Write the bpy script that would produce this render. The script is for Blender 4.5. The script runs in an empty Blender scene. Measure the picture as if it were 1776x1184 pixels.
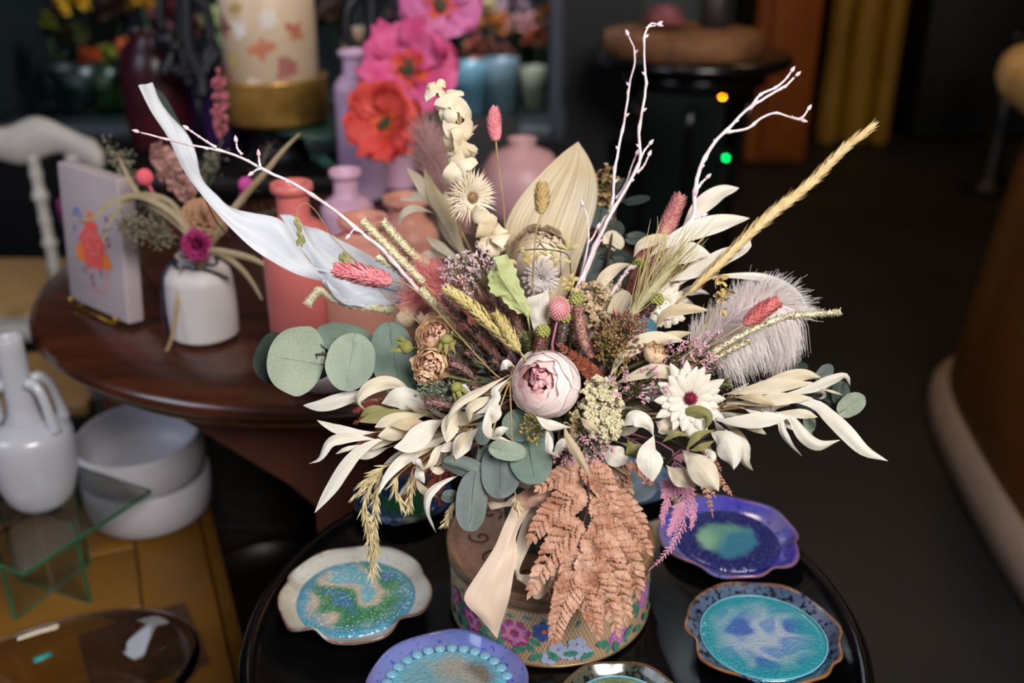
import bpy, math, random
from mathutils import Vector, Matrix, noise
R = math.radians
PI = math.pi
scene = bpy.context.scene
COL = scene.collection
rnd = random.Random(7)

# ------------------------------------------------------------------ camera
W, H = 1776, 1184
F = 1731.0
PITCH = R(24.0)
SP, CP = math.sin(PITCH), math.cos(PITCH)
CAMZ = 1.2
cam_data = bpy.data.cameras.new('camera')
cam = bpy.data.objects.new('camera', cam_data)
COL.objects.link(cam)
cam.location = (0, 0, CAMZ)
cam.rotation_euler = (R(90) - PITCH, 0, 0)
cam_data.sensor_width = 23.6
cam_data.lens = 23.6 * F / W
cam_data.clip_start = 0.02
cam_data.dof.use_dof = True
cam_data.dof.focus_distance = 0.71
cam_data.dof.aperture_fstop = 2.3
cam_data.dof.aperture_blades = 9
scene.camera = cam

# ------------------------------------------------------------------ world, lights, exposure
world = bpy.data.worlds.new('shop_interior_air')
scene.world = world
world.use_nodes = True
bgn = world.node_tree.nodes['Background']
bgn.inputs[0].default_value = (0.55, 0.66, 1.0, 1)
bgn.inputs[1].default_value = 0.012

def area(name, loc, target, sx, sy, power, colour):
    d = bpy.data.lights.new(name, 'AREA')
    d.shape = 'RECTANGLE'
    d.size, d.size_y = sx, sy
    d.energy = power
    d.color = colour
    o = bpy.data.objects.new(name, d)
    COL.objects.link(o)
    o.location = loc
    o.rotation_euler = (Vector(target) - Vector(loc)).to_track_quat('-Z', 'Y').to_euler()
    return o

# daylight through the shop window behind the photographer
area('shop_window_light', (0.75, -0.95, 2.25), (0.0, 0.72, 0.86), 1.0, 0.8, 46, (1.0, 0.965, 0.93))
area('side_window_light', (-2.1, -0.1, 2.1), (-0.3, 0.9, 0.8), 1.0, 1.2, 14, (0.72, 0.80, 1.0))
# warm ceiling spots over the back of the shop
area('ceiling_lamp_light', (1.5, 3.6, 2.9), (1.5, 4.8, 0.8), 0.25, 0.25, 10, (1.0, 0.60, 0.28))
area('ceiling_lamp_light', (-0.1, 1.6, 2.6), (-0.1, 1.5, 0.8), 0.3, 0.3, 4.5, (1.0, 0.80, 0.58))
scene.view_settings.view_transform = 'Standard'
scene.view_settings.look = 'None'
scene.view_settings.exposure = 0.85
scene.view_settings.gamma = 1.0
scene.view_settings.use_curve_mapping = False

# ------------------------------------------------------------------ measuring
def P(px, py, d):
    """a photograph position at distance d along the optical axis"""
    t = (py - 592) / F
    return Vector(((px - 888) / F * d, d * (CP - t * SP), CAMZ - d * (SP + t * CP)))
def ON(px, py, h):
    t = (py - 592) / F
    return P(px, py, (CAMZ - h) / (SP + t * CP))
def DEP(p):
    return p.y * CP + (CAMZ - p.z) * SP
def view_dir(p):
    return (p - Vector((0, 0, CAMZ))).normalized()
def V(*a):
    return Vector(a)

def parse(s, d0=None, d1=None, bulge=0.0):
    """'x,y x,y,d ...' -> world points; depth runs from d0 to d1"""
    it = [[float(c) for c in w.split(',')] for w in s.split()]
    n = len(it)
    out = []
    for i, c in enumerate(it):
        f = i / max(1, n - 1)
        d = c[2] if len(c) > 2 else d0 + (d1 - d0) * f - bulge * math.sin(PI * f)
        out.append(P(c[0], c[1], d))
    return out

def spline(pts, n):
    """Catmull-Rom through pts, n samples"""
    if len(pts) == 1: return [pts[0]] * n
    if len(pts) == 2:
        return [pts[0].lerp(pts[1], i / (n - 1)) for i in range(n)]
    Q = [2 * pts[0] - pts[1]] + list(pts) + [2 * pts[-1] - pts[-2]]
    L = [0.0]
    for a, b in zip(pts, pts[1:]): L.append(L[-1] + max(1e-6, (b - a).length))
    out = []
    for i in range(n):
        s = L[-1] * i / (n - 1)
        k = 0
        while k < len(pts) - 2 and s > L[k + 1]: k += 1
        t = (s - L[k]) / (L[k + 1] - L[k])
        a, b, c, d = Q[k], Q[k + 1], Q[k + 2], Q[k + 3]
        out.append(0.5 * ((2 * b) + (c - a) * t + (2 * a - 5 * b + 4 * c - d) * t * t + (3 * b - a - 3 * c + d) * t ** 3))
    return out

def frame_at(pts, i):
    a = pts[max(0, i - 1)]; b = pts[min(len(pts) - 1, i + 1)]
    t = (b - a)
    return t.normalized() if t.length > 1e-9 else V(0, 0, 1)

def perp(t):
    a = V(0, 0, 1) if abs(t.z) < 0.9 else V(1, 0, 0)
    s = t.cross(a).normalized()
    return s, s.cross(t).normalized()

# ------------------------------------------------------------------ mesh builder
class MB:
    def __init__(s):
        s.v = []; s.f = []; s.m = []; s.uv = []; s.k = 0
    def face(s, idx, uv=None):
        s.f.append(tuple(idx)); s.m.append(s.k); s.uv.append(uv)
    def grid(s, rows, close_u=False, uvs=True):
        """rows: list of equal-length point lists"""
        b = len(s.v); n = len(rows[0]); m = len(rows)
        for r in rows: s.v.extend(r)
        for i in range(m - 1):
            for j in range(n if close_u else n - 1):
                j2 = (j + 1) % n
                uv = None
                if uvs:
                    u0, u1 = j / max(1, (n if close_u else n - 1)), (j + 1) / max(1, (n if close_u else n - 1))
                    v0, v1 = i / (m - 1), (i + 1) / (m - 1)
                    uv = ((u0, v0), (u1, v0), (u1, v1), (u0, v1))
                s.face((b + i * n + j, b + i * n + j2, b + (i + 1) * n + j2, b + (i + 1) * n + j), uv)
        return b
    def tube(s, pts, rad, sides=6, cap=True):
        n = len(pts)
        if not isinstance(rad, (list, tuple)): rad = [rad] * n
        rows = []
        t = frame_at(pts, 0); a, _ = perp(t)
        for i, p in enumerate(pts):
            t = frame_at(pts, i)
            a = (a - t * a.dot(t))
            a = a.normalized() if a.length > 1e-6 else perp(t)[0]
            c = t.cross(a)
            rows.append([p + (a * math.cos(2 * PI * k / sides) + c * math.sin(2 * PI * k / sides)) * rad[i] for k in range(sides)])
        b = s.grid(rows, True)
        if cap:
            s.face(list(range(b + sides - 1, b - 1, -1)))
            e = b + (n - 1) * sides
            s.face(list(range(e, e + sides)))
    def bud(s, p, t, L, r, sides=5, rings=4):
        """closed drop shape from p along t"""
        a, c = perp(t)
        rows = []
        for i in range(rings + 1):
            f = i / rings
            rr = r * math.sin(PI * (0.06 + 0.9 * f) ** 0.8)
            rows.append([p + t * (L * f) + (a * math.cos(2 * PI * k / sides) + c * math.sin(2 * PI * k / sides)) * rr for k in range(sides)])
        b = s.grid(rows, True)
        s.face(list(range(b + sides - 1, b - 1, -1)))
        e = b + rings * sides
        s.face(list(range(e, e + sides)))
    def ball(s, c, r, seg=10, rings=7, sq=(1, 1, 1), jit=0.0, seed=0):
        rows = []
        for i in range(rings + 1):
            th = PI * (0.02 + 0.96 * i / rings)
            row = []
            for k in range(seg):
                ph = 2 * PI * k / seg
                q = V(math.sin(th) * math.cos(ph), math.sin(th) * math.sin(ph), math.cos(th))
                rr = r * (1 + jit * noise.noise(q * 3 + V(seed, seed * .7, 0)))
                row.append(c + V(q.x * rr * sq[0], q.y * rr * sq[1], q.z * rr * sq[2]))
            rows.append(row)
        b = s.grid(rows, True)
        s.face(list(range(b + seg - 1, b - 1, -1)))
        e = b + rings * seg
        s.face(list(range(e, e + seg)))
    def lathe(s, prof, c=V(0, 0, 0), seg=48, wob=None, cap0=False, cap1=False):
        rows = []
        for j, (r, z) in enumerate(prof):
            row = []
            for k in range(seg):
                ph = 2 * PI * k / seg
                rr, zz = (r, z) if wob is None else wob(r, z, ph)
                row.append(c + V(rr * math.cos(ph), rr * math.sin(ph), zz))
            rows.append(row)
        b = s.grid(rows, True)
        if cap0: s.face(list(range(b + seg - 1, b - 1, -1)))
        if cap1:
            e = b + (len(prof) - 1) * seg
            s.face(list(range(e, e + seg)))
    def box(s, c, size, rz=0.0, bev=0.0, M=None):
        x, y, z = [q / 2 for q in size]
        M = M or (Matrix.Translation(c) @ Matrix.Rotation(rz, 4, 'Z'))
        if bev <= 0:
            b = len(s.v)
            for dz in (-z, z):
                for dx, dy in ((-x, -y), (x, -y), (x, y), (-x, y)): s.v.append(M @ V(dx, dy, dz))
            for q in ((3, 2, 1, 0), (4, 5, 6, 7), (0, 1, 5, 4), (1, 2, 6, 5), (2, 3, 7, 6), (3, 0, 4, 7)):
                s.face([b + i for i in q])
            return
        e = min(bev, x * .99, y * .99, z * .99)
        rows = []
        for (ins, zz) in ((e, -z), (e * .3, -z + e * .3), (0, -z + e), (0, z - e), (e * .3, z - e * .3), (e, z)):
            row = []
            for (sx, sy, a0) in ((1, 1, 0), (-1, 1, 90), (-1, -1, 180), (1, -1, 270)):
                for a in (0, 30, 60, 90):
                    cx, cy = sx * (x - e), sy * (y - e)
                    rr = e - ins + 1e-5
                    row.append(M @ V(cx + rr * math.cos(R(a0 + a)), cy + rr * math.sin(R(a0 + a)), zz))
            rows.append(row)
        b = s.grid(rows, True)
        n = 16
        s.face(list(range(b + n - 1, b - 1, -1)))
        s.face(list(range(b + 5 * n, b + 6 * n)))
    def ribbon(s, pts, w, roll0=0.0, roll1=None, cup=0.0, prof='leaf', n=16, m=5, thick=0, up=None, rollf=None, ruffle=0.0):
        """a leaf-like blade along pts (3-D), width w (m); roll turns it about its own length"""
        roll1 = roll0 if roll1 is None else roll1
        c = spline(pts, n)
        rows = []
        for i, p in enumerate(c):
            f = i / (n - 1)
            t = frame_at(c, i)
            vd = view_dir(p) if up is None else up
            sd = t.cross(vd)
            sd = sd.normalized() if sd.length > 1e-5 else perp(t)[0]
            nm = sd.cross(t)
            a = (roll0 + (roll1 - roll0) * f) if rollf is None else rollf(f)
            s2 = sd * math.cos(a) + nm * math.sin(a)
            n2 = nm * math.cos(a) - sd * math.sin(a)
            if prof == 'leaf': k = max(0.02, math.sin(PI * min(1, 0.01 + 0.99 * f) ** 0.80) ** 1.25) if f > .0 else .02
            elif prof == 'blunt': k = max(0.12, math.sin(PI * (0.05 + 0.92 * f)) ** 0.4)
            elif prof == 'tip': k = max(0.03, (1 - f) ** 0.6) * min(1, 0.35 + f * 3)
            elif prof == 'strap': k = 1.0
            elif prof == 'petal': k = max(0.1, math.sin(PI * (0.06 + 0.88 * f) ** 1.5)) ** 0.7
            elif prof == 'obov': k = max(0.12, math.sin(PI * (0.03 + 0.90 * f) ** 1.9)) ** 0.6
            else: k = prof(f)
            row = []
            for j in range(m):
                u = 2 * j / (m - 1) - 1
                q = p + s2 * (u * w * 0.5 * k) + n2 * (cup * w * ((u * u - 0.4) if prof != 'leaf' else (1.25 * abs(u) ** .8 - .5)) * k)
                if ruffle: q = q + n2 * (ruffle * w * abs(u) * noise.noise(V(f * 6, u * 2, w * 1000)))
                row.append(q)
            rows.append(row)
        s.grid(rows)
        return c
    def sheet(s, A, B, n=24, m=9, bow=0.0, pleat=0, pamp=0.0, ruffle=0.0, seed=0.0):
        a, b = spline(A, n), spline(B, n)
        rows = []
        for i in range(n):
            wv = b[i] - a[i]
            t = frame_at(a, i)
            nm = t.cross(wv)
            nm = nm.normalized() if nm.length > 1e-7 else -view_dir(a[i])
            if nm.dot(view_dir(a[i])) > 0: nm = -nm
            row = []
            for j in range(m):
                u = j / (m - 1)
                h = bow * math.sin(PI * u) * wv.length
                if pleat: h += pamp * (1 if j % 2 else -1) * min(1, wv.length / 0.02)
                if ruffle: h += ruffle * noise.noise(V(i / n * 5 + seed, u * 2.2, seed))
                row.append(a[i] + wv * u + nm * h)
            rows.append(row)
        s.grid(rows)
    def build(s, name, mats, parent=None, smooth=True, origin=None):
        me = bpy.data.meshes.new(name)
        off = V(0, 0, 0)
        if parent is not None:
            q = parent
            while q is not None:
                off += q.location; q = q.parent
        elif origin is not None: off = origin
        me.from_pydata([v - off for v in s.v], [], s.f)
        if not isinstance(mats, (list, tuple)): mats = [mats]
        for mt in mats: me.materials.append(mt)
        if any(s.m): me.polygons.foreach_set('material_index', s.m)
        if any(u is not None for u in s.uv):
            lay = me.uv_layers.new(name='UVMap')
            flat = []
            for f, u in zip(s.f, s.uv):
                if u is None: flat += [0.5, 0.5] * len(f)
                else:
                    for c in u: flat += [c[0], c[1]]
            lay.data.foreach_set('uv', flat)
        if smooth: me.polygons.foreach_set('use_smooth', [True] * len(me.polygons))
        me.update()
        o = bpy.data.objects.new(name, me)
        COL.objects.link(o)
        if parent is not None: o.parent = parent
        elif origin is not None: o.location = origin
        return o

def tag(o, label=None, cat=None, group=None, kind=None):
    if label: o['label'] = label
    if cat: o['category'] = cat
    if group: o['group'] = group
    if kind: o['kind'] = kind
    return o
def thing(name, label, cat, loc, group=None):
    o = bpy.data.objects.new(name, None)
    o.empty_display_size = 0.02
    COL.objects.link(o)
    o.location = loc
    return tag(o, label, cat, group)
def clone(root, loc, rz=0.0, label=None, scale=1.0):
    r = root.copy(); COL.objects.link(r)
    r.location = loc; r.rotation_euler.z = rz; r.scale = (scale,) * 3
    if label: r['label'] = label
    for ch in list(root.children):
        c = ch.copy(); COL.objects.link(c); c.parent = r
        for g in ch.children:
            d = g.copy(); COL.objects.link(d); d.parent = c
    return r

# ------------------------------------------------------------------ materials
MATS = {}
def srgb(h):
    if isinstance(h, str):
        h = h.lstrip('#'); c = [int(h[i:i + 2], 16) / 255 for i in (0, 2, 4)]
    else: c = list(h)
    return tuple(x / 12.92 if x <= 0.04045 else ((x + 0.055) / 1.055) ** 2.4 for x in c)
def mat(name, col, col2=None, rough=0.6, scale=30.0, metal=0.0, spec=0.4, bump=0.0, bscale=60.0, trans=0.0, coat=0.0,
        emit=None, estr=0.0, glass=0.0, ior=1.45, stretch=None, fibre=0.0, sheen=0.0, detail=3.0, sss=0.0, bal=0.5, midrib=False, net=0.0):
    """principled surface with a noise mix of two colours of its own, optional fine bump, leaf fibres along UV and leaf translucency"""
    if name in MATS: return MATS[name]
    m = bpy.data.materials.new(name); m.use_nodes = True
    MATS[name] = m
    nt = m.node_tree; N = nt.nodes; L = nt.links
    b = N['Principled BSDF']; out = N['Material Output']
    c1 = srgb(col); c2 = srgb(col2) if col2 else tuple(x * 0.82 for x in c1)
    tc = N.new('ShaderNodeTexCoord'); mp = N.new('ShaderNodeMapping')
    L.new(tc.outputs['Object'], mp.inputs['Vector'])
    if stretch: mp.inputs['Scale'].default_value = stretch
    nz = N.new('ShaderNodeTexNoise'); nz.inputs['Scale'].default_value = scale; nz.inputs['Detail'].default_value = detail
    L.new(mp.outputs[0], nz.inputs['Vector'])
    rp = N.new('ShaderNodeValToRGB')
    rp.color_ramp.elements[0].position = bal - 0.18; rp.color_ramp.elements[1].position = bal + 0.18
    rp.color_ramp.elements[0].color = (*c2, 1); rp.color_ramp.elements[1].color = (*c1, 1)
    L.new(nz.outputs['Fac'], rp.inputs[0])
    colout = rp.outputs[0]
    hgt = None
    if fibre > 0:
        um = N.new('ShaderNodeMapping'); um.inputs['Scale'].default_value = (34, 1.3, 1)
        L.new(tc.outputs['UV'], um.inputs['Vector'])
        fz = N.new('ShaderNodeTexNoise'); fz.inputs['Scale'].default_value = 1.0; fz.inputs['Detail'].default_value = 2
        L.new(um.outputs[0], fz.inputs['Vector'])
        mx = N.new('ShaderNodeMixRGB'); mx.blend_type = 'MULTIPLY'; mx.inputs[0].default_value = 1.0
        fr = N.new('ShaderNodeValToRGB')
        k = 1 - fibre
        fr.color_ramp.elements[0].position = 0.38; fr.color_ramp.elements[0].color = (k, k * 0.97, k * 0.9, 1)
        fr.color_ramp.elements[1].position = 0.6; fr.color_ramp.elements[1].color = (1, 1, 1, 1)
        L.new(fz.outputs['Fac'], fr.inputs[0])
        L.new(colout, mx.inputs[1]); L.new(fr.outputs[0], mx.inputs[2])
        colout = mx.outputs[0]; hgt = fz.outputs['Fac']
        sx = N.new('ShaderNodeSeparateXYZ'); L.new(tc.outputs['UV'], sx.inputs[0])
        mr = N.new('ShaderNodeValToRGB'); e = mr.color_ramp.elements
        e[0].position = .465; e[0].color = (1, 1, 1, 1); e[1].position = .535; e[1].color = (1, 1, 1, 1)
        em = e.new(.5); em.color = (.80, .74, .62, 1)
        L.new(sx.outputs['X'], mr.inputs[0])
        m3 = N.new('ShaderNodeMixRGB'); m3.blend_type = 'MULTIPLY'; m3.inputs[0].default_value = 1.0 if midrib else 0.0
        L.new(colout, m3.inputs[1]); L.new(mr.outputs[0], m3.inputs[2]); colout = m3.outputs[0]
    L.new(colout, b.inputs['Base Color'])
    b.inputs['Roughness'].default_value = rough
    b.inputs['Metallic'].default_value = metal
    b.inputs['Specular IOR Level'].default_value = spec
    b.inputs['IOR'].default_value = ior
    if coat: b.inputs['Coat Weight'].default_value = coat; b.inputs['Coat Roughness'].default_value = 0.12
    if glass: b.inputs['Transmission Weight'].default_value = glass
    if sheen: b.inputs['Sheen Weight'].default_value = sheen
    if sss:
        b.inputs['Subsurface Weight'].default_value = sss; b.inputs['Subsurface Radius'].default_value = (0.01, 0.006, 0.005)
    if emit:
        b.inputs['Emission Color'].default_value = (*srgb(emit), 1); b.inputs['Emission Strength'].default_value = estr
    if net:
        vo = N.new('ShaderNodeTexVoronoi'); vo.feature = 'DISTANCE_TO_EDGE'; vo.inputs['Scale'].default_value = net
        L.new(mp.outputs[0], vo.inputs['Vector'])
        vr_ = N.new('ShaderNodeValToRGB'); vr_.color_ramp.elements[0].color = (.62, .68, .64, 1); vr_.color_ramp.elements[1].position = .10
        vr_.color_ramp.elements[1].color = (1, 1, 1, 1); L.new(vo.outputs[0], vr_.inputs[0])
        m4 = N.new('ShaderNodeMixRGB'); m4.blend_type = 'MULTIPLY'; m4.inputs[0].default_value = .35
        L.new(colout, m4.inputs[1]); L.new(vr_.outputs[0], m4.inputs[2]); colout = m4.outputs[0]
        L.new(colout, b.inputs['Base Color']); hgt = vr_.outputs[0]
    if bump or fibre:
        bp = N.new('ShaderNodeBump'); bp.inputs['Strength'].default_value = bump or 0.25; bp.inputs['Distance'].default_value = 0.001
        if hgt is None:
            bz = N.new('ShaderNodeTexNoise'); bz.inputs['Scale'].default_value = bscale; bz.inputs['Detail'].default_value = 4
            L.new(mp.outputs[0], bz.inputs['Vector']); hgt = bz.outputs['Fac']
        L.new(hgt, bp.inputs['Height']); L.new(bp.outputs[0], b.inputs['Normal'])
    if trans > 0:
        t = N.new('ShaderNodeBsdfTranslucent'); L.new(colout, t.inputs['Color'])
        ms = N.new('ShaderNodeMixShader'); ms.inputs[0].default_value = trans
        L.new(b.outputs[0], ms.inputs[1]); L.new(t.outputs[0], ms.inputs[2]); L.new(ms.outputs[0], out.inputs['Surface'])
    return m

TABLE_Z = 0.65      # small black table
BROWN_Z = 0.75      # mahogany table
# ================================================================== the setting
m_floor = mat('dark_concrete', '#242322', '#181718', rough=0.55, scale=2.2, bump=0.3, bscale=40, spec=0.3)
m_wall = mat('black_paint', '#0c0c0e', '#070708', rough=0.6, scale=3)
m_ceil = mat('dark_ceiling', '#1a1918', '#121110', rough=0.9, scale=3)
def quad_slab(name, c, size, m, kind='structure'):
    b = MB(); b.box(V(*c), size)
    o = b.build(name, m, smooth=False)
    return tag(o, kind=kind)
quad_slab('floor', (0.6, 2.6, -0.05), (7.4, 9.2, 0.1), m_floor)
quad_slab('ceiling', (0.6, 2.6, 3.25), (7.4, 9.2, 0.1), m_ceil)
quad_slab('wall_back', (0.6, 7.15, 1.6), (7.4, 0.1, 3.2), m_wall)
quad_slab('wall_left', (-3.05, 2.6, 1.6), (0.1, 9.0, 3.2), m_wall)
quad_slab('wall_right', (4.25, 2.6, 1.6), (0.1, 9.0, 3.2), m_wall)

# ---- rounded reception counter at the right
m_ochre = mat('ochre_plaster', '#5e3c12', '#6b3a14', rough=0.5, scale=2.5, bump=0.15, bscale=18)
m_cream = mat('cream_skirting', '#a58d7e', '#8f7d74', rough=0.5, scale=6)
m_tan = mat('tan_worktop', '#d0a468', '#bd9054', rough=0.35, scale=5, stretch=(1, 6, 1))
foot = [V(0.94, 0.6, 0), V(0.965, 1.2, 0), V(0.985, 1.6, 0), V(1.02, 1.92, 0), V(1.075, 2.2, 0), V(1.17, 2.38, 0), V(1.36, 2.5, 0), V(1.7, 2.56, 0), V(2.3, 2.58, 0)]
foot = spline(foot, 40)
def wall_loop(b, prof):
    """closed band following the counter's footprint; prof = (outward offset, height) pairs"""
    rows = []
    for off, z in prof:
        pts = []
        for i, p in enumerate(foot):
            t = frame_at(foot, i); q = p + V(-t.y, t.x, 0) * off
            pts.append(V(q.x, q.y, z))
        rows.append(pts + [V(2.6, 2.62, z), V(2.6, 0.6, z)])
    b0 = b.grid(rows, True); n = len(rows[0])
    b.face(list(range(b0, b0 + n))[::-1]); b.face(list(range(b0 + (len(rows) - 1) * n, b0 + len(rows) * n)))
ct = thing('reception_counter', 'curved ochre plaster counter with cream skirting and tan worktop, standing on the dark floor', 'counter', (1.6, 1.6, 0))
b = MB(); wall_loop(b, [(0, 0), (-.005, .12), (-.02, .3), (-.05, .6), (-.085, .83)]); b.build('counter_body', m_ochre, ct)
b = MB(); wall_loop(b, [(.03, .001), (.036, .01), (.034, .07), (.020, .08), (.015, .09), (-.004, .095)]); b.build('skirting', m_cream, ct)
b = MB()
wall_loop(b, [(-.05, .785), (-.01, .79), (.015, .81), (.024, .84), (.018, .87), (.0, .89), (-.03, .895)])
b.build('worktop', m_tan, ct)

# ---- flower cooler with a glass door, behind the brown table
m_frame = mat('black_metal_frame', '#050507', '#08080a', rough=0.5, scale=8)
m_alu = mat('brushed_aluminium', '#5a5f6a', '#494e58', rough=0.4, metal=0.3, scale=30, stretch=(1, 1, .1))
m_cin = mat('cooler_lining', '#171c1f', '#101416', rough=0.5, scale=4)
m_pane = mat('cooler_glass', '#dfe8ea', '#dfe8ea', rough=0.02, glass=1.0, ior=1.02, spec=0.3)
cx0, cx1, cy, cz0, cz1 = -1.47, 0.12, 2.8, 0.60, 2.3
ck = thing('flower_cooler', 'black framed glass fronted flower cooler behind the brown table', 'cooler', ((cx0 + cx1) / 2, cy, 0))
b = MB()
b.box(V((cx0 + cx1) / 2, cy + 0.33, 0.29), (cx1 - cx0 + 0.3, 0.72, 0.58))
b.box(V(cx0 - 0.16, cy + 0.03, 1.45), (0.30, 0.1, 1.74)); b.box(V(cx1 + 0.13, cy + 0.03, 1.45), (0.2, 0.1, 1.74))
b.box(V((cx0 + cx1) / 2, cy + 0.03, 2.36), (cx1 - cx0 + 0.4, 0.1, 0.1))
b.build('cabinet', m_frame, ck, smooth=False)
b = MB()
b.box(V((cx0 + cx1) / 2, cy + 0.68, 1.45), (cx1 - cx0 + 0.2, 0.02, 1.72)); b.box(V(cx0 - 0.08, cy + 0.38, 1.45), (0.02, 0.6, 1.72)); b.box(V(cx1 + 0.09, cy + 0.38, 1.45), (0.02, 0.6, 1.72))
b.build('lining', m_cin, ck, smooth=False)
b = MB()
b.box(V(cx0, cy - 0.03, 1.45), (0.035, 0.03, 1.72), bev=.004); b.box(V(cx1, cy - 0.03, 1.45), (0.035, 0.03, 1.72), bev=.004)
b.box(V((cx0 + cx1) / 2, cy - 0.03, 0.605), (cx1 - cx0, 0.03, 0.03), bev=.004); b.box(V((cx0 + cx1) / 2, cy - 0.03, 2.29), (cx1 - cx0, 0.03, 0.03), bev=.004)
b.build('door_frame', m_alu, ck)
b = MB(); b.box(V((cx0 + cx1) / 2, cy - 0.03, 1.45), (cx1 - cx0 - 0.03, 0.006, 1.66)); b.build('glass_door', m_pane, ck, smooth=False)
b = MB(); b.box(V((cx0 + cx1) / 2, cy + 0.34, 0.585), (cx1 - cx0 + 0.1, 0.62, 0.015)); b.build('shelf', m_cin, ck, smooth=False)
# lamp inside the cooler
area('cooler_lamp_light', (-0.25, 3.05, 2.2), (-0.2, 3.12, 0.9), 0.6, 0.05, 30, (0.9, 0.94, 1.0))

# buckets of flowers standing in the cooler
m_bucket = mat('blue_grey_glass_vase', '#5c7c8c', '#3f5e72', rough=0.25, scale=6)
m_stemg = mat('cut_flower_stem', '#38561f', '#24380f', rough=0.6)
def bloom_ball(b, c, r, seed):
    rr = random.Random(seed)
    for k in range(26):
        th, ph = math.acos(rr.uniform(-0.35, 1)), rr.uniform(0, 2 * PI)
        q = V(math.sin(th) * math.cos(ph), math.sin(th) * math.sin(ph), math.cos(th))
        p0 = c + q * r * 0.25
        s1, _ = perp(q)
        b.ribbon([p0, c + q * r * 0.8 + s1 * r * .1, c + q * r + s1 * r * .35], r * 0.9, rr.uniform(-.5, .5), cup=0.25, prof='obov', n=5, m=4, up=q.cross(s1))
CF = [  # px, py, colour, size, where
    (124, 6, 'yellow', '#d9a21c', 26), (158, 98, 'orange red', '#d4431a', 15), (187, 98, 'yellow green', '#9a9c3a', 15), (218, 85, 'burnt orange', '#b8501e', 14),
    (246, 6, 'golden', '#c98a10', 18), (78, 42, 'olive', '#6c6a18', 15), (292, 30, 'dark magenta', '#64202f', 26), (130, 60, 'olive yellow', '#4b4012', 18), (196, 20, 'brown red', '#3a1a10', 22),
    (800, 40, 'pale yellow', '#c9a86a', 24), (852, 44, 'orange', '#d98545', 26), (905, 45, 'blush pink', '#c58d8e', 22), (838, 10, 'cream', '#c5b48a', 22), (930, 70, 'rust', '#8a3a22', 18),
    (835, 92, 'coral', '#c0685a', 24), (890, 12, 'mauve', '#8a6a78', 22), (880, 96, 'salmon', '#b06a5c', 16), (770, 8, 'peach', '#c79a80', 22), (372, 38, 'pale green', '#b9c27a', 18), (378, 80, 'ivory green', '#ccd0a8', 16), (305, 12, 'wine red', '#6a2034', 20), (345, 55, 'brick', '#5e2220', 20), (700, 20, 'dark rose', '#7a3040', 18), (575, 30, 'brown', '#4a2c1c', 22), (945, 30, 'amber', '#6e3c1c', 18)]
for i, (px, py, cn, hexc, rp) in enumerate(CF):
    d = 3.05 + 0.12 * (i % 3)
    c = P(px, py, d); r = rp / F * d * 1.2
    t = thing('cut_flower', '%s cut flower blurred behind the cooler glass%s' % (cn, ' beside the black door post' if px < 400 else ' beside the poppies'), 'flower', c, 'cut flowers in the cooler')
    b = MB(); bloom_ball(b, c, r, i); b.build('petals', mat('cooler_petal_' + cn.replace(' ', '_'), hexc, rough=0.7, trans=0.3), t)
    b = MB(); b.tube([c, c + V(0.01, 0.01, -0.12), V(c.x * 0.97, c.y + 0.01, max(0.72, c.z - 0.35))], 0.004, 5); b.build('stem', m_stemg, t)
for i, (px, wpx, top, colr, nm) in enumerate(((815, 60, 112, '#5f8394', 'pale blue'), (868, 64, 105, '#61727e', 'blue grey'), (925, 46, 120, '#7c7a66', 'clear olive'), (778, 36, 110, '#2d5f9a', 'bright blue'), (120, 90, 118, '#141e1a', 'dark green'), (170, 60, 122, '#1c3016', 'leaf green'), (225, 56, 110, '#1b2a30', 'smoky grey'))):
    d = 2.98 + 0.02 * (i % 3)
    p = P(px, 240, d); zt = P(px, top, d).z
    x, y = p.x, p.y + 0.12
    r = wpx / 2 / F * d
    hgt = zt - 0.592
    b = MB(); b.lathe([(r * .75, 0), (r * .8, 0.004), (r * .9, hgt * .5), (r, hgt), (r * .94, hgt), (r * .84, hgt * .5), (r * .7, 0.012)], V(x, y, 0.594), 24, cap0=True, cap1=True)
    tag(b.build('flower_bucket', mat('bucket_' + nm.replace(' ', '_'), colr, rough=0.35, scale=12), origin=V(x, y, 0.594)), nm + ' glass flower bucket standing on the cooler floor', 'bucket', 'buckets in the cooler')

# ---- back right: teal cabinet, small black table with a log slice, orange door panel, yellow column, sideboard
m_teal = mat('dark_teal_paint', '#0d1f1e', '#081414', rough=0.5, scale=3)
b = MB(); b.box(V(0.42, 3.95, 0.55), (0.75, 0.45, 1.1), bev=.01)
tc_ = thing('storage_cabinet', 'dark teal cabinet in shadow behind the small round table', 'cabinet', (0.42, 3.95, 0))
b.build('cabinet_body', m_teal, tc_)
for k in (-1, 1):
    b = MB(); b.box(V(0.42 + k * 0.18, 3.715, 0.58), (0.33, 0.018, 0.9), bev=.005); b.build('door', m_teal, tc_)
m_orange = mat('orange_wood', '#8a4a18', '#74380e', rough=0.5, scale=4, stretch=(8, 8, .5))
p = P(1325, 258, 5.1)
b = MB(); b.box(V(p.x, 4.87, 1.6), (0.30, 0.06, 3.18), bev=.01); b.box(V(p.x, 4.83, 1.6), (0.16, 0.03, 3.1), bev=.008)
tag(b.build('wooden_post', m_orange, origin=V(p.x, 4.87, 0)), 'tall orange brown wooden panel beside the yellow carved post', 'post')
m_yel = mat('yellow_carved_wood', '#8a6a16', '#6e4c0c', rough=0.55, scale=5, stretch=(7, 7, .6), bump=.4, bscale=14)
p = P(1480, 245, 5.3)
b = MB()
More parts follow.
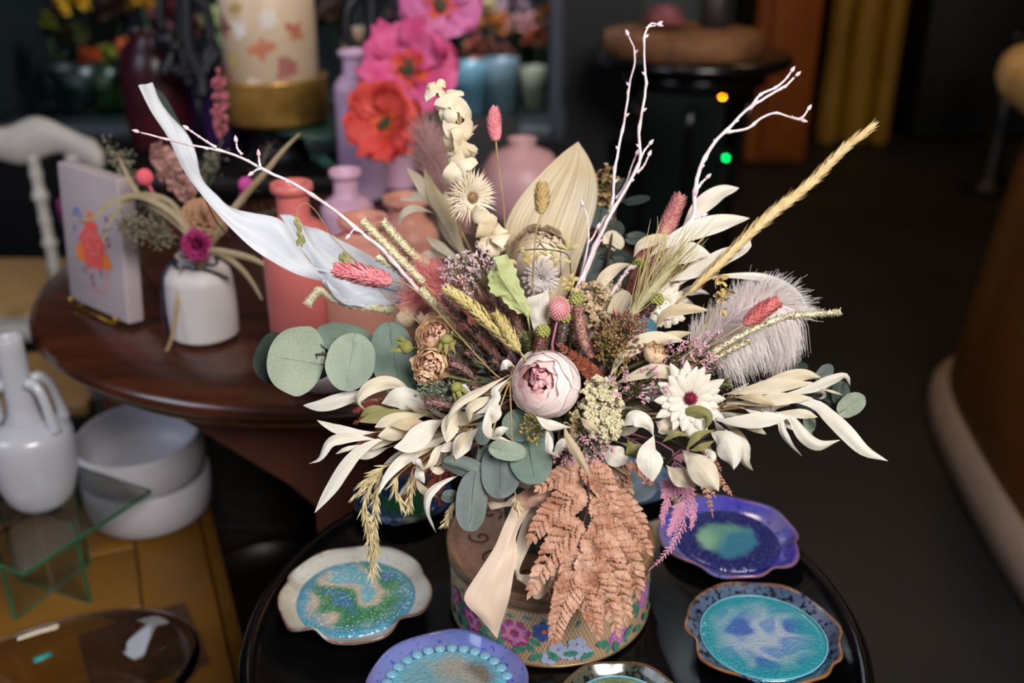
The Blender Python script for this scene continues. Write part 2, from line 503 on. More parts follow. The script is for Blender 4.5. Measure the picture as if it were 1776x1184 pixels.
for dx, w_, dy in ((-0.13, 0.11, 0.0), (0.02, 0.15, 0.03), (0.145, 0.10, 0.0)):
    rows = []
    for i in range(40):
        z = i / 39 * 3.18 + 0.005
        k = 1 + 0.10 * math.sin(z * 9) * (1 if dx < 0 else 0.2)
        rows.append([V(p.x + dx + w_ / 2 * k * a, 5.33 + dy + c, z) for a, c in ((-1, .06), (-1, -.02), (-.5, -.06), (.5, -.06), (1, -.02), (1, .06))])
    b.grid(rows, True)
tag(b.build('carved_post', m_yel, origin=V(p.x, 5.33, 0)), 'tall yellow carved wooden post in the back of the shop', 'post')
# black sideboard at back right
sb = thing('black_sideboard', 'long black sideboard with bottles on top against the dark back wall', 'sideboard', (3.13, 5.6, 0))
b = MB(); b.box(V(3.13, 5.6, 0.45), (1.96, 0.5, 0.86), bev=.01); b.build('body', m_wall, sb)
b = MB(); b.box(V(3.13, 5.58, 0.895), (2.04, 0.56, 0.03), bev=.01); b.build('top', mat('black_lacquer', '#1a1512', '#120e0c', rough=0.3), sb)
for k in range(4):
    b = MB(); b.box(V(2.42 + k * 0.47, 5.335, 0.47), (0.44, 0.02, 0.72), bev=.006); d_ = b.build('door', m_wall, sb)
    b = MB(); b.ball(V(2.42 + k * 0.47 + 0.17, 5.31, 0.55), 0.014); b.build('knob', m_alu, d_)
for i, (px, w_, colr, nm) in enumerate(((1592, 50, '#39547e', 'blue'), (1664, 16, '#7d8a2e', 'lime green'), (1688, 12, '#85764a', 'olive'), (1742, 18, '#7f7a63', 'pale grey'))):
    q = P(px, 30, 5.8); z0 = 0.912
    r = w_ / 2 / F * 5.8
    b = MB(); b.lathe([(r, 0), (r * 1.02, .02), (r, .22), (r * .8, .26), (r * .35, .30), (r * .35, .38), (r * .42, .385)], V(q.x, 5.6, z0), 20, cap0=True, cap1=True)
    tag(b.build('glass_bottle', mat('bottle_' + nm.replace(' ', '_'), colr, rough=0.2), origin=V(q.x, 5.6, z0)), nm + ' bottle standing on the black sideboard at the back', 'bottle', 'bottles on the sideboard')

# pale chair far behind
m_grey = mat('grey_white_paint', '#4a484a', '#3b393b', rough=0.5, scale=10)
q = ON(1392, 215, 0.0)
fc = thing('side_chair', 'grey white chair standing far back beside the yellow carved post', 'chair', (q.x, q.y, 0))
b = MB(); b.box(V(q.x, q.y, 0.45), (0.36, 0.36, 0.03), bev=.01); b.build('seat', m_grey, fc)
for sx in (-1, 1):
    for sy in (-1, 1):
        b = MB(); b.tube([V(q.x + sx * .16, q.y + sy * .16, 0.002), V(q.x + sx * .15, q.y + sy * .15, 0.44)], [0.012, 0.018], 8); b.build('leg', m_grey, fc)
b = MB()
for sx in (-1, -.33, .33, 1): b.tube([V(q.x + sx * .15, q.y + .16, 0.45), V(q.x + sx * .15, q.y + .2, 0.92)], 0.011, 8)
b.box(V(q.x, q.y + .2, 0.92), (0.36, 0.025, 0.06), bev=.01); b.build('backrest', m_grey, fc)

# small round black table with the log slice
m_blk = mat('black_table_lacquer', '#060607', '#0b0a0b', rough=0.22, scale=5, spec=0.5)
m_log = mat('log_slice_wood', '#7c5230', '#4f2f1a', rough=0.7, scale=14, bump=.5, bscale=30)
tx, ty, tz = 0.435, 2.45, 0.863
tb = thing('pedestal_table', 'round black three-legged table carrying the log slice and lotus candle holder', 'table', (tx, ty, 0))
b = MB(); b.lathe([(0.02, 0), (0.215, 0.0), (0.228, 0.008), (0.228, 0.025), (0.22, 0.03), (0.02, 0.03)], V(tx, ty, tz - 0.03), 48, cap0=True, cap1=True); b.build('tabletop', m_blk, tb)
b = MB(); b.lathe([(0.15, 0), (0.17, 0.01), (0.17, .04), (0.16, .045)], V(tx, ty, tz - 0.078), 40, cap0=True, cap1=True); b.build('apron', m_blk, tb)
for k in range(3):
    a = R(20 + 120 * k)
    b = MB(); b.tube(spline([V(tx + .17 * math.cos(a), ty + .17 * math.sin(a), tz - .1), V(tx + .13 * math.cos(a), ty + .13 * math.sin(a), .45), V(tx + .2 * math.cos(a), ty + .2 * math.sin(a), 0.012)], 12), 0.012, 8); b.build('leg', m_blk, tb)
b = MB()
def logw(r, z, ph): return (r * (1 + 0.05 * noise.noise(V(math.cos(ph) * 1.5, math.sin(ph) * 1.5, 0))), z)
b.lathe([(0.01, 0), (0.182, 0), (0.187, .004), (0.182, .046), (0.175, .05), (0.01, .05)], V(tx - 0.03, ty - 0.02, tz + .002), 40, wob=logw, cap0=True, cap1=True)
tag(b.build('log_slice', m_log, origin=V(tx - 0.03, ty - 0.02, tz)), 'thick brown log slice lying on the round black table', 'log slice')
m_lotus = mat('dusty_pink_lotus', '#a8676b', '#8c4f55', rough=0.5, trans=0.2)
lc = P(1152, 42, 2.36); lz = tz + 0.054
lt = thing('lotus_candle_holder', 'dusty pink lotus shaped candle holder on the log slice', 'candle holder', (lc.x, lc.y, lz))
for ring, (nn, r0, h0, w0) in enumerate(((8, 0.052, 0.028, 0.036), (8, 0.04, 0.042, 0.032), (6, 0.024, 0.05, 0.026))):
    for k in range(nn):
        a = 2 * PI * (k + ring * .5) / nn
        u = V(math.cos(a), math.sin(a), 0)
        b = MB(); b.ribbon([V(lc.x, lc.y, lz + .004) + u * .008, V(lc.x, lc.y, lz + h0 * .3) + u * r0 * .7, V(lc.x, lc.y, lz + h0) + u * r0], w0, 0, cup=0.2, prof='petal', n=8, m=5, up=-V(0, 0, 1) * .6 - u); b.build('petal', m_lotus, lt)
m_candle = mat('dark_candle_wax', '#2e2522', '#241c1a', rough=0.5)
q = P(1240, 30, 2.40)
b = MB(); b.lathe([(.035, 0), (.037, .003), (.037, .10), (.03, .104), (.004, .1)], V(q.x, q.y, lz), 24, cap0=True, cap1=True)
tag(b.build('pillar_candle', m_candle, origin=V(q.x, q.y, lz)), 'dark pillar candle standing behind the pink lotus on the log slice', 'candle')
# two small lights under that table
for (px, py, c, est, nm, lab) in ((1253, 167, '#ff8a10', 26, 'indicator_lamp', 'tiny glowing orange lamp below the round black table'), (1259, 274, '#00c45a', 11, 'indicator_lamp', 'tiny glowing green lamp near the floor below the orange one')):
    q = P(px, py, 3.3)
    t = thing(nm, lab, 'lamp', q)
    b = MB(); b.ball(q, 0.0052, 10, 6); b.build('bulb', mat('glow_' + c[1:], c, c, emit=c, estr=est), t)
    b = MB(); b.box(q + V(0, 0.026, 0), (0.03, 0.04, 0.03), bev=.003); b.build('housing', m_frame, t)
    b = MB(); b.tube([q + V(0, .03, 0), q + V(0, .05, -q.z * .5), V(q.x, q.y + .05, 0.01)], 0.004, 6); b.build('lamp_stand', m_frame, t)
# black foot of something at the far right
q = ON(1712, 330, 0.0)
b = MB(); b.lathe([(.11, 0), (.12, .01), (.10, .03), (.05, .06), (.04, .3), (.04, .6)], V(q.x, q.y, 0.002), 28, cap0=True, cap1=True)
tag(b.build('black_stand', m_frame, origin=V(q.x, q.y, 0)), 'black round footed stand beside the ochre counter', 'stand')
# ================================================================== mahogany table and what stands on it
m_mah = mat('mahogany', '#472213', '#2a140b', rough=0.28, scale=5, stretch=(1.2, 9, 1), spec=0.5, coat=0.4)
m_mahd = mat('mahogany_base', '#5e2a12', '#3f1a0b', rough=0.45, scale=6, stretch=(3, 3, 1))
BT = V(-0.212, 1.247, 0)
bt = thing('round_table', 'round dark mahogany table with vases behind the bouquet', 'table', BT)
b = MB(); b.lathe([(0.01, 0), (0.36, 0.0), (0.372, .004), (0.377, .010), (0.372, .016), (0.387, .020), (0.394, .028), (0.390, .036), (0.382, .040), (0.01, .0402)], BT + V(0, 0, BROWN_Z - .0402), 96, cap0=True, cap1=True)
b.build('tabletop', m_mah, bt)
b = MB(); b.lathe([(.03, 0), (.05, .02), (.052, .1), (.04, .14), (.06, .2), (.065, .34), (.045, .40), (.07, .48), (.075, .7)], BT, 32, cap0=True, cap1=True)
b.build('pedestal', m_mahd, bt)
def turned(b, x, y, ztop):
    b.lathe([(.012, 0), (.02, .01), (.022, .05), (.016, .08), (.02, .3), (.03, .5), (.03, ztop - .16), (.022, ztop - .15), (.036, ztop - .135), (.036, ztop - .12), (.024, ztop - .112), (.036, ztop - .1), (.036, ztop - .09), (.03, ztop - .08), (.033, ztop)], V(x, y, 0.001), 24, cap0=True, cap1=True)
for a in (173, 53, 293):
    b = MB(); turned(b, BT.x + 0.352 * math.cos(R(a)), BT.y + 0.352 * math.sin(R(a)), BROWN_Z - .045); b.build('leg', m_mahd, bt)
def bracket(pl, d, th=0.03):
    """curved wooden knee brace under the top"""
    q = parse(pl, d, d)
    b = MB(); back = [p + V(0, th, 0) for p in q]
    n = len(q); b.v += q + back
    b.face(list(range(n))); b.face(list(range(2 * n - 1, n - 1, -1)))
    for i in range(n): b.face((i, i + n, (i + 1) % n + n, (i + 1) % n))
    return b
bracket('290,712 640,735 640,1000 556,1000 548,878 500,838 420,790 345,745', 1.16).build('brace', m_mahd, bt, smooth=False)

# baskets and pots under the table
m_wick = mat('dark_wicker', '#2a2012', '#17110a', rough=0.8, scale=90, bump=.8, bscale=160)
q = P(485, 830, 1.68)
b = MB()
rows = []
for i in range(25):
    z = i / 24
    rows.append([V(q.x + sx * 0.092 * k, q.y + sy * .09, 0.002 + z * .50) for (sx, sy, k) in ((-1, -1, 1), (0, -1.1, 1), (1, -1, 1), (1.1, 0, 1), (1, 1, 1), (0, 1.1, 1), (-1, 1, 1), (-1.1, 0, 1))])
b.grid(rows, True); b.face(list(range(8))[::-1])
for z in (0.0, .14, .28, .42, .5):
    b.tube([v for v in rows[int(z / .5 * 24)]] + [rows[int(z / .5 * 24)][0]], .006, 6)
tag(b.build('wicker_basket', m_wick, origin=V(q.x, q.y, 0)), 'tall dark wicker basket under the mahogany table', 'basket')
m_galv = mat('grey_fluted_zinc', '#5d5c5e', '#38373a', rough=0.5, scale=12, stretch=(1, 1, .2))
q = P(285, 800, 1.64)
def flute(r, z, ph): return (r * (1 + .035 * math.cos(ph * 22)), z)
b = MB(); b.lathe([(.06, 0), (.062, .01), (.085, .50), (.093, .505), (.09, .51), (.08, .5), (.056, .02)], V(q.x, q.y, .002), 132, wob=flute, cap0=True, cap1=True)
tag(b.build('fluted_bucket', m_galv, origin=V(q.x, q.y, 0)), 'tall grey fluted metal bucket standing behind the white bowls', 'bucket')
m_dkb = mat('dark_brown_pot_glaze', '#22130e', '#150b08', rough=0.35, scale=6)
q = ON(470, 1030, 0.25)
b = MB(); b.lathe([(.07, 0), (.09, .01), (.12, .12), (.13, .22), (.138, .245), (.138, .255), (.128, .25), (.118, .2), (.1, .06), (.02, .03)], V(q.x, q.y, 0.002), 48, cap0=True, cap1=True)
tag(b.build('floor_pot', m_dkb, origin=V(q.x, q.y, 0)), 'wide dark brown pot on the floor beside the small black table', 'pot')

# ---- bottles and vases
def vmat(n, c, c2): return mat(n, c, c2, rough=0.42, scale=9, spec=0.45, bump=.05, bscale=40)
m_coral = vmat('coral_ceramic', '#c86e68', '#ba605c')
m_lil = vmat('lilac_ceramic', '#bd9cba', '#b090b0')
m_lil2 = vmat('pink_lilac_ceramic', '#c8a0b4', '#bb92a8')
m_peach = vmat('peach_ceramic', '#d2937f', '#c28270')
m_blush = vmat('blush_ceramic', '#b58b8c', '#a67d80')
def bottle(px, py, r, h, rn, hn, m, label, z0=BROWN_Z, rl=None):
    """apothecary bottle: body radius r, total height h, neck radius rn, neck height hn"""
    p = ON(px, py, z0); c = V(p.x, p.y, z0 + .0015)
    rl = rl or rn * 1.28
    hb = h - hn
    sh = r * .55
    t = thing('bottle_vase', label, 'vase', c)
    b = MB()
    prof = [(r * .9, 0), (r * .97, .002), (r, .006), (r, hb - sh), (r * .97, hb - sh * .6), (r * .85, hb - sh * .3), (rn + (r - rn) * .45, hb - sh * .08), (rn * 1.12, hb + .003), (rn, hb + .008), (rn, h - .008)]
    inner = [(rn * .8, h - .01), (rn * .8, hb), (r * .8, hb - sh), (r * .85, .006)]
    b.lathe(prof + [(rn * 1.02, h - .004)], c, 48, cap0=True)
    b.build('body', m, t)
    b = MB(); b.lathe([(rn, h - .010), (rl, h - .008), (rl * 1.03, h - .004), (rl, h), (rl * .93, h + .001), (rn * .84, h - .001)] + inner, c, 48, cap1=True); b.build('rim', m, t)
    return t, c
bottle(532, 612, .0355, .186, .0165, .040, m_coral, 'tall coral red bottle vase behind the split white frond')
bottle(612, 500, .0330, .150, .0150, .034, m_lil2, 'small pinkish lilac bottle vase between the coral bottle and the tallest lilac one')
bottle(632, 342, .0375, .232, .0210, .040, m_lil, 'tallest lilac bottle vase, empty, beside the red paper poppy')
bottle(692, 325, .0300, .185, .0180, .035, m_lil2, 'pinkish lilac vase holding the paper poppies')
bottle(712, 520, .0370, .128, .0210, .030, m_peach, 'peach bottle vase with a narrow neck among the cream blades')
bottle(645, 610, .0480, .150, .0200, .020, m_peach, 'broad peach vase hidden behind the big white leaf')
p = ON(905, 392, BROWN_Z); c = V(p.x, p.y, BROWN_Z + .0015)
b = MB(); b.lathe([(.03, 0), (.04, .004), (.058, .03), (.064, .055), (.060, .085), (.044, .108), (.022, .118), (.018, .124), (.022, .130), (.020, .131), (.015, .124), (.018, .11), (.05, .07), (.03, .01)], c, 48, cap0=True, cap1=True)
tag(b.build('globe_vase', m_blush, origin=c), 'round blush pink vase seen beside the cream palm spear', 'vase')
m_marb = mat('marbled_white_stone', '#b9a8aa', '#6f5f62', rough=0.4, scale=25, bal=.42)
p = ON(570, 668, BROWN_Z); c = V(p.x, p.y, BROWN_Z + .0015)
b = MB(); b.lathe([(.018, 0), (.03, .004), (.036, .018), (.037, .026), (.034, .026), (.03, .016), (.01, .008)], c, 36, cap0=True, cap1=True)
tag(b.build('small_bowl', m_marb, origin=c), 'small marbled white bowl on the table edge under the eucalyptus leaves', 'bowl')

# ---- paper poppies
def poppy(px, py, d, rpx, axis, m, label, seed, base):
    rr = random.Random(seed)
    c = P(px, py, d); r = rpx / F * d
    ax = axis.normalized()
    t = thing('paper_poppy', label, 'flower', base, 'paper poppies')
    a, e = perp(ax)
    for k in range(11):
        ph = 2 * PI * k / 11 * 1.9 + rr.uniform(-.15, .15)
        u = a * math.cos(ph) + e * math.sin(ph)
        lift = 0.15 + 0.45 * (k % 3) / 2
        b = MB()
        b.ribbon([c - ax * r * .05 + u * r * .04, c + u * r * .5 + ax * r * (lift * .5), c + u * r * (1.0 - lift * .25) + ax * r * lift * .9, c + u * r * (1.08 - lift * .25) + ax * r * lift * .8],
                 r * 1.15, rr.uniform(-.2, .2), cup=-.18, prof='obov', n=12, m=9, up=-ax, ruffle=.35)
        b.build('petal', m, t)
    for k in range(4):
        ph = PI / 2 * k + .4; u = a * math.cos(ph) + e * math.sin(ph); b = MB()
        b.ribbon([c + u * r * .03, c + u * r * .22 + ax * r * .12, c + u * r * .42 + ax * r * .22], r * .42, 0, cup=-.2, prof='obov', n=8, m=5, up=-ax, ruffle=.3)
        b.build('inner_petal', mat('orange_paper', '#e8743c', '#dc5030', rough=.6, trans=.3), t)
    b = MB()
    for k in range(22):
        ph = rr.uniform(0, 2 * PI); q = rr.uniform(0.02, .2) * r
        u = a * math.cos(ph) + e * math.sin(ph)
        b.tube([c + ax * r * .05, c + u * q + ax * r * .3], r * .018, 4); b.ball(c + u * q + ax * r * .31, r * .035, 6, 4)
    b.ball(c + ax * r * .15, r * .11, 10, 7)
    b.build('stamens', mat('poppy_centre', '#4a5a3a', '#2b3326', rough=.7, scale=200), t)
    b = MB(); b.tube(spline([c - ax * r * .05, c - ax * r * .7 + V(0, 0, -.02), base + V(0, 0, .05), base], 14), .0022, 6); b.build('stem', m_stemg, t)
m_pop1 = mat('magenta_paper', '#ec7cb0', '#de5088', rough=.6, trans=.35, scale=25)
m_pop2 = mat('red_paper', '#e8625a', '#d23e3a', rough=.6, trans=.35, scale=25)
m_pop3 = mat('pink_paper', '#e38cc0', '#d06aa8', rough=.6, trans=.35, scale=25)
pb = ON(692, 325, BROWN_Z) + V(0, 0, .10)
poppy(672, 212, 1.36, 66, V(-.25, -1, .25), m_pop2, 'red paper poppy, lowest of the three beside the tallest lilac vase', 3, pb)
poppy(712, 122, 1.44, 80, V(-.1, -1, .35), m_pop1, 'magenta paper poppy with an orange heart, in the middle', 5, pb + V(.006, .003, 0))
poppy(764, 18, 1.50, 66, V(.1, -.8, .6), m_pop3, 'pink paper poppy at the top edge of the photo', 8, pb + V(-.004, .006, 0))

# ---- white ribbed vase with its small dried bunch
m_white = mat('white_stoneware', '#c9c3c2', '#bdb4b2', rough=.45, scale=12)
wv = ON(358, 585, BROWN_Z)
wc = V(wv.x, wv.y, BROWN_Z + .001)
def rib(r, z, ph): return (r * (1 + .010 * math.sin(z * 1400)), z)
prof = [(.026, 0), (.031, .003)] + [(.036 + .0015 * math.sin(i / 24 * PI), .006 + i * .0026) for i in range(26)] + [(.034, .077), (.029, .083), (.021, .087), (.0185, .089), (.019, .093), (.0215, .097), (.020, .098), (.017, .094), (.016, .088), (.03, .075), (.032, .01)]
b = MB(); b.lathe(prof, wc, 56, wob=rib, cap0=True, cap1=True)
wvt = thing('ribbed_vase', 'small white ribbed stoneware vase holding a dried bunch on the mahogany table', 'vase', wc)
b.build('vase_body', m_white, wvt)
mb_ = mat('dark_bead_string', '#2f2a45', '#1d1a2c', rough=.3, scale=100)
b = MB()
for k in range(60):
    a = k / 60 * 2 * PI * 1.6
    b.ball(wc + V(math.cos(a) * .0225, math.sin(a) * .0225, .0885 + .002 * math.sin(k)), .0019, 6, 4)
for k in range(26):
    f = k / 25
    b.ball(wc + V(-.022 - .017 * math.sin(f * PI * .55), -.012 - .006 * f, .09 - .088 * f ** 1.3 + .012 * math.sin(f * PI)), .0019, 6, 4)
for k in range(14):
    f = k / 13
    b.ball(wc + V(.01 + .028 * f, -.021 - .008 * f * (1 - f), .088 - .011 * f * f), .0019, 6, 4)
b.build('bead_string', mb_, wvt)
b = MB(); b.ribbon([wc + V(-.008, -.0225, .09), wc + V(-.012, -.036, .06), wc + V(-.022, -.041, .02), wc + V(-.03, -.045, .003)], .006, 0.2, .9, prof='strap', n=14, m=3)
b.build('raffia_tie', mat('raffia', '#b09a7c', '#957e5f', rough=.7), wvt)
WM = wc + V(0, 0, .096)
def to_vase(b, p, via=None, r=.0011):
    pts = [p] + ([via] if via else []) + [WM + V((p - WM).x * .05, 0, .006), WM + V(0, 0, -.05)]
    b.tube(spline(pts, 14), r, 5)
def bunch(name, label, cat, base=None): return thing(name, label, cat, WM + V(0, 0, -.04), 'stems in the white ribbed vase')
def ballflower(px, py, d, rpx, c1, label, stemc):
    c = P(px, py, d); r = rpx / F * d
    t = bunch('billy_button', label, 'flower')
    b = MB(); b.ball(c, r, 16, 12, jit=.06, seed=px)
    for k in range(150):
        z = 1 - 2 * (k + .5) / 150; a = k * 2.39996; s = math.sqrt(1 - z * z)
        b.ball(c + V(s * math.cos(a), s * math.sin(a), z) * r * .97, r * .11, 5, 3)
    b.build('flower_head', mat('button_' + c1[1:], c1, rough=.8, scale=100), t)
    b = MB(); to_vase(b, c, (c + WM) / 2 + V(0, 0, -.012), .0018); b.build('stem', mat('stem_' + stemc[1:], stemc, rough=.7), t)
ballflower(251, 307, 1.03, 14, '#e0626e', 'coral pink ball flower on a pink stem in the white vase', '#cf6470')
ballflower(427, 320, 1.08, 13, '#b5448c', 'magenta ball flower beside the tan grass stem in the white vase', '#8d3a6c')
def layered(px, py, d, rpx, ax, m, name, label, n=46, seed=1, root=None):
    rr = random.Random(seed)
    c = P(px, py, d); r = rpx / F * d
    t = root or bunch(name, label, 'flower')
    a, e = perp(ax)
    b = MB()
    for k in range(n):
        f = k / n; ph = k * 2.39996; u = a * math.cos(ph) + e * math.sin(ph)
        th = .25 + 1.25 * f ** .7
        q = u * math.sin(th) + ax * math.cos(th)
        b.ribbon([c - ax * r * .3 + q * r * .15, c + q * r * .65 - ax * r * .12, c + q * r * 1.0 - ax * r * .1], r * (.42 + .25 * f), rr.uniform(-.3, .3), cup=.25, prof='obov', n=6, m=4, up=-(q + ax).normalized(), ruffle=.3)
    b.build('flower_head', m, t)
    return t, c
t, c = layered(342, 425, 1.02, 29, V(-.2, -1, .2).normalized(), mat('deep_pink_petals', '#a8326c', '#8c2257', rough=.7, scale=60), 'chrysanthemum', 'deep pink round flower on the rim of the white vase')
b = MB(); to_vase(b, c); b.build('stem', m_stemg, t)
t, c = layered(352, 384, 1.045, 42, V(.15, -.8, .6).normalized(), mat('dried_peach_petals', '#c79f84', '#a57a5c', rough=.75, scale=40, trans=.2), 'dried_hydrangea', 'peach beige dried flower above the deep pink one', 60, 4)
b = MB(); to_vase(b, c); b.build('stem', m_stemg, t)
def larkspur(pl, d, rpx, c1, c2, label, seed, n=26):
    rr = random.Random(seed)
    pts = spline(parse(pl, d, d + .02), 30)
    t = bunch('larkspur_spike', label, 'flower')
    b = MB()
    for k in range(n):
        f = k / (n - 1); p = pts[int(f * 29)]
        r = rpx / F * d * (.35 + .65 * math.sin(PI * (.15 + .8 * f)))
        u = V(rr.uniform(-1, 1), rr.uniform(-1, .4), rr.uniform(-.6, .6)).normalized()
        for j in range(4):
            w = (u + V(rr.uniform(-.8, .8), rr.uniform(-.8, .8), rr.uniform(-.8, .8))).normalized()
            b.ribbon([p, p + w * r * .8, p + w * r * 1.2 + V(0, 0, -.1 * r)], r * .9, rr.uniform(0, 3), cup=.3, prof='obov', n=5, m=4)
    b.build('florets', mat('florets_' + c1[1:], c1, c2, rough=.7, scale=80, trans=.3), t)
    b = MB(); b.tube(pts, .0012, 5); to_vase(b, pts[-1]); b.build('stem', m_stemg, t)
larkspur('380,128 382,180 384,240', 1.16, 14, '#d0808c', '#b4626e', 'upright pink larkspur spike in front of the violet vase and iron scroll', 11)
larkspur('276,258 300,300 336,352', 1.08, 22, '#c9a09a', '#a77872', 'dusty pink larkspur spike leaning between coral ball flower and big white frond', 12, 34)
def wisp(pls, d, c1, label, name, cat, r=.5, seed=0, dens=1.0, size=.0018):
    rr = random.Random(seed)
    t = bunch(name, label, cat)
    b = MB(); bs = MB()
    for pl in pls:
        pts = spline(parse(pl, d, d + .02), 24)
        bs.tube(pts, .0008, 4)
        for k in range(int(70 * dens)):
            p = pts[rr.randrange(0, 18)]
            q = p + V(rr.gauss(0, r), rr.gauss(0, r), rr.gauss(0, r)) * .01
            bs.tube([p, q], .0003, 3)
            b.ball(q, size * rr.uniform(.5, 1.1), 5, 3)
    to_vase(bs, pts[-1])
    b.build('flower_clusters', mat('wisp_' + c1[1:], c1, rough=.85, scale=120), t)
    bs.build('stem', mat('wisp_stem', '#6d6552', rough=.8), t)
wisp(['190,258 205,275 222,325 300,400', '214,262 212,285 222,325'], 1.10, '#8d8672', 'grey green statice sprig above the top of the illustrated block', 'statice_sprig', 'flower', .55, 1)
wisp(['205,388 250,395 300,412', '215,400 262,405 310,425', '240,384 290,400 330,430'], 1.03, '#857a66', 'fine grey brown filler sprig in front of the illustrated block', 'gypsophila_sprig', 'flower', .7, 2, 1.5)
wisp(['372,262 362,290 350,340'], 1.12, '#7c7a66', 'small olive filler sprig between the white leaf and the iron scroll', 'filler_sprig', 'flower', .6, 3)
wisp(['470,250 445,300 420,360', '500,360 450,372 400,390'], 1.14, '#5e4a4a', 'dark mauve twiggy sprig between the magenta ball flower and the coral bottle', 'twiggy_sprig', 'twig', .5, 4, .7, .0012)
m_strap = mat('dried_cream_blade', '#b8a88c', '#9a8866', rough=.6, fibre=.3, trans=.25)
for i, (pl, w, lab) in enumerate((('128,378 160,380 190,352 235,338 290,360 325,400', 13, 'cream blade reaching over the block with a pale tip beyond its edge'),
                                   ('178,420 190,385 215,352 250,336 300,352 330,410', 10, 'cream blade arching over and ending on the painted flower'),
                                   ('205,270 225,310 250,345 300,380 335,420', 12, 'straight beige blade rising to the statice sprig'),
                                   ('520,232 490,262 460,300 425,340 380,400', 13, 'tan grass stem slanting up past the magenta ball flower'),
                                   ('480,470 440,450 400,440 360,440', 15, 'olive beige blade lying across the shoulder of the white ribbed vase'),
                                   ('455,520 430,480 400,452 365,440', 12, 'drooping beige blade between the white ribbed vase and the coral bottle'))):
    b = MB(); pts = parse(pl, 1.0 + .02 * (i % 3), 1.02); b.ribbon(pts + [WM + V(0, 0, -.03)], w / F * 1.03, .3, .8, cup=.2, n=26, m=5, prof=lambda f: max(.08, math.sin(PI * (0.03 + .9 * f))) ** .6)
    tag(b.build('dried_strap_leaf', m_strap, origin=WM), lab, 'leaf', 'stems in the white ribbed vase')

# ---- illustrated white block on a small brass easel
A = V(-.534, 1.123, 0); B = V(-.435, 1.041, 0)
u = (B - A).normalized(); nn = V(-u.y, u.x, 0)  # into the block
if nn.y < 0: nn = -nn
lean = R(5)
Wd, Hd, Td = (B - A).length, .166, .021
o0 = A + V(0, 0, BROWN_Z + .0065)
upv = (V(0, 0, 1) * math.cos(lean) + nn * math.sin(lean)).normalized(); dn = u.cross(upv) * -1
if dn.dot(nn) < 0: dn = -dn
def bk(x, y, z): return o0 + u * x + upv * y + dn * z
MM = Matrix(((u.x, dn.x, upv.x, 0), (u.y, dn.y, upv.y, 0), (u.z, dn.z, upv.z, 0), (0, 0, 0, 1)))
blk = thing('illustrated_block', 'white block print with a coral flower picture leaning on a brass easel', 'picture', o0)
b = MB(); b.box(V(0, 0, 0), (Wd, Td, Hd), bev=.003, M=Matrix.Translation(bk(Wd / 2, Hd / 2, Td / 2)) @ MM)
b.build('block', mat('pinkish_white_card', '#a89a9c', '#a09294', rough=.5, scale=8), blk)
b = MB()
cols = [('card_coral', '#d9564e'), ('card_orange', '#d9772c'), ('card_blue', '#5a6fa8'), ('card_maroon', '#7e4654'), ('card_pink', '#d0808c'), ('card_dark', '#4b3542')]
mats_ = [mat(n_, c_, c_, rough=.6) for n_, c_ in cols]
LY = [0]
def blot(x, y, r, k, n=14, e=.25, ar=1.0, rot=0.0, seed=0):
    LY[0] += 1
    b.k = k; base = len(b.v)
    z = -.0004 - .00001 * LY[0]
    b.v.append(bk(x, y, z))
    for i in range(n):
        a = 2 * PI * i / n; rr = r * (1 + e * math.sin(a * 5 + seed))
        px_, py_ = rr * math.cos(a) * ar, rr * math.sin(a)
        b.v.append(bk(x + px_ * math.cos(rot) - py_ * math.sin(rot), y + px_ * math.sin(rot) + py_ * math.cos(rot), z))
    for i in range(n): b.face((base, base + 1 + i, base + 1 + (i + 1) % n))
rr = random.Random(5)
for k in range(9): blot(.028 + rr.uniform(0, .02), .09 + rr.uniform(-.02, .03), .005, 2, ar=.5, rot=rr.uniform(0, 3), seed=k)
for k in range(12): blot(.042 + rr.uniform(0, .05), .042 + rr.uniform(-.012, .012), .0045, 3 if k % 2 else 4, ar=.45, rot=rr.uniform(0, 3), seed=k)
for k in range(5): blot(.09 + rr.uniform(0, .012), .10 + rr.uniform(-.02, .02), .0045, 3, ar=.5, rot=rr.uniform(0, 3), seed=k)
blot(.038, .066, .011, 1, e=.2); blot(.094, .066, .010, 1, e=.2, seed=2); blot(.066, .112, .009, 1, ar=.7, seed=1)
blot(.066, .078, .026, 0, n=30, e=.10); blot(.066, .1, .014, 0, n=20, e=.12)
for k in range(7): blot(.066 + .013 * math.cos(k * .9), .082 + .012 * math.sin(k * .9), .0035, 4, ar=.5, rot=k * .9, seed=k)
for k in range(8): blot(.05 + .005 * k, .027, .0022, 4, ar=.6, rot=k, seed=k)
b.k = 0
b.build('flower_print', mats_, blk)
m_brass = mat('aged_brass', '#a8803a', '#7d5a22', rough=.35, metal=.85, scale=30)
es = thing('brass_easel', 'small brass easel holding the illustrated block', 'easel', o0)
b = MB(); b.tube([bk(.01, -.0035, -.004), bk(Wd - .02, -.0035, -.004)], .0022, 6); b.tube([bk(.01, .006, -.005), bk(.01, -.0035, -.004)], .002, 6); b.tube([bk(Wd - .02, .006, -.005), bk(Wd - .02, -.0035, -.004)], .002, 6)
for x in (.02, Wd - .03): b.tube([bk(x, -.0035, -.004), bk(x, -.0035, Td + .006), bk(x, .11, Td + .004)], .0018, 6)
b.build('rest', m_brass, es)
b = MB(); b.tube([bk(Wd / 2, .1, Td + .004), V(*(bk(Wd / 2, 0, Td + .06).to_tuple()[:2]), BROWN_Z + .003)], .0018, 6); b.build('back_leg', m_brass, es)

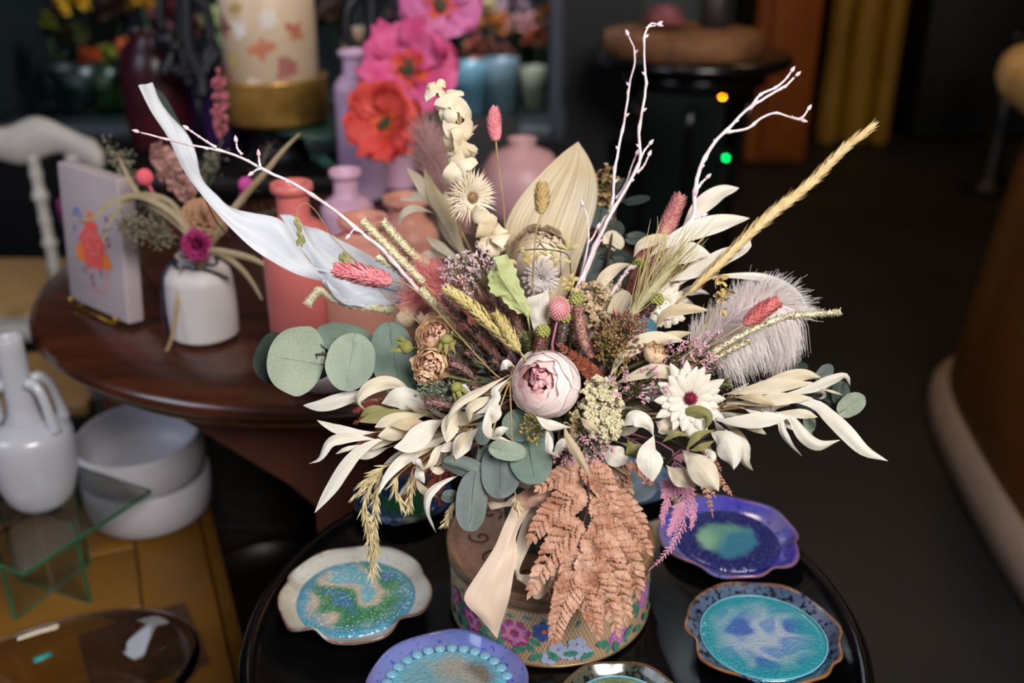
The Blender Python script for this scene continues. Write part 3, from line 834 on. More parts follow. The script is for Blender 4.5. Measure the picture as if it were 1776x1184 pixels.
# dark purple vases at the back, dark cloth
m_purp = mat('dark_burgundy_glass', '#45161f', '#2a0e18', rough=.3, scale=7)
m_purp2 = mat('violet_glass', '#34184a', '#1f1030', rough=.25, scale=7)
m_mag = mat('magenta_glass', '#8a2c6c', '#5c1c4c', rough=.3, scale=9)
def simplevase(px, py, z0, rpx, h, m, name, label, prof=None, d=None):
    p = ON(px, py, z0) if d is None else P(px, py, d)
    c = V(p.x, p.y, z0 + .0015); r = rpx / F * DEP(c)
    prof = prof or [(.8, 0), (.9, .03), (1, .2), (1, .7), (.85, .86), (.6, .94), (.62, 1), (.54, 1), (.5, .94), (.8, .7), (.8, .05)]
    b = MB(); b.lathe([(q * r, z * h) for q, z in prof], c, 40, cap0=True, cap1=True)
    return tag(b.build(name, m, origin=c), label, 'vase')
# a low dark shelf table behind the mahogany one
m_dks = mat('dark_stained_wood', '#150f0e', '#0e0a0a', rough=.45, scale=6)
sd = thing('console_table', 'dark console table behind the mahogany table, carrying the candle bowl', 'table', V(-.35, 1.985, 0))
b = MB(); b.box(V(-.35, 1.985, .735), (.73, .55, .03), bev=.006); b.build('tabletop', m_dks, sd)
for sx in (-1, 1):
    for sy in (-1, 1):
        b = MB(); b.box(V(-.35 + sx * .33, 1.985 + sy * .24, .36), (.04, .04, .718), bev=.004); b.build('leg', m_dks, sd)
simplevase(296, 300, BROWN_Z, 58, .22, m_purp, 'tall_vase', 'tall dark burgundy vase behind the tip of the white leaf', d=1.98)
simplevase(402, 330, BROWN_Z, 52, .16, m_purp2, 'tall_vase', 'dark violet vase below the black iron scrolls', d=2.0)
simplevase(132, 360, BROWN_Z, 30, .085, m_mag, 'small_vase', 'small magenta glass vase half hidden behind the illustrated block', [(.5, 0), (.55, .05), (.3, .2), (.4, .35), (.9, .6), (1, .85), (.95, 1), (.88, 1), (.9, .8), (.3, .4)], d=1.32)

# ---- wrought iron scroll stands
m_iron = mat('black_wrought_iron', '#15141b', '#0d0d12', rough=.4, metal=.3, bump=.3, bscale=80)
def iron(cx, d, label, lines, z_foot, knots):
    p = P(cx, 150, d)
    t = thing('iron_scroll_stand', label, 'candle stand', V(p.x, p.y, z_foot))
    for pl, w in lines:
        b = MB(); b.tube(spline(parse(pl, d, d), 40), w * 1.3, 8); b.build('scroll', m_iron, t)
    for (x, y, r) in knots:
        b = MB(); b.ball(P(x, y, d), r, 12, 8, jit=.3, seed=x); b.build('leaf_knot', m_iron, t)
    b = MB(); q = P(cx, 130, d); b.tube([q, V(q.x, q.y, z_foot + .02)], .007, 8); b.lathe([(.04, .002), (.045, .006), (.02, .014), (.008, .03)], V(q.x, q.y, z_foot), 24, cap0=True, cap1=True); b.build('foot', m_iron, t)
iron(338, 1.78, 'black wrought iron scroll stand between burgundy vase and pressed flower candle',
     [('278,-30 278,30 288,58 300,80 292,110 282,130', .007), ('322,-30 324,40 330,90 350,130 352,170', .010), ('312,-30 312,50 318,100 330,150', .006), ('335,-5 358,15 364,55 360,90 352,120', .007), ('300,118 318,128 340,124', .009), ('365,70 372,95 358,118 350,140', .008)], BROWN_Z + .002,
     [(290, 70, .022), (305, 82, .016), (284, 118, .012), (366, 80, .012)])
iron(645, 1.80, 'black wrought iron scroll stand behind the tall lilac vase',
     [('645,-30 645,60 648,110', .011), ('645,-12 612,0 600,30 606,70 640,96', .009), ('650,-12 682,0 692,30 686,60 655,90', .009)], BROWN_Z + .002,
     [(646, 92, .03)])
# ---- glass cake stand, brass bowl and pressed flower candle
m_gst = mat('green_tinted_glass', '#5f8f80', '#5f8f80', rough=.05, glass=.85, ior=1.45)
cs = P(470, 150, 1.97)
cz = BROWN_Z + .074
def glass_stand(name, c, r, label):
    t = thing(name, label, 'stand', V(c.x, c.y, BROWN_Z))
    b = MB(); b.lathe([(.01, 0), (r, 0), (r + .003, .004), (r, .008), (.01, .008)], V(c.x, c.y, BROWN_Z + .064), 64, cap0=True, cap1=True); b.build('plate', m_gst, t)
    b = MB(); b.lathe([(.05, .002), (.052, .006), (.02, .015), (.014, .03), (.02, .055), (.03, .0635)], V(c.x, c.y, BROWN_Z), 32, cap0=True, cap1=True); b.build('foot', m_gst, t)
gq = P(610, 172, 1.86)
glass_stand('glass_cake_stand', gq, .165, 'green tinted glass cake stand behind the lilac vase')
m_brassb = mat('hammered_brass', '#c79a52', '#7c5a2a', rough=.35, metal=.65, scale=14, bump=.35, bscale=50)
bc = P(474, 140, 1.80)
bz = P(474, 154, 1.80 - .1).z
bz = BROWN_Z + .075
gq2 = V(bc.x, bc.y, BROWN_Z)
b = MB(); b.lathe([(.05, .0), (.055, .004), (.05, .02), (.045, .05), (.06, .072)], V(bc.x, bc.y, BROWN_Z + .0015), 36, cap0=True, cap1=True)
cb = thing('brass_candle_bowl', 'hammered brass bowl under the pressed flower candle', 'candle holder', V(bc.x, bc.y, BROWN_Z))
b.build('foot', m_iron, cb)
rB = 92 / F * 1.8
b = MB(); b.lathe([(rB * .6, .0), (rB * .95, .004), (rB, .012), (rB * 1.0, .078), (rB * 1.02, .082), (rB * .96, .083), (rB * .94, .02), (.01, .012)], V(bc.x, bc.y, bz), 64, cap0=True, cap1=True); b.build('bowl', m_brassb, cb)
# candle with pressed flowers in the wax
rC = rB * .86
cd = thing('pressed_flower_candle', 'large cream candle with orange pressed flowers, in the brass bowl', 'candle', V(bc.x, bc.y, bz + .014))
b = MB(); b.lathe([(rC, 0), (rC, .22), (rC * .95, .226), (.01, .22)], V(bc.x, bc.y, bz + .014), 64, cap0=True, cap1=True)
b.build('wax', mat('cream_wax', '#cdb8a0', '#bda488', rough=.45, scale=10, sss=.2), cd)
b = MB(); rr = random.Random(2)
pm = [mat('pressed_orange', '#b8765a', '#a5583c', rough=.6), mat('pressed_mustard', '#b89a60', rough=.6), mat('pressed_red', '#9a5c58', rough=.6), mat('pressed_white', '#ddd2c8', rough=.6)]
for i, (a0, z, r, k) in enumerate(((-88, .125, .017, 0), (-128, .105, .012, 1), (-100, .06, .015, 3), (-60, .09, .014, 2), (-45, .15, .014, 0), (-140, .16, .014, 2), (-75, .175, .014, 3), (-112, .155, .012, 3), (-70, .04 + .01, .010, 0), (-150, .075, .012, 0), (-115, .19, .011, 1))):
    b.k = k
    npet = 4 + i % 4
    for j in range(npet):
        aa = 2 * PI * j / npet + i + rr.uniform(-.25, .25); q = r * rr.uniform(1.1, 1.7)
        base = len(b.v); b.v += [None] * 10
        for m_ in range(10):
            bb = 2 * PI * m_ / 10
            ex, ez = q * (.5 + .5 * math.cos(bb)), q * .26 * math.sin(bb) * (1.2 - .3 * math.cos(bb))
            xx = ex * math.cos(aa) - ez * math.sin(aa); zz = z + ex * math.sin(aa) + ez * math.cos(aa)
            an = R(a0) + xx / rC
            b.v[base + m_] = V(bc.x + math.cos(an) * (rC + .0008 + .0001 * j), bc.y + math.sin(an) * (rC + .0008 + .0001 * j), bz + .014 + max(.004, min(.215, zz)))
        b.face(list(range(base, base + 10)))
b.build('pressed_flowers', pm, cd)

# cream pillar candle behind the right-hand iron scroll
q = P(640, 90, 1.97)
b = MB(); b.lathe([(.05, 0), (.052, .003), (.052, .21), (.047, .214), (.03, .208), (.004, .206)], V(q.x, q.y, BROWN_Z + .0015), 40, cap0=True, cap1=True)
b.k = 1; b.tube([V(q.x, q.y, BROWN_Z + .206), V(q.x + .001, q.y, BROWN_Z + .217)], .0012, 5)
tag(b.build('pillar_candle', [MATS['cream_wax'], m_iron], origin=V(q.x, q.y, BROWN_Z)), 'plain cream pillar candle behind the iron scroll beside the tallest lilac vase', 'candle')
# ---- pale chair at the left edge
m_chair = mat('chalk_white_paint', '#aba59f', '#99948f', rough=.45, scale=14, bump=.2, bscale=60)
m_seat = mat('tan_rush_seat', '#9c7c52', '#86683f', rough=.7, scale=60, stretch=(1, 12, 1))
CH = V(-1.0, 1.74, 0)
ch = thing('dining_chair', 'chalk white chair with turned back spindles and tan seat by the mahogany table', 'chair', CH)
def tspin(b, x, y, z0, z1, r=.011):
    n = 40; pts = [V(x, y, z0 + (z1 - z0) * i / (n - 1)) for i in range(n)]
    b.tube(pts, [r * (1 + .22 * (1 if (i % 5 == 0) else 0) + (.35 if i in (8, 9, 20, 30, 31) else 0)) for i in range(n)], 10)
zt = .775
for k, x in enumerate((-1.19, -1.09, -1.0, -.845, -.775)):
    b = MB(); tspin(b, x, 1.74, .452, zt + .01, .013 if k in (0, 4) else .010); b.build('spindle', m_chair, ch)
b = MB()
rows = []
for i in range(40):
    x = -1.25 + .53 * i / 39
    f = abs((i / 39) * 2 - 1)
    cz_ = zt + .035 + .012 * math.cos(f * PI * 3) - .02 * f * f
    hh = .036 - .012 * f ** 3 + .006 * math.cos(f * PI * 4)
    if i in (0, 39): hh = .012
    yb = 1.74 + .03 * (1 - f * f)
    rows.append([V(x, yb - .013, cz_ - hh * .8), V(x, yb - .016, cz_), V(x, yb - .011, cz_ + hh * .8), V(x, yb, cz_ + hh), V(x, yb + .011, cz_ + hh * .8), V(x, yb + .016, cz_), V(x, yb + .013, cz_ - hh * .8), V(x, yb, cz_ - hh)])
n0 = b.grid(rows, True); b.face([n0 + j for j in range(8)][::-1]); b.face([n0 + 39 * 8 + j for j in range(8)])
b.build('crest_rail', m_chair, ch)
b = MB(); b.box(V(-.985, 1.93, .438), (.41, .38, .034), bev=.01); b.build('seat_frame', m_chair, ch)
b = MB(); b.box(V(-.985, 1.95, .458), (.36, .32, .016), bev=.006); b.build('seat', m_seat, ch)
for x, y in ((-1.17, 1.76), (-.80, 1.76), (-1.17, 2.1), (-.80, 2.1)):
    b = MB(); b.tube([V(x, y, .002), V(x, y, .14), V(x, y, .15), V(x, y, .30), V(x, y, .425)], [.011, .015, .019, .014, .018], 12); b.build('leg', m_chair, ch)

# tan wooden stool top beyond the yellow chest
q = ON(50, 655, .47)
m_tanw = mat('pale_tan_wood', '#a07c50', '#8c6a40', rough=.55, scale=5, stretch=(1, 8, 1))
st = thing('wooden_stool', 'plain tan wooden stool between the white chair and the yellow chest', 'stool', V(q.x, q.y, 0))
b = MB(); b.box(V(q.x - .08, q.y - .01, .457), (.40, .22, .026), rz=R(8), bev=.006); b.build('seat', m_tanw, st)
for sx in (-1, 1):
    for sy in (-1, 1):
        b = MB(); b.box(V(q.x - .08 + sx * .15, q.y - .01 + sy * .07, .222), (.03, .03, .44), rz=R(8), bev=.004); b.build('leg', m_tanw, st)

# ---- yellow plank chest
m_ych = mat('ochre_yellow_paint', '#77521a', '#643f10', rough=.5, scale=4, stretch=(1, 1, 1), bump=.1)
m_ygap = mat('plank_gap', '#1f1407', rough=.8)
CR = R(22.5)
U = V(math.cos(CR), math.sin(CR), 0); Vv = V(-math.sin(CR), math.cos(CR), 0)
E0 = V(-.300, .84, 0)
CZ = .42
def chp(a, c, z): return E0 + U * a + Vv * c + V(0, 0, z)
MR = Matrix.Rotation(CR, 4, 'Z')
yc = thing('yellow_chest', 'ochre yellow painted plank chest carrying the white bowls and glass riser', 'chest', chp(-.45, .05, 0))
b = MB(); b.box(V(0, 0, 0), (.90, .86, .40), M=Matrix.Translation(chp(-.46, -.02, .201)) @ MR, bev=.004); b.build('chest_body', m_ych, yc)
def plank(a0, a1, c0, c1):
    b = MB(); b.box(V(0, 0, 0), (a1 - a0 - .0022, c1 - c0 - .0022, .022), M=Matrix.Translation(chp((a0 + a1) / 2, (c0 + c1) / 2, CZ - .0105)) @ MR, bev=.0015); b.build('top_plank', m_ych, yc)
plank(-.085, 0, -.45, .43)
for c0 in (-.45, -.34, -.215, -.09, .045, .175, .305): plank(-.94, -.085, c0, {-.45: -.34, -.34: -.215, -.215: -.09, -.09: .045, .045: .175, .175: .305, .305: .43}[c0])
b = MB(); b.box(V(0, 0, 0), (.018, .88, .03), M=Matrix.Translation(chp(.0105, -.01, CZ - .035)) @ MR, bev=.003); b.build('edge_strip', m_ych, yc)

# ---- glass riser with a square plate, on two crossed panes
m_glass = mat('clear_glass', '#f4faf7', '#f4faf7', rough=.0, glass=1.0, ior=1.45)
m_gedge = mat('green_glass_edge', '#1c4a30', '#2a6040', rough=.15, spec=.6)
PA, PB, PC, PD = V(-.523, .873, 0), V(-.44, 1.037, 0), V(-.604, 1.12, 0), V(-.687, .956, 0)
gc = (PA + PC) / 2
PZ = .538
gr = thing('glass_riser', 'square green edged glass riser carrying the white bottle vase', 'riser', V(gc.x, gc.y, CZ))
e1 = (PB - PA); ang = math.atan2(e1.y, e1.x)
b = MB(); b.box(V(0, 0, 0), (e1.length, e1.length, .004), M=Matrix.Translation(V(gc.x, gc.y, PZ)) @ Matrix.Rotation(ang, 4, 'Z')); b.build('glass_plate', m_glass, gr, smooth=False)
b = MB()
for s_, (w1, w2) in (((0, 1), (e1.length, .0016)), ((0, -1), (e1.length, .0016)), ((1, 0), (.0016, e1.length)), ((-1, 0), (.0016, e1.length))):
    b.box(V(0, 0, 0), (w1, w2, .0042), M=Matrix.Translation(V(gc.x, gc.y, PZ)) @ Matrix.Rotation(ang, 4, 'Z') @ Matrix.Translation(V(s_[0] * e1.length / 2, s_[1] * e1.length / 2, 0)))
b.build('plate_edge', m_gedge, gr, smooth=False)
for k in (0, 1):
    a = R(-23 + 90 * k)
    Mx = Matrix.Translation(V(gc.x, gc.y, (CZ + PZ - .002) / 2 + .0006)) @ Matrix.Rotation(a, 4, 'Z')
    hh = PZ - .002 - CZ - .002
    b = MB(); b.box(V(0, 0, 0), (.116, .004, hh), M=Mx); b.build('crossed_pane', m_glass, gr, smooth=False)
    b = MB()
    for sx in (-1, 1): b.box(V(0, 0, 0), (.0022, .0044, hh), M=Mx @ Matrix.Translation(V(sx * .0585, 0, 0)))
    b.box(V(0, 0, 0), (.116, .0044, .0018), M=Mx @ Matrix.Translation(V(0, 0, -hh / 2 + .0009)))
    b.build('pane_edge', m_gedge, gr, smooth=False)

# ---- white bottle vase with two handles
m_gw = mat('glazed_white_ceramic', '#a6a8b0', '#9e9ca2', rough=.28, scale=6, spec=.5, coat=.3)
bp_ = ON(76, 872, PZ + .002); bc_ = V(bp_.x, bp_.y, PZ + .0035)
hv = thing('handled_bottle_vase', 'white glazed bottle vase with small loop handles on the glass riser', 'vase', bc_)
b = MB(); b.lathe([(.024, 0), (.030, .003), (.038, .014), (.044, .035), (.0475, .065), (.0485, .088), (.047, .098), (.042, .105), (.030, .110), (.022, .114), (.0175, .121), (.0165, .135), (.0160, .17), (.0158, .20), (.0160, .212), (.0150, .214), (.0132, .212), (.013, .13), (.04, .09), (.02, .01)], bc_, 64, cap0=True, cap1=True); b.build('vase_body', m_gw, hv)
for a in (-20, 35, 160, 215):
    a = R(a); u_ = V(math.cos(a), math.sin(a), 0)
    b = MB(); b.tube(spline([bc_ + u_ * .015 + V(0, 0, .158), bc_ + u_ * .024 + V(0, 0, .160), bc_ + u_ * .033 + V(0, 0, .148), bc_ + u_ * .038 + V(0, 0, .125), bc_ + u_ * .041 + V(0, 0, .102)], 18), [.0075 - .002 * math.sin(PI * i / 17) for i in range(18)], 12); b.build('handle', m_gw, hv)

# ---- two nested white bowls
m_bowl = mat('matte_white_bowl', '#b4b0b8', '#a8a4aa', rough=.4, scale=6, spec=.4)
def white_bowl(c, tilt, label):
    b = MB(); prof = [(.045, 0), (.066, .002), (.079, .012), (.083, .035), (.083, .056), (.080, .0585), (.077, .056), (.076, .03), (.068, .012), (.05, .0085), (.03, .0081), (.0001, .008)]
    b.lathe([(r, z * 1.2) for r, z in prof], V(0, 0, 0), 64, cap0=True)
    T = Matrix.Translation(c) @ Matrix.Rotation(tilt[0], 4, 'X') @ Matrix.Rotation(tilt[1], 4, 'Y')
    b.v = [T @ v for v in b.v]
    tag(b.build('serving_bowl', m_bowl, origin=c), label, 'bowl', 'stacked white bowls')
bw = V(-.497, 1.165, CZ + .001)
white_bowl(bw, (0, 0), 'lower of the two stacked white bowls on the yellow chest')
white_bowl(bw + V(0.001, .002, .060), (R(4), R(-1.5)), 'upper tilted white bowl of the stack, its inside showing')

# ---- glass oval dish on a brown mat
m_mat = mat('brown_textured_mat', '#4b3020', '#35211a', rough=.85, scale=120, bump=.8, bscale=220)
gd = V(-.452, .798, CZ)
b = MB(); b.box(V(0, 0, 0), (.12, .12, .004), M=Matrix.Translation(gd + V(.035, .091, .003)) @ MR @ Matrix.Rotation(R(8), 4, 'Z'), bev=.0015)
tag(b.build('textured_mat', m_mat, origin=gd), 'square dark brown textured mat peeping out from under the glass dish', 'mat')
m_gdish = mat('smoky_glass_dish', '#efe6d6', '#efe6d6', rough=.01, glass=1.0, ior=1.4)
def oval(r, z, ph): return (r * (1 + .14 * math.cos(2 * ph)), z)
gt = thing('glass_dish', 'oval clear glass dish with a small turquoise sticker on the yellow chest', 'dish', gd + V(0, 0, .006))
b = MB(); b.lathe([(.045, 0), (.06, .001), (.075, .012), (.098, .034), (.11, .040), (.112, .042), (.108, .0435), (.095, .038), (.073, .016), (.058, .005), (.01, .004)], V(0, 0, 0), 72, wob=oval, cap0=True, cap1=True)
T = Matrix.Translation(gd + V(0, 0, .0062)) @ MR
b.v = [T @ v for v in b.v]; b.build('dish_body', m_gdish, gt)
b = MB(); b.tube([T @ V(.1125 * (1 + .14 * math.cos(2 * a)) * math.cos(a), .1125 * (1 + .14 * math.cos(2 * a)) * math.sin(a), .0425) for a in [2 * PI * i / 72 for i in range(73)]], .0017, 6, cap=False)
b.build('rim', mat('dark_glass_rim', '#3a2a1c', '#4b3826', rough=.15, spec=.6), gt)
sp_ = P(75, 1143, 1)
sq = ON(75, 1143, CZ + .041)
b = MB(); b.box(V(0, 0, 0), (.018, .007, .0006), M=Matrix.Translation(sq + V(0, 0, .003)) @ Matrix.Rotation(R(42), 4, 'Z') @ Matrix.Rotation(R(18), 4, 'X')); 
for k in range(3): b.k = 1; b.ball(sq + V(math.cos(R(42)) * (k - 1) * .004, math.sin(R(42)) * (k - 1) * .004, .0038), .0009, 6, 4, sq=(1, 1, .4))
b.build('sticker', [mat('turquoise_sticker', '#16807c', rough=.5), mat('sticker_white', '#9fd0cc', rough=.5)], gt)
# ================================================================== small black table, tin and glazed dishes
m_btop = mat('black_gloss_tabletop', '#050507', '#030304', rough=.24, scale=4, spec=.35)
KT = V(.034, .655, 0)
kt = thing('round_side_table', 'round black glossy side table under the bouquet and the dishes', 'table', KT)
b = MB(); b.lathe([(.01, 0), (.235, 0), (.247, .004), (.252, .012), (.252, .022), (.249, .0265), (.244, .027), (.240, .024), (.236, .020), (.01, .020)], KT + V(0, 0, TABLE_Z - .02), 128, cap0=True, cap1=True); b.build('tabletop', m_btop, kt)
b = MB(); b.lathe([(.13, 0), (.135, .008), (.12, .02), (.03, .04), (.022, .1), (.022, .5), (.03, .58), (.07, .62), (.075, .629)], KT + V(0, 0, .001), 40, cap0=True, cap1=True); b.build('pedestal', m_btop, kt)

# ---- tin
TN = V(.032, .690, TABLE_Z + .001); TR, TH = .0835, .068
tn = thing('biscuit_tin', 'round cream tin with printed roses under the vase', 'tin', TN)
m_tin = mat('woven_cream_print', '#b5977a', '#8a6c52', rough=.4, scale=260, spec=.4, detail=0)
mt = m_tin.node_tree; N = mt.nodes; L = mt.links
ck2 = N.new('ShaderNodeTexChecker'); ck2.inputs['Scale'].default_value = 1
uvm = N.new('ShaderNodeMapping'); uvm.inputs['Scale'].default_value = (340, 44, 1)
tcn = N.new('ShaderNodeTexCoord'); L.new(tcn.outputs['UV'], uvm.inputs['Vector']); L.new(uvm.outputs[0], ck2.inputs['Vector'])
ck2.inputs['Color1'].default_value = (*srgb('#b39a80'), 1); ck2.inputs['Color2'].default_value = (*srgb('#93765c'), 1)
L.new(ck2.outputs[0], N['Principled BSDF'].inputs['Base Color'])
tin_m = [m_tin] + [mat(n_, c_, c2_, rough=.4, scale=300) for n_, c_, c2_ in (('tin_rose', '#9c4a70', '#7c3258'), ('tin_rose_light', '#bf7a9a', '#a8608a'), ('tin_blue', '#46578c', '#33437a'), ('tin_green', '#4b8470', '#356a5a'), ('tin_pale_blue', '#9aa6bf', '#8b98b6'), ('tin_orange', '#d06a3c', '#c25c30'), ('tin_lilac', '#a06cb0', '#8d58a0'))]
b = MB()
b.lathe([(TR - .003, 0), (TR - .0005, .0015), (TR, .004), (TR, TH - .012)], TN, 120, cap0=True)
LY2 = [0]
def onT(a, z, off): return TN + V(math.cos(a) * (TR + off), math.sin(a) * (TR + off), z)
def tblot(deg, z, r, k, n=14, e=.2, lob=5, ar=1.0, rot=0.0, ph0=0.0):
    """flat printed patch wrapped onto the tin wall; deg from the front, + to the right"""
    LY2[0] += 1; off = .00015 + .000012 * LY2[0]
    b.k = k; base = len(b.v)
    a0 = R(-90 + deg)
    def pt(x, y):
        xx = x * math.cos(rot) - y * math.sin(rot); yy = x * math.sin(rot) + y * math.cos(rot)
        return onT(a0 + xx / TR, min(TH - .0125, max(.003, z + yy)), off)
    b.v.append(pt(0, 0))
    for i in range(n):
        a = 2 * PI * i / n; rr_ = r * (1 + e * math.sin(a * lob + ph0))
        b.v.append(pt(rr_ * math.cos(a) * ar, rr_ * math.sin(a)))
    for i in range(n): b.face((base, base + 1 + i, base + 1 + (i + 1) % n))
def trose(deg, z, r, k=1):
    for s_ in (-1, 1):
        for j in range(3): tblot(deg + s_ * r / TR * 57 * (1.0 + .3 * j), z - r * (.9 - .5 * j), r * .42, 4, ar=.55, rot=s_ * (.6 + .5 * j), e=.08, lob=9, n=20)
    tblot(deg, z, r, k, n=30, e=.10, lob=7)
    for j in range(6): tblot(deg + math.cos(j * 1.047 + .5) * r / TR * 57 * .72, z + math.sin(j * 1.047 + .5) * r * .72, r * .26, 2 if j % 2 else 7, ar=.5, rot=j * 1.047 + 2.0, e=.08)
    for j in range(5): tblot(deg + math.cos(j * 1.26) * r / TR * 57 * .45, z + math.sin(j * 1.26) * r * .45, r * .34, 2, ar=.6, rot=j * 1.26, e=.1)
    tblot(deg, z + r * .05, r * .28, k, n=16, e=.15); tblot(deg - 3, z - r * .1, r * .12, 6)
def tdaisy(deg, z, r):
    for j in range(7):
        a = 2 * PI * j / 7
        tblot(deg + math.cos(a) * r / TR * 57 * .55, z + math.sin(a) * r * .55, r * .36, 3, ar=1.4, rot=a, e=.05)
    tblot(deg, z, r * .2, 6)
rt = random.Random(9)
for dg in (-175, -105, -22, 40, 58, 120):
    pass
trose(-21, .030, .0125); tdaisy(-5, .036, .0095); trose(38, .017, .009, 7); trose(62, .036, .011, 7); trose(-50, .024, .011); trose(-66, .032, .008)
for dg, z in ((2, .02), (8, .016), (-2, .012), (12, .024), (16, .014)): 
    for j in range(5): tblot(dg + 3 * math.cos(j * 1.26), z + .004 * math.sin(j * 1.26), .0032, 5, e=.08)
for dg in range(-72, 80, 9):
    tblot(dg, .014 + .004 * math.sin(dg), .006, 4, ar=.5, rot=rt.uniform(0, 3), e=.1, lob=9, n=20)
    tblot(dg + 4, .046 + .003 * math.sin(dg * 2), .003, 4, ar=.4, rot=rt.uniform(0, 3))
for dg in (100, 130, 160, 190, 220, 250): trose(dg, .03, .011, 1 if dg % 20 else 7)
b.k = 0
b.build('tin_body', tin_m, tn)
m_lid = mat('tin_lid_print', '#8d6a50', '#77543e', rough=.35, scale=300, spec=.4)
b = MB(); b.lathe([(TR + .0004, TH - .013), (TR + .0015, TH - .0125), (TR + .0015, TH - .003), (TR + .0008, TH - .0005), (TR - .002, TH), (TR - .006, TH - .002), (TR - .012, TH - .001), (.01, TH)], TN, 120, cap1=True)
b.build('lid', m_lid, tn)
b = MB(); b.tube([TN + V((TR + .0012) * math.cos(a), (TR + .0012) * math.sin(a), TH - .0025) for a in [2 * PI * i / 100 for i in range(101)]], .0016, 8, cap=False)
b.tube([TN + V((TR + .001) * math.cos(a), (TR + .001) * math.sin(a), TH - .013) for a in [2 * PI * i / 100 for i in range(101)]], .0009, 8, cap=False)
b.build('lid_bead', mat('gilt_tin_rim', '#9a825e', '#7a6242', rough=.3, metal=.5), tn)
b = MB(); b.tube([TN + V((TR - .0005) * math.cos(a), (TR - .0005) * math.sin(a), .0022) for a in [2 * PI * i / 100 for i in range(101)]], .0014, 8, cap=False)
b.build('base_bead', MATS['gilt_tin_rim'], tn)
# dark ornament printed in the lid: small scrolls
b = MB()
for a0 in (150, 185, 215, 248, 292, 330):
    c0 = TN + V(.058 * math.cos(R(a0)), .058 * math.sin(R(a0)), TH + .0003)
    pts = [c0 + V(.010 * (1 - i / 16) * math.cos(i * .5 + a0), .010 * (1 - i / 16) * math.sin(i * .5 + a0), 0) for i in range(15)]
    b.tube(pts, .0007, 4)
b.build('lid_scrollwork', mat('lid_scroll_ink', '#2f221a', rough=.5), tn)

# ---- glass vase holding the bouquet
VC = V(.030, .688, TABLE_Z + TH + .0025)
VH = .088
m_vg = mat('grey_ribbed_glass', '#6d7072', '#55585b', rough=.15, glass=.55, ior=1.3, scale=10)
def vr(r, z, ph): return (r * (1 + .018 * math.cos(ph * 28)), z)
b = MB(); b.lathe([(.030, 0), (.034, .003), (.036, .02), (.0355, .06), (.032, .085), (.034, .105), (.037, VH), (.0355, VH), (.032, .104), (.030, .085), (.033, .06), (.033, .02), (.01, .006)], VC, 168, wob=vr, cap0=True, cap1=True)
tag(b.build('ribbed_glass_vase', m_vg, origin=VC), 'grey ribbed glass vase on the tin, holding the big dried bouquet', 'vase')
M0 = VC + V(0, 0, VH - .004)   # mouth of the vase

# ---- dishes: glazed clay with a crackle glass pool
def dish_mat(name, rim1, rim2, speck, edge, amt=.52):
    m = mat(name, rim1, rim2, rough=.22, scale=14, spec=.5, coat=.5, bump=.2, bscale=60, bal=.5)
    nt = m.node_tree; N = nt.nodes; L = nt.links
    b_ = N['Principled BSDF']
    src = b_.inputs['Base Color'].links[0].from_socket
    tc = [n for n in N if n.type == 'TEX_COORD'][0]
    vo = N.new('ShaderNodeTexNoise'); vo.inputs['Scale'].default_value = 220; vo.inputs['Detail'].default_value = 2
    L.new(tc.outputs['Object'], vo.inputs['Vector'])
    rp = N.new('ShaderNodeValToRGB'); rp.color_ramp.elements[0].position = amt; rp.color_ramp.elements[1].position = amt + .08
    L.new(vo.outputs['Fac'], rp.inputs[0])
    mm = N.new('ShaderNodeMixRGB'); mm.inputs[2].default_value = (*srgb(speck), 1)
    L.new(rp.outputs[0], mm.inputs[0]); L.new(src, mm.inputs[1])
    # bare clay along the very edge (v runs 0..1 over the profile)
    sx = N.new('ShaderNodeSeparateXYZ'); L.new(tc.outputs['UV'], sx.inputs[0])
    r2 = N.new('ShaderNodeValToRGB'); e = r2.color_ramp.elements
    e[0].position = .36; e[0].color = (0, 0, 0, 1); e[1].position = .60; e[1].color = (0, 0, 0, 1)
    e2 = r2.color_ramp.elements.new(.47); e2.color = (1, 1, 1, 1)
    L.new(sx.outputs['Y'], r2.inputs[0])
    nz = N.new('ShaderNodeTexNoise'); nz.inputs['Scale'].default_value = 35; L.new(tc.outputs['Object'], nz.inputs['Vector'])
    mu = N.new('ShaderNodeMath'); mu.operation = 'MULTIPLY'; L.new(r2.outputs[0], mu.inputs[0])
    r3 = N.new('ShaderNodeValToRGB'); r3.color_ramp.elements[0].position = .38; r3.color_ramp.elements[1].position = .50; L.new(nz.outputs['Fac'], r3.inputs[0]); L.new(r3.outputs[0], mu.inputs[1])
    m2 = N.new('ShaderNodeMixRGB'); m2.inputs[2].default_value = (*srgb(edge), 1)
    L.new(mu.outputs[0], m2.inputs[0]); L.new(mm.outputs[0], m2.inputs[1])
    L.new(m2.outputs[0], b_.inputs['Base Color'])
    return m
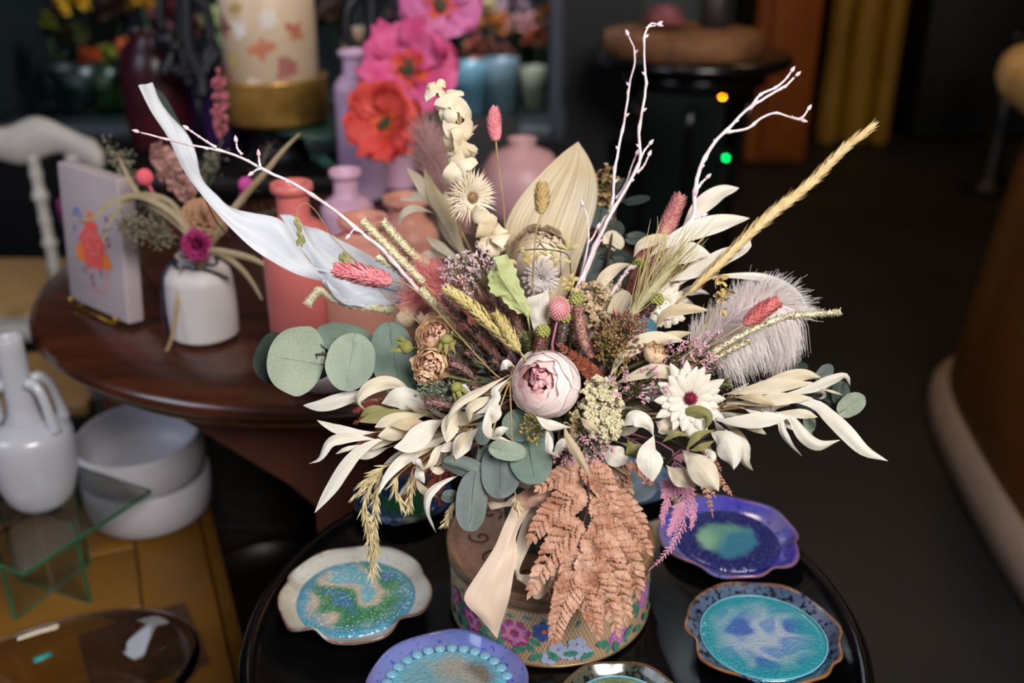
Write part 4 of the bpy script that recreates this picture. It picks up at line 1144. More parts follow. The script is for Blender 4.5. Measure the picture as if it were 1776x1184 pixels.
def pool_mat(name, cols, scale=22, seed=0.0, crack=330, ring=None, rr=(.03, .045)):
    m = mat(name, cols[0], cols[1], rough=.12, scale=scale, spec=.6, coat=.6)
    nt = m.node_tree; N = nt.nodes; L = nt.links
    b_ = N['Principled BSDF']
    tc = [n for n in N if n.type == 'TEX_COORD'][0]; nz = [n for n in N if n.type == 'TEX_NOISE'][0]
    rp = [n for n in N if n.type == 'VALTORGB'][0]
    mp = [n for n in N if n.type == 'MAPPING'][0]; mp.inputs['Location'].default_value = (seed, seed * .6, 0)
    nz.inputs['Detail'].default_value = 1.5
    el = rp.color_ramp.elements
    while len(el) > 2: el.remove(el[-1])
    n = len(cols)
    el[0].position = .37; el[0].color = (*srgb(cols[0]), 1)
    el[1].position = .64; el[1].color = (*srgb(cols[-1]), 1)
    for i in range(1, n - 1):
        e = el.new(.37 + .27 * i / (n - 1)); e.color = (*srgb(cols[i]), 1)
    vo = N.new('ShaderNodeTexVoronoi'); vo.feature = 'DISTANCE_TO_EDGE'; vo.inputs['Scale'].default_value = crack
    L.new(tc.outputs['Object'], vo.inputs['Vector'])
    cr = N.new('ShaderNodeValToRGB'); cr.color_ramp.elements[0].position = .0; cr.color_ramp.elements[0].color = (.85, .95, 1, 1); cr.color_ramp.elements[1].position = .05; cr.color_ramp.elements[1].color = (0, 0, 0, 1)
    L.new(vo.outputs[0], cr.inputs[0])
    ad = N.new('ShaderNodeMixRGB'); ad.blend_type = 'SCREEN'; ad.inputs[0].default_value = .10
    base_ = rp.outputs[0]
    if ring:
        ln = N.new('ShaderNodeVectorMath'); ln.operation = 'LENGTH'; L.new(tc.outputs['Object'], ln.inputs[0])
        n5 = N.new('ShaderNodeTexNoise'); n5.inputs['Scale'].default_value = 60; L.new(tc.outputs['Object'], n5.inputs['Vector'])
        m5 = N.new('ShaderNodeMath'); m5.operation = 'MULTIPLY_ADD'; m5.inputs[1].default_value = .02; L.new(n5.outputs['Fac'], m5.inputs[0]); L.new(ln.outputs['Value'], m5.inputs[2])
        rg = N.new('ShaderNodeMapRange'); rg.inputs['From Min'].default_value = rr[0] + .01; rg.inputs['From Max'].default_value = rr[1] + .01; L.new(m5.outputs[0], rg.inputs['Value'])
        mr = N.new('ShaderNodeMixRGB'); mr.inputs[2].default_value = (*srgb(ring), 1); L.new(rg.outputs[0], mr.inputs[0]); L.new(base_, mr.inputs[1]); base_ = mr.outputs[0]
    L.new(base_, ad.inputs[1]); L.new(cr.outputs[0], ad.inputs[2]); L.new(ad.outputs[0], b_.inputs['Base Color'])
    v2 = N.new('ShaderNodeTexVoronoi'); v2.inputs['Scale'].default_value = crack * 1.3; L.new(tc.outputs['Object'], v2.inputs['Vector'])
    bp = N.new('ShaderNodeBump'); bp.inputs['Strength'].default_value = .6; bp.inputs['Distance'].default_value = .001
    L.new(v2.outputs['Distance'], bp.inputs['Height']); L.new(bp.outputs[0], b_.inputs['Normal'])
    return m
def dish(px, py, rpx, mrim, mpool, label, lobes, ar=1.0, rz=0.0, seed=0, frac=.68, nrim=None, name='glazed_dish', hgt=.016):
    z0 = TABLE_Z + .001
    p = ON(px, py, z0 + hgt * .6); c = V(p.x, p.y, z0)
    r = rpx / F * DEP(V(p.x, p.y, z0 + hgt))
    def outline(ph):
        k = 1.0
        for (a, dep, w) in lobes:
            dd = (math.degrees(ph) - a + 180) % 360 - 180
            k -= dep * math.exp(-(dd / w) ** 2)
            k += dep * .35 * (math.exp(-((dd - w * 2.1) / w) ** 2) + math.exp(-((dd + w * 2.1) / w) ** 2))
        k += .012 * math.sin(ph * 5 + seed) + .01 * math.sin(ph * 9 + seed * 2)
        return k
    def wob(rr, z, ph):
        f = rr / r
        g = max(0, (f - .62) / .38)
        k = 1 + (outline(ph) - 1) * g ** 1.3
        zz = z + (1 - outline(ph)) * .030 * g ** 2 + .0012 * g * math.sin(ph * 6 + seed)
        rr2 = rr * k
        return (rr2 * math.sqrt((ar * math.cos(ph)) ** 2 + math.sin(ph) ** 2) if ar != 1 else rr2, zz)
    t = thing(name, label, 'dish', c, 'glazed dishes on the black table')
    b = MB()
    prof = [(r * .40, 0), (r * .52, .0005), (r * .60, .003), (r * .72, .007), (r * .86, hgt * .72), (r * .97, hgt * .93), (r * 1.0, hgt), (r * .985, hgt + .0022), (r * .95, hgt + .001), (r * .88, hgt * .80), (r * .80, hgt * .62), (r * .72, .0085), (r * .64, .0062), (r * .4, .0045), (r * .02, .0042)]
    b.lathe(prof, V(0, 0, 0), 140, wob=wob, cap0=True, cap1=True)
    T = Matrix.Translation(c) @ Matrix.Rotation(rz, 4, 'Z')
    b.v = [T @ v for v in b.v]; b.build('dish_body', mrim, t)
    b = MB()
    def wob2(rr, z, ph): return (rr * (1 + .01 * math.sin(ph * 3 + seed)) * (math.sqrt((ar * math.cos(ph)) ** 2 + math.sin(ph) ** 2) if ar != 1 else 1), z)
    rf = r * frac
    pr = [(rf * 1.06, .0098), (rf * 1.03, .0114)] + [(rf * k, .0116 - .0012 * (1 - k)) for k in (.98, .9, .8, .65, .5, .35, .2, .05)]
    b.lathe(pr, V(0, 0, 0), 90, wob=wob2, cap1=True)
    b.v = [T @ v for v in b.v]; b.build('crackle_glass_pool', mpool, t)
    if nrim:
        b = MB(); rw = rf * 1.05
        b.tube([T @ V(*[(q := wob2(rw, .0116, a))[0] * math.cos(a), q[0] * math.sin(a), q[1]]) for a in [2 * PI * i / 90 for i in range(91)]], .0008, 6, cap=False)
        b.build('glaze_line', nrim, t)
    return t, c, r
gl_w = mat('pale_blue_glaze_line', '#6f9fb4', '#4f8aa0', rough=.2)
m_d1 = dish_mat('ivory_grey_glaze', '#b2b4b0', '#a69e8e', '#9c8f7e', '#5c3426', .64)
m_p1 = pool_mat('aqua_green_crackle', ['#1c4f86', '#2a6a8a', '#1f6640', '#3a7a5c', '#9a9282', '#a89c88', '#5f98a4'], 26, 3.2, ring='#387d98', rr=(.036, .050))
dish(617, 1036, 131, m_d1, m_p1, 'ivory and pale blue dish with green and aqua centre below the oats', [(243, .09, 9), (318, .10, 10), (172, .05, 8), (20, .05, 12), (75, .03, 10), (110, .03, 9)], seed=1, frac=.74)
m_d2 = dish_mat('cobalt_violet_glaze', '#2a2a9c', '#6f6a94', '#1b1470', '#7a5660', .62)
m_p2 = pool_mat('sage_crackle', ['#2a6a86', '#4f8478', '#6f9a84', '#7fa890', '#86a894'], 16, 1.1, ring='#10195c', rr=(.026, .033))
dish(1262, 937, 121, m_d2, m_p2, 'cobalt blue and violet dish with a sage green centre', [(235, .05, 10), (300, .04, 8), (345, .06, 9), (150, .03, 12)], seed=4, frac=.70)
m_d3 = dish_mat('speckled_midnight_glaze', '#26405c', '#5f6a80', '#10161e', '#8a5a26')
m_p3 = pool_mat('turquoise_crackle', ['#3a5a9c', '#7f93ac', '#93a2b0', '#5878a8', '#6a86a8'], 30, 7.4, ring='#17808e', rr=(.024, .046))
dish(1322, 1105, 135, m_d3, m_p3, 'midnight speckled dish with gold brown edge and turquoise and grey blue centre', [(192, .07, 8), (345, .07, 9), (320, .03, 7), (80, .02, 12)], seed=2, frac=.76, nrim=gl_w)
m_d4 = dish_mat('lavender_blue_glaze', '#5a6aa8', '#74709e', '#36459c', '#56507c', .6)
m_p4 = pool_mat('grey_aqua_crackle', ['#5f5a50', '#8a8478', '#7c8580', '#6f8a8a', '#5f8a94'], 18, 5.0, ring='#4f9fb4', rr=(.034, .046))
t4, c4, r4 = dish(776, 1201, 142, m_d4, m_p4, 'lavender blue dish with white dotted ring at the bottom edge', [(60, .05, 10), (130, .02, 10)], seed=6, frac=.70)
b = MB()
for k in range(17):
    a = R(20 + k * 11.5)
    b.ball(c4 + V(r4 * .77 * math.cos(a), r4 * .77 * math.sin(a), .0115), .0046, 10, 6, sq=(1, 1, .35))
b.build('raised_glaze_dots', mat('aqua_white_glaze_dot', '#7aa6b8', '#5f90ac', rough=.15, coat=.5), t4)
m_d5 = dish_mat('dark_moss_glaze', '#2c332a', '#4a4f40', '#12140f', '#6a4a30')
m_p5 = pool_mat('moss_green_crackle', ['#4a5a3a', '#6f7f58', '#5a7a68', '#8a9a7c'], 18, 9.0)
dish(1078, 1240, 116, m_d5, m_p5, 'dark moss green speckled dish cut off by the bottom edge', [(100, .03, 10)], seed=8, frac=.74, nrim=gl_w)
m_d6 = dish_mat('steel_blue_glaze', '#3f6284', '#2c3a58', '#22304a', '#3c2a2a')
m_p6 = pool_mat('deep_green_crackle', ['#0c3a1c', '#14502a', '#1a3a5a', '#2c4a86'], 20, 2.0)
dish(700, 868, 88, m_d6, m_p6, 'steel blue dish with deep green centre behind the drooping oat heads', [(250, .04, 10), (200, .03, 9)], seed=3, frac=.7)
m_d7 = dish_mat('smoke_blue_glaze', '#3a6aa4', '#6f7c88', '#2c4a78', '#3c3a3a')
m_p7 = pool_mat('smoke_grey_crackle', ['#3f4a52', '#5f6a70', '#6f7f8a', '#4a5a6a'], 20, 6.0)
dish(1086, 842, 78, m_d7, m_p7, 'smoky blue dish behind the copper fern on the far side of the table', [(300, .03, 10)], seed=5, frac=.66)
# a lime green price dot stuck behind the fern
q = ON(1090, 900, TABLE_Z + .0015)
b = MB(); b.lathe([(.001, 0), (.011, 0), (.011, .0006), (.001, .0006)], V(q.x, q.y, TABLE_Z + .0012), 24, cap0=True, cap1=True)
tag(b.build('round_sticker', mat('lime_sticker', '#a9b81c', '#a0b020', rough=.5), origin=V(q.x, q.y, TABLE_Z)), 'small lime green round sticker behind the copper fern', 'sticker')
# ================================================================== the big dried bouquet
G_ALL = 'stems of the big dried bouquet'
GA = 2.39996
rs = random.Random(21)
def vase_in(k=None):
    """a point inside the vase where a stem ends"""
    a = rs.uniform(0, 2 * PI); q = rs.uniform(.002, .022)
    return M0 + V(math.cos(a) * q, math.sin(a) * q, 0), VC + V(-math.cos(a) * q * .8, -math.sin(a) * q * .8, .012)
def stem_to_vase(b, pts, r, sides=6, lift=.02):
    """tube through pts, then over the vase mouth and down into the vase"""
    a, e = vase_in()
    p = pts[-1]
    mid = p.lerp(a, .6) + V(0, 0, lift)
    path = spline(list(pts) + [mid, a, e], 12 + 6 * len(pts))
    n = len(path)
    b.tube(path, [r * (.75 + .5 * i / n) for i in range(n)] if not isinstance(r, list) else r, sides)
    return path
def item(name, label, cat, base, group=None): return thing(name, label, cat, base, group)

# materials of the dried material
w_leaf = mat('bleached_leaf', '#eeeae2', '#e4ddd0', rough=.5, scale=30, midrib=True, fibre=.07, trans=.28, spec=.35)
c_leaf = mat('cream_leaf', '#e8dfcb', '#d9cbb0', rough=.5, scale=28, midrib=True, fibre=.12, trans=.28)
bei_leaf = mat('beige_leaf', '#d6c6a8', '#c4b08e', rough=.55, scale=28, midrib=True, fibre=.16, trans=.25)
ol_leaf = mat('olive_leaf_back', '#9a9663', '#7f7c48', rough=.55, scale=26, fibre=.2, midrib=True, trans=.2)
cold_leaf = mat('white_painted_leaf', '#dde1ea', '#ced4e0', rough=.45, scale=12, fibre=.10, trans=.15)
palm_m = mat('cream_palm', '#efe4cc', '#ddc094', rough=.55, scale=9, fibre=.3, trans=.3, stretch=(1, 1, 1))
twig_m = mat('pink_white_painted_twig', '#eadde0', '#cdb3b4', rough=.6, scale=90, bump=.4, bscale=220)
euc_m = mat('eucalyptus_green', '#a0a894', '#849282', rough=.6, scale=22, trans=.12, bump=.25, net=320)
euc_b = mat('eucalyptus_blue_green', '#748678', '#5a6c62', rough=.6, scale=20, trans=.1, bump=.25, net=320)
euc_d = mat('eucalyptus_slate', '#737c78', '#58625f', rough=.6, scale=20, trans=.08, bump=.3, net=320)
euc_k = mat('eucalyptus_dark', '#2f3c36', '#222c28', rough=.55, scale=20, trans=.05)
stem_t = mat('tan_dry_stem', '#b59a70', '#94784e', rough=.7, scale=60)
stem_g = mat('green_brown_stem', '#6e7048', '#544c2c', rough=.7, scale=60)
stem_d = mat('dark_twig_stem', '#4a3a30', '#2c221c', rough=.7, scale=60)
LM = {'w': w_leaf, 'c': c_leaf, 'b': bei_leaf, 'o': ol_leaf, 'k': cold_leaf}

def branch(name, label, cat, leaves, stem, d0, d1=None, sm=None, r=.0013, part='leaf', stemd=None):
    """leaf branch: leaves = list of (points, width px, material key, depth0, depth1, roll0, roll1)"""
    sp = parse(stem, *(stemd or (d0, d1 or d0)))
    base = sp[-1]
    t = item(name, label, cat, base, G_ALL)
    b = MB(); stem_to_vase(b, sp, r); 
    for (pl, w, mk, a0, a1, r0, r1) in leaves:
        q = parse(pl, a0, a1, .006)
        lb = MB()
        lb.ribbon(q, w / F * (a0 + a1) / 2 * 1.14, r0 * 1.5, r1 - .25 * (len(pl) % 3), cup=.16, prof='leaf', n=22, m=7, ruffle=.12)
        lb.build(part, LM[mk], t)
        # petiole back to the nearest stem point
        e = q[-1]; k = min(sp, key=lambda s: (s - e).length)
        b.tube(spline([e, (e + k) / 2 + V(0, 0, .002), k], 6), .0006, 4)
    b.build('stem', sm or stem_t, t)
    return t

# ---------------- bleached willow-leaf branches, lower left
branch('bleached_branch', 'bleached leaf branch whose long blades fan out under the round eucalyptus', 'branch', [
    ('526,703 560,702 610,688 668,672', 22, 'w', .75, .74, .2, -.2),
    ('635,712 621,697 634,676 663,664 693,668 721,689', 24, 'c', .72, .74, .9, -.5),
    ('662,700 690,690 725,696 757,712', 34, 'w', .735, .74, .1, .2),
    ('622,731 660,722 700,720 741,717', 22, 'o', .73, .74, .3, .1),
    ('625,722 645,712 690,712', 16, 'o', .74, .745, .2, .2),
    ('650,741 670,731 705,725 742,718', 22, 'c', .725, .735, .2, .1),
    ('655,756 685,750 735,736', 26, 'c', .72, .735, -.1, .2),
    ('678,737 710,735 749,737', 20, 'b', .715, .73, .2, .2),
    ('550,729 585,743 620,750 655,749', 15, 'w', .74, .74, .4, .0),
    ('536,804 554,795 570,768 600,758 655,762', 22, 'w', .72, .73, .9, -.1),
    ('546,889 575,845 612,792 650,766 682,757', 22, 'w', .72, .73, .3, .1),
    ('582,787 602,778 640,770', 7, 'w', .73, .735, .2, .2),
    ('683,776 712,768 745,742 772,727', 34, 'w', .70, .72, .2, .0)],
    '700,752 760,738 830,735', .74, .755)
branch('bleached_branch', 'bleached leaf branch with narrow twisted blades hanging above the oat heads', 'branch', [
    ('655,858 672,825 700,797 740,775 805,745', 18, 'w', .70, .73, .3, -.3),
    ('734,815 722,800 722,787', 15, 'w', .695, .70, .8, .3),
    ('734,815 749,803 760,780 772,768', 14, 'c', .695, .71, -.4, .3),
    ('757,924 742,895 740,865 760,841 800,822', 17, 'w', .70, .72, .9, .2),
    ('736,838 727,822 722,808', 15, 'w', .70, .71, .3, .4),
    ('744,808 760,816 780,805', 12, 'c', .71, .72, .2, .3),
    ('754,780 775,776 805,765', 14, 'w', .705, .72, .1, .2),
    ('775,768 783,735 802,706', 28, 'c', .69, .71, .2, -.3),
    ('790,797 802,770 830,742', 28, 'w', .70, .715, .2, .1),
    ('786,790 800,765 820,742', 9, 'b', .69, .70, .4, .2),
    ('850,835 835,805 830,775', 20, 'b', .73, .74, .3, .3),
    ('720,830 735,850 760,862', 12, 'c', .74, .75, .2, .2)],
    '770,775 820,755 870,760', .73, .76)
branch('bleached_branch', 'cream ribbon-like leaf branch curling between the cream roses and pink peony', 'branch', [
    ('853,702 846,728 850,752 888,767', 15, 'w', .675, .68, .6, -.4),
    ('882,742 868,748 851,760', 14, 'w', .672, .675, .2, .8),
    ('868,642 878,632 892,634', 15, 'w', .685, .69, .2, .1),
    ('774,747 777,724 795,699 840,674 881,651', 16, 'c', .69, .69, .8, .0),
    ('825,717 845,708 860,690 858,675 886,653', 15, 'w', .685, .69, .2, .7),
    ('815,732 815,709 838,695 862,685', 17, 'c', .69, .695, .5, .0),
    ('852,735 860,715 862,690', 18, 'w', .68, .685, .3, .0),
    ('782,668 800,672 820,686', 15, 'k', .72, .725, .1, .2),
    ('760,690 800,700 830,712', 18, 'k', .73, .73, .1, .2),
    ('772,727 805,725 840,720', 22, 'c', .715, .72, .2, .0)],
    '884,660 900,690 915,720', .70, .745)

# ---------------- long cream branch sweeping to the right
branch('bleached_branch', 'long cream leaf branch sweeping out below the feather over the dark floor', 'branch', [
    ('1540,799 1500,782 1468,750 1440,722 1410,699 1340,690', 24, 'w', .72, .74, .2, -.2),
    ('1475,669 1466,652 1440,660 1405,674 1350,686', 16, 'w', .73, .74, .5, -.1),
    ('1425,655 1390,650 1340,660 1300,672', 20, 'c', .745, .745, .2, .0),
    ('1457,763 1420,773 1393,755 1372,725 1340,712', 20, 'w', .72, .735, .5, -.2),
    ('1391,791 1372,772 1358,750 1350,722 1320,712', 12, 'w', .725, .735, .8, .0),
    ('1418,723 1390,717 1340,716', 15, 'c', .73, .735, .1, .0),
    ('1420,692 1428,683 1400,668 1370,668', 14, 'w', .74, .745, .8, -.1),
    ('1462,685 1440,678 1415,672', 4, 'c', .73, .735, .2, .2),
    ('1378,645 1377,615 1371,588', 5, 'b', .79, .79, .3, .3),
    ('1405,664 1350,668 1290,678 1255,684', 22, 'c', .735, .745, .1, .0),
    ('1410,690 1360,690 1310,696 1262,700', 20, 'c', .73, .74, -.2, .1),
    ('1370,723 1330,727 1280,730 1235,727', 24, 'w', .725, .735, .1, .1),
    ('1345,702 1310,690 1270,688', 14, 'b', .725, .735, .2, .1),
    ('1335,740 1320,722 1290,708', 12, 'w', .73, .735, .4, .1)],
    '1330,700 1250,710 1150,718', .745, .76)
# ---------------- broad pale leaves, lower right
branch('pale_leaf_branch', 'broad pale leaf branch drooping under the white daisy-like flower', 'branch', [
    ('1078,738 1098,724 1122,734 1134,757', 26, 'w', .69, .69, .5, .0),
    ('1132,835 1128,805 1128,780 1134,754', 40, 'w', .675, .685, .1, .0),
    ('1110,797 1098,778 1088,762', 28, 'o', .70, .70, .3, .2),
    ('1246,852 1228,830 1205,800 1183,780', 42, 'c', .67, .69, .3, .1),
    ('1206,844 1178,825 1155,806', 30, 'c', .69, .70, .2, .1),
    ('1272,814 1268,790 1255,762 1230,748', 42, 'w', .67, .69, .5, .1),
    ('1306,816 1290,800 1286,772 1258,744', 24, 'w', .68, .69, .8, .2),
    ('1222,746 1226,722 1200,713 1170,722', 20, 'o', .675, .68, .6, .2),
    ('1149,766 1172,752 1200,757', 9, 'o', .68, .68, .2, .2),
    ('1190,779 1210,755 1240,745', 12, 'o', .675, .68, .4, .1),
    ('1197,781 1220,774 1240,764', 11, 'o', .675, .68, .2, .1),
    ('1225,753 1205,744 1183,724', 32, 'w', .68, .69, .1, .2),
    ('1226,805 1233,790 1220,776', 16, 'w', .685, .69, .4, .1),
    ('1092,802 1068,790 1040,768', 34, 'w', .70, .71, .1, .1),
    ('1165,755 1150,738 1135,730', 26, 'c', .69, .69, .2, .2),
    ('1150,720 1165,735 1185,758', 26, 'c', .69, .69, .2, .2)],
    '1190,778 1150,768 1060,770', .695, .75, sm=stem_d)
branch('pale_leaf_branch', 'thin curling white blades framing the underside of the peony', 'branch', [
    ('930,722 955,737 990,741', 16, 'w', .675, .68, .4, -.2),
    ('972,793 953,784 952,765 948,738', 14, 'w', .672, .68, .9, -.3),
    ('1022,826 1005,795 985,760 978,733', 16, 'b', .67, .68, .5, .0),
    ('1040,750 1020,735 1005,722', 14, 'b', .672, .68, .3, .1),
    ('960,790 975,770 990,760', 16, 'w', .69, .70, .3, .1)],
    '990,742 985,752 970,760', .69, .74)
# ---------------- wide cream strap leaves at right of the centre
branch('strap_leaf_branch', 'wide cream strap leaves arching over the ostrich feather base', 'branch', [
    ('1230,538 1184,536 1151,546 1131,580', 18, 'b', .71, .72, .2, .0),
    ('1200,576 1160,586 1110,600 1080,615', 20, 'b', .705, .71, .3, .1),
    ('1186,590 1140,588 1100,600 1070,628 1055,660', 27, 'c', .70, .70, .2, -.2),
    ('1192,668 1171,650 1133,643 1098,652 1060,668', 22, 'c', .69, .695, .3, -.1),
    ('1150,690 1130,680 1110,672', 26, 'k', .70, .70, .1, .1)],
    '1062,664 1040,690 1010,720', .705, .75)
# ---------------- white upright leaves at upper right
branch('white_leaf_branch', 'tall white leaf branch fanning up beside the thick dusty rose spike', 'branch', [
    ('1282,326 1250,334 1215,358 1192,390 1172,420', 27, 'w', .80, .79, .2, .1),
    ('1300,378 1250,386 1200,400 1150,425 1120,452', 30, 'w', .77, .77, .1, .0),
    ('1099,446 1110,425 1140,414 1175,410', 18, 'c', .76, .77, .5, .0),
    ('1297,406 1296,428 1250,448 1195,474 1135,492', 26, 'w', .76, .77, .4, .0),
    ('1232,441 1195,437 1165,448 1140,470', 32, 'w', .755, .76, .1, .1),
    ('1037,517 1044,487 1070,465 1100,457', 20, 'c', .75, .76, .4, .0),
    ('1402,537 1376,504 1325,482 1262,478 1210,486', 13, 'w', .79, .78, .5, .1),
    ('1235,452 1200,470 1170,500', 22, 'w', .78, .77, .2, .1)],
    '1165,455 1120,500 1040,600', .79, .77)
# ---------------- khaki and cream blades at the back left
branch('dried_blade_branch', 'tan and cream dried blades standing between the peach vases and the palm', 'branch', [
    ('736,292 750,330 769,363 790,410 812,470', 24, 'b', .86, .82, .3, -.2),
    ('757,376 790,420 822,462', 18, 'b', .85, .82, .2, .2),
    ('693,347 731,338 765,342 795,352', 17, 'c', .86, .85, .5, .0),
    ('691,391 697,371 720,361 755,370', 13, 'c', .86, .85, .6, .2),
    ('706,290 726,312 742,345 760,372', 17, 'c', .86, .85, .3, .0),
    ('739,409 765,428 800,458', 15, 'c', .84, .82, .4, .2),
    ('746,432 775,440 808,462', 18, 'b', .84, .83, .2, .1),
    ('712,455 750,440 790,450', 13, 'c', .85, .84, .3, .2),
    ('772,330 782,380 800,440', 16, 'b', .87, .84, .2, .2)],
    '805,455 850,540 910,640', .83, .77)

# ---------------- smaller leaves filling the underside of the fan
def fan_branch(label, root, spots, d, seed, wr=(10, 20)):
    rr = random.Random(seed)
    L_ = []
    rx, ry = root
    for (x, y) in spots:
        dx, dy = x - rx, y - ry; q = math.hypot(dx, dy); dx /= q; dy /= q
        nx, ny = -dy, dx; bend = rr.uniform(-.3, .3) * 50; ln = rr.uniform(50, 85)
        L_.append(('%.0f,%.0f %.0f,%.0f %.0f,%.0f' % (x + nx * bend * .5, y + ny * bend * .5 + 6, x - dx * ln * .5 - nx * bend * .3, y - dy * ln * .5 - ny * bend * .3, x - dx * ln, y - dy * ln), rr.uniform(*wr), rr.choice('wwcbc'), d + rr.uniform(-.012, .012), d + .015, rr.uniform(-1.0, 1.3), rr.uniform(-.7, .7)))
    return branch('bleached_branch', label, 'branch', L_, '%d,%d %d,%d' % (rx, ry, (rx + 950) // 2, (ry + 740) // 2), d + .015, .75)
fan_branch('shorter bleached leaf branch tucked among the long blades over the oat heads', (800, 745), [(640, 770), (610, 790), (665, 800), (690, 790), (655, 735), (700, 700), (720, 760), (745, 820), (770, 810), (710, 840), (735, 700), (780, 700), (690, 860), (765, 745)], .735, 3)
fan_branch('bleached leaf branch filling the gap between the peony and the broad pale leaves', (1010, 750), [(1060, 800), (1085, 820), (1110, 740), (1060, 760), (1100, 700), (1130, 700), (1020, 830), (1155, 790), (1000, 810), (1090, 850)], .715, 4)
fan_branch('bleached leaf branch underlying the long sweeping cream branch', (1230, 715), [(1330, 745), (1300, 760), (1370, 700), (1390, 735), (1310, 735), (1350, 660), (1300, 660), (1290, 690), (1410, 745), (1270, 780)], .75, 5)
fan_branch('pale leaf branch behind the white leaf branch and the golden plume', (1080, 530), [(1180, 500), (1210, 520), (1190, 470), (1150, 440), (1230, 500), (1120, 480)], .79, 6, (14, 26))
# ---------------- the big split white leaf
t = item('split_white_frond', 'very large split white frond crossing in front of the coral bottle', 'leaf', P(745, 515, .80), G_ALL)
def edge(pl, d0, d1, b=0): return parse(pl, d0, d1, b)
b = MB()
b.sheet(edge('263,149 279,177 317,223 337,266 352,315 380,343 405,361 440,370 486,382 515,415 534,442 558,482', .80, .80, .02),
        edge('241,147 262,195 290,240 315,290 347,338 375,370 410,405 440,432 478,457 516,477 545,485 560,488', .78, .80, .02), n=46, m=11, bow=.10, ruffle=.006, seed=2)
b.build('long_lobe', cold_leaf, t)
b = MB()
b.sheet(edge('489,378 506,372 541,394 592,417 643,444 700,478 752,500', .81, .80), edge('491,381 512,412 538,450 562,487 592,515 640,530 750,516', .79, .80), n=30, m=13, bow=.12, ruffle=.009, seed=5)
b.build('short_lobe', cold_leaf, t)
b = MB(); stem_to_vase(b, parse('480,440 545,465 620,485 700,505 760,530', .795, .79), .0016); b.build('midrib', cold_leaf, t)
b = MB(); b.tube(spline(parse('337,262 342,310 356,345 376,385 400,412', .785, .785), 20), .00045, 4); b.tube(spline(parse('405,372 408,400 430,430 455,452', .785, .785), 20), .00035, 4); b.build('vein', stem_d, t)
b = MB(); b.sheet(edge('556,486 600,500 660,500 720,498', .80, .81), edge('562,490 590,522 640,534 705,520', .79, .80), n=20, m=9, bow=.15, ruffle=.006, seed=9); b.build('curled_fold', cold_leaf, t)
# dark second leaf edge behind the tip
b = MB(); b.sheet(edge('262,147 285,165 305,200 322,232', .84, .84), edge('262,150 278,180 298,208 320,236', .84, .84), n=14, m=5); b.build('dark_green_fold', euc_k, t)

# ---------------- palm spear
t = item('palm_spear', 'pleated cream palm spear standing upright at the back of the bouquet', 'palm leaf', P(950, 560, .80), G_ALL)
b = MB(); b.sheet(edge('1002,246 965,274 918,320 888,362 874,402 880,450 905,500 945,560', .86, .79), edge('1003,246 1026,282 1036,315 1035,352 1022,400 1006,448 988,500 955,562', .86, .79), n=40, m=27, pleat=1, pamp=.0012, bow=.05)
b.build('blade', palm_m, t)
b = MB(); stem_to_vase(b, parse('948,556 945,600', .79, .78), .0028); b.build('stem', stem_t, t)

# ---------------- painted birch twigs
def twig(label, main, d0, d1, subs, r=.0014, nubs=()):
    sp = parse(main, d0, d1)
    t = item('painted_twig', label, 'twig', sp[-1], G_ALL)
    b = MB()
    path = spline(sp, 40)
    a, e = vase_in()
    full = path + spline([path[-1], path[-1].lerp(a, .6) + V(0, 0, .02), a, e], 16)[1:]
    n = len(full)
    rr = random.Random(int(main.split(',')[0]))
    rad = []
    for i in range(n):
        k = .5 + .75 * min(1, i / 40)
        if i % 6 == 3: k *= 1.45
        rad.append(r * k)
    b.tube([p + V(rr.uniform(-1, 1), 0, rr.uniform(-1, 1)) * .0004 for p in full], rad, 7)
    b.bud(path[0] + (path[0] - path[1]) * .2, (path[0] - path[1]).normalized() * -1 if False else (path[0] - path[2]).normalized(), .006, .0016, 6)
    b.build('main_stem', twig_m, t)
    for pl, k in subs:
        q = spline(parse(pl, d0 if k is None else k[0], d1 if k is None else k[1]), 22)
        b = MB(); b.tube(q, [r * (.45 + .3 * i / 22) * (1.5 if i % 6 == 2 else 1) for i in range(22)], 6)
        b.bud(q[0], (q[0] - q[2]).normalized(), .006, .0017, 6)
        b.build('side_twig', twig_m, t)
    for i in range(3, 40, 5):
        tt = frame_at(path, i) * -1; u, w_ = perp(tt); s = 1 if i % 2 else -1
        b = MB(); b.bud(path[i], (tt + u * s * .9).normalized(), .0045, .0011, 6); b.build('bud', twig_m, t)
    return t
twig('pinkish white twig lying across the very large split white frond', '245,230 300,245 365,258 405,268 450,290 520,325 560,350 600,380 625,402 660,430 690,462 740,520', .735, .745,
     [('328,225 350,240 375,256', (.735, .735)), ('410,248 412,258 420,268', (.735, .735)), ('449,272 450,282 452,290', (.735, .735)), ('607,406 615,398 630,404', (.74, .74)), ('440,298 446,294 455,292', (.735, .735))], .0014)
twig('tallest pinkish white twig with a hooked tip, pointing straight up', '1137,44 1124,46 1119,56 1117,90 1120,130 1120,158 1113,200 1108,240 1111,275 1090,320 1060,370 1040,410 1022,450 1003,500', .77, .76,
     [('1138,42 1130,41 1121,50', (.77, .77)), ('1125,252 1117,262 1111,275', (.765, .765)), ('1124,272 1116,288 1105,300', (.765, .765))], .0014)
twig('slimmer upright pinkish white twig with a fat bud on its tip', '1091,64 1098,78 1101,105 1091,150 1087,185 1076,245 1066,300 1064,340 1060,365 1045,385 1040,410 1030,440 1010,485', .78, .765,
     [('1103,270 1095,290 1085,320 1068,345', (.775, .77)), ('1012,358 1019,380 1020,420 1010,470 1003,488', (.765, .765)), ('1035,398 1028,412 1019,422', (.765, .765))], .0012)
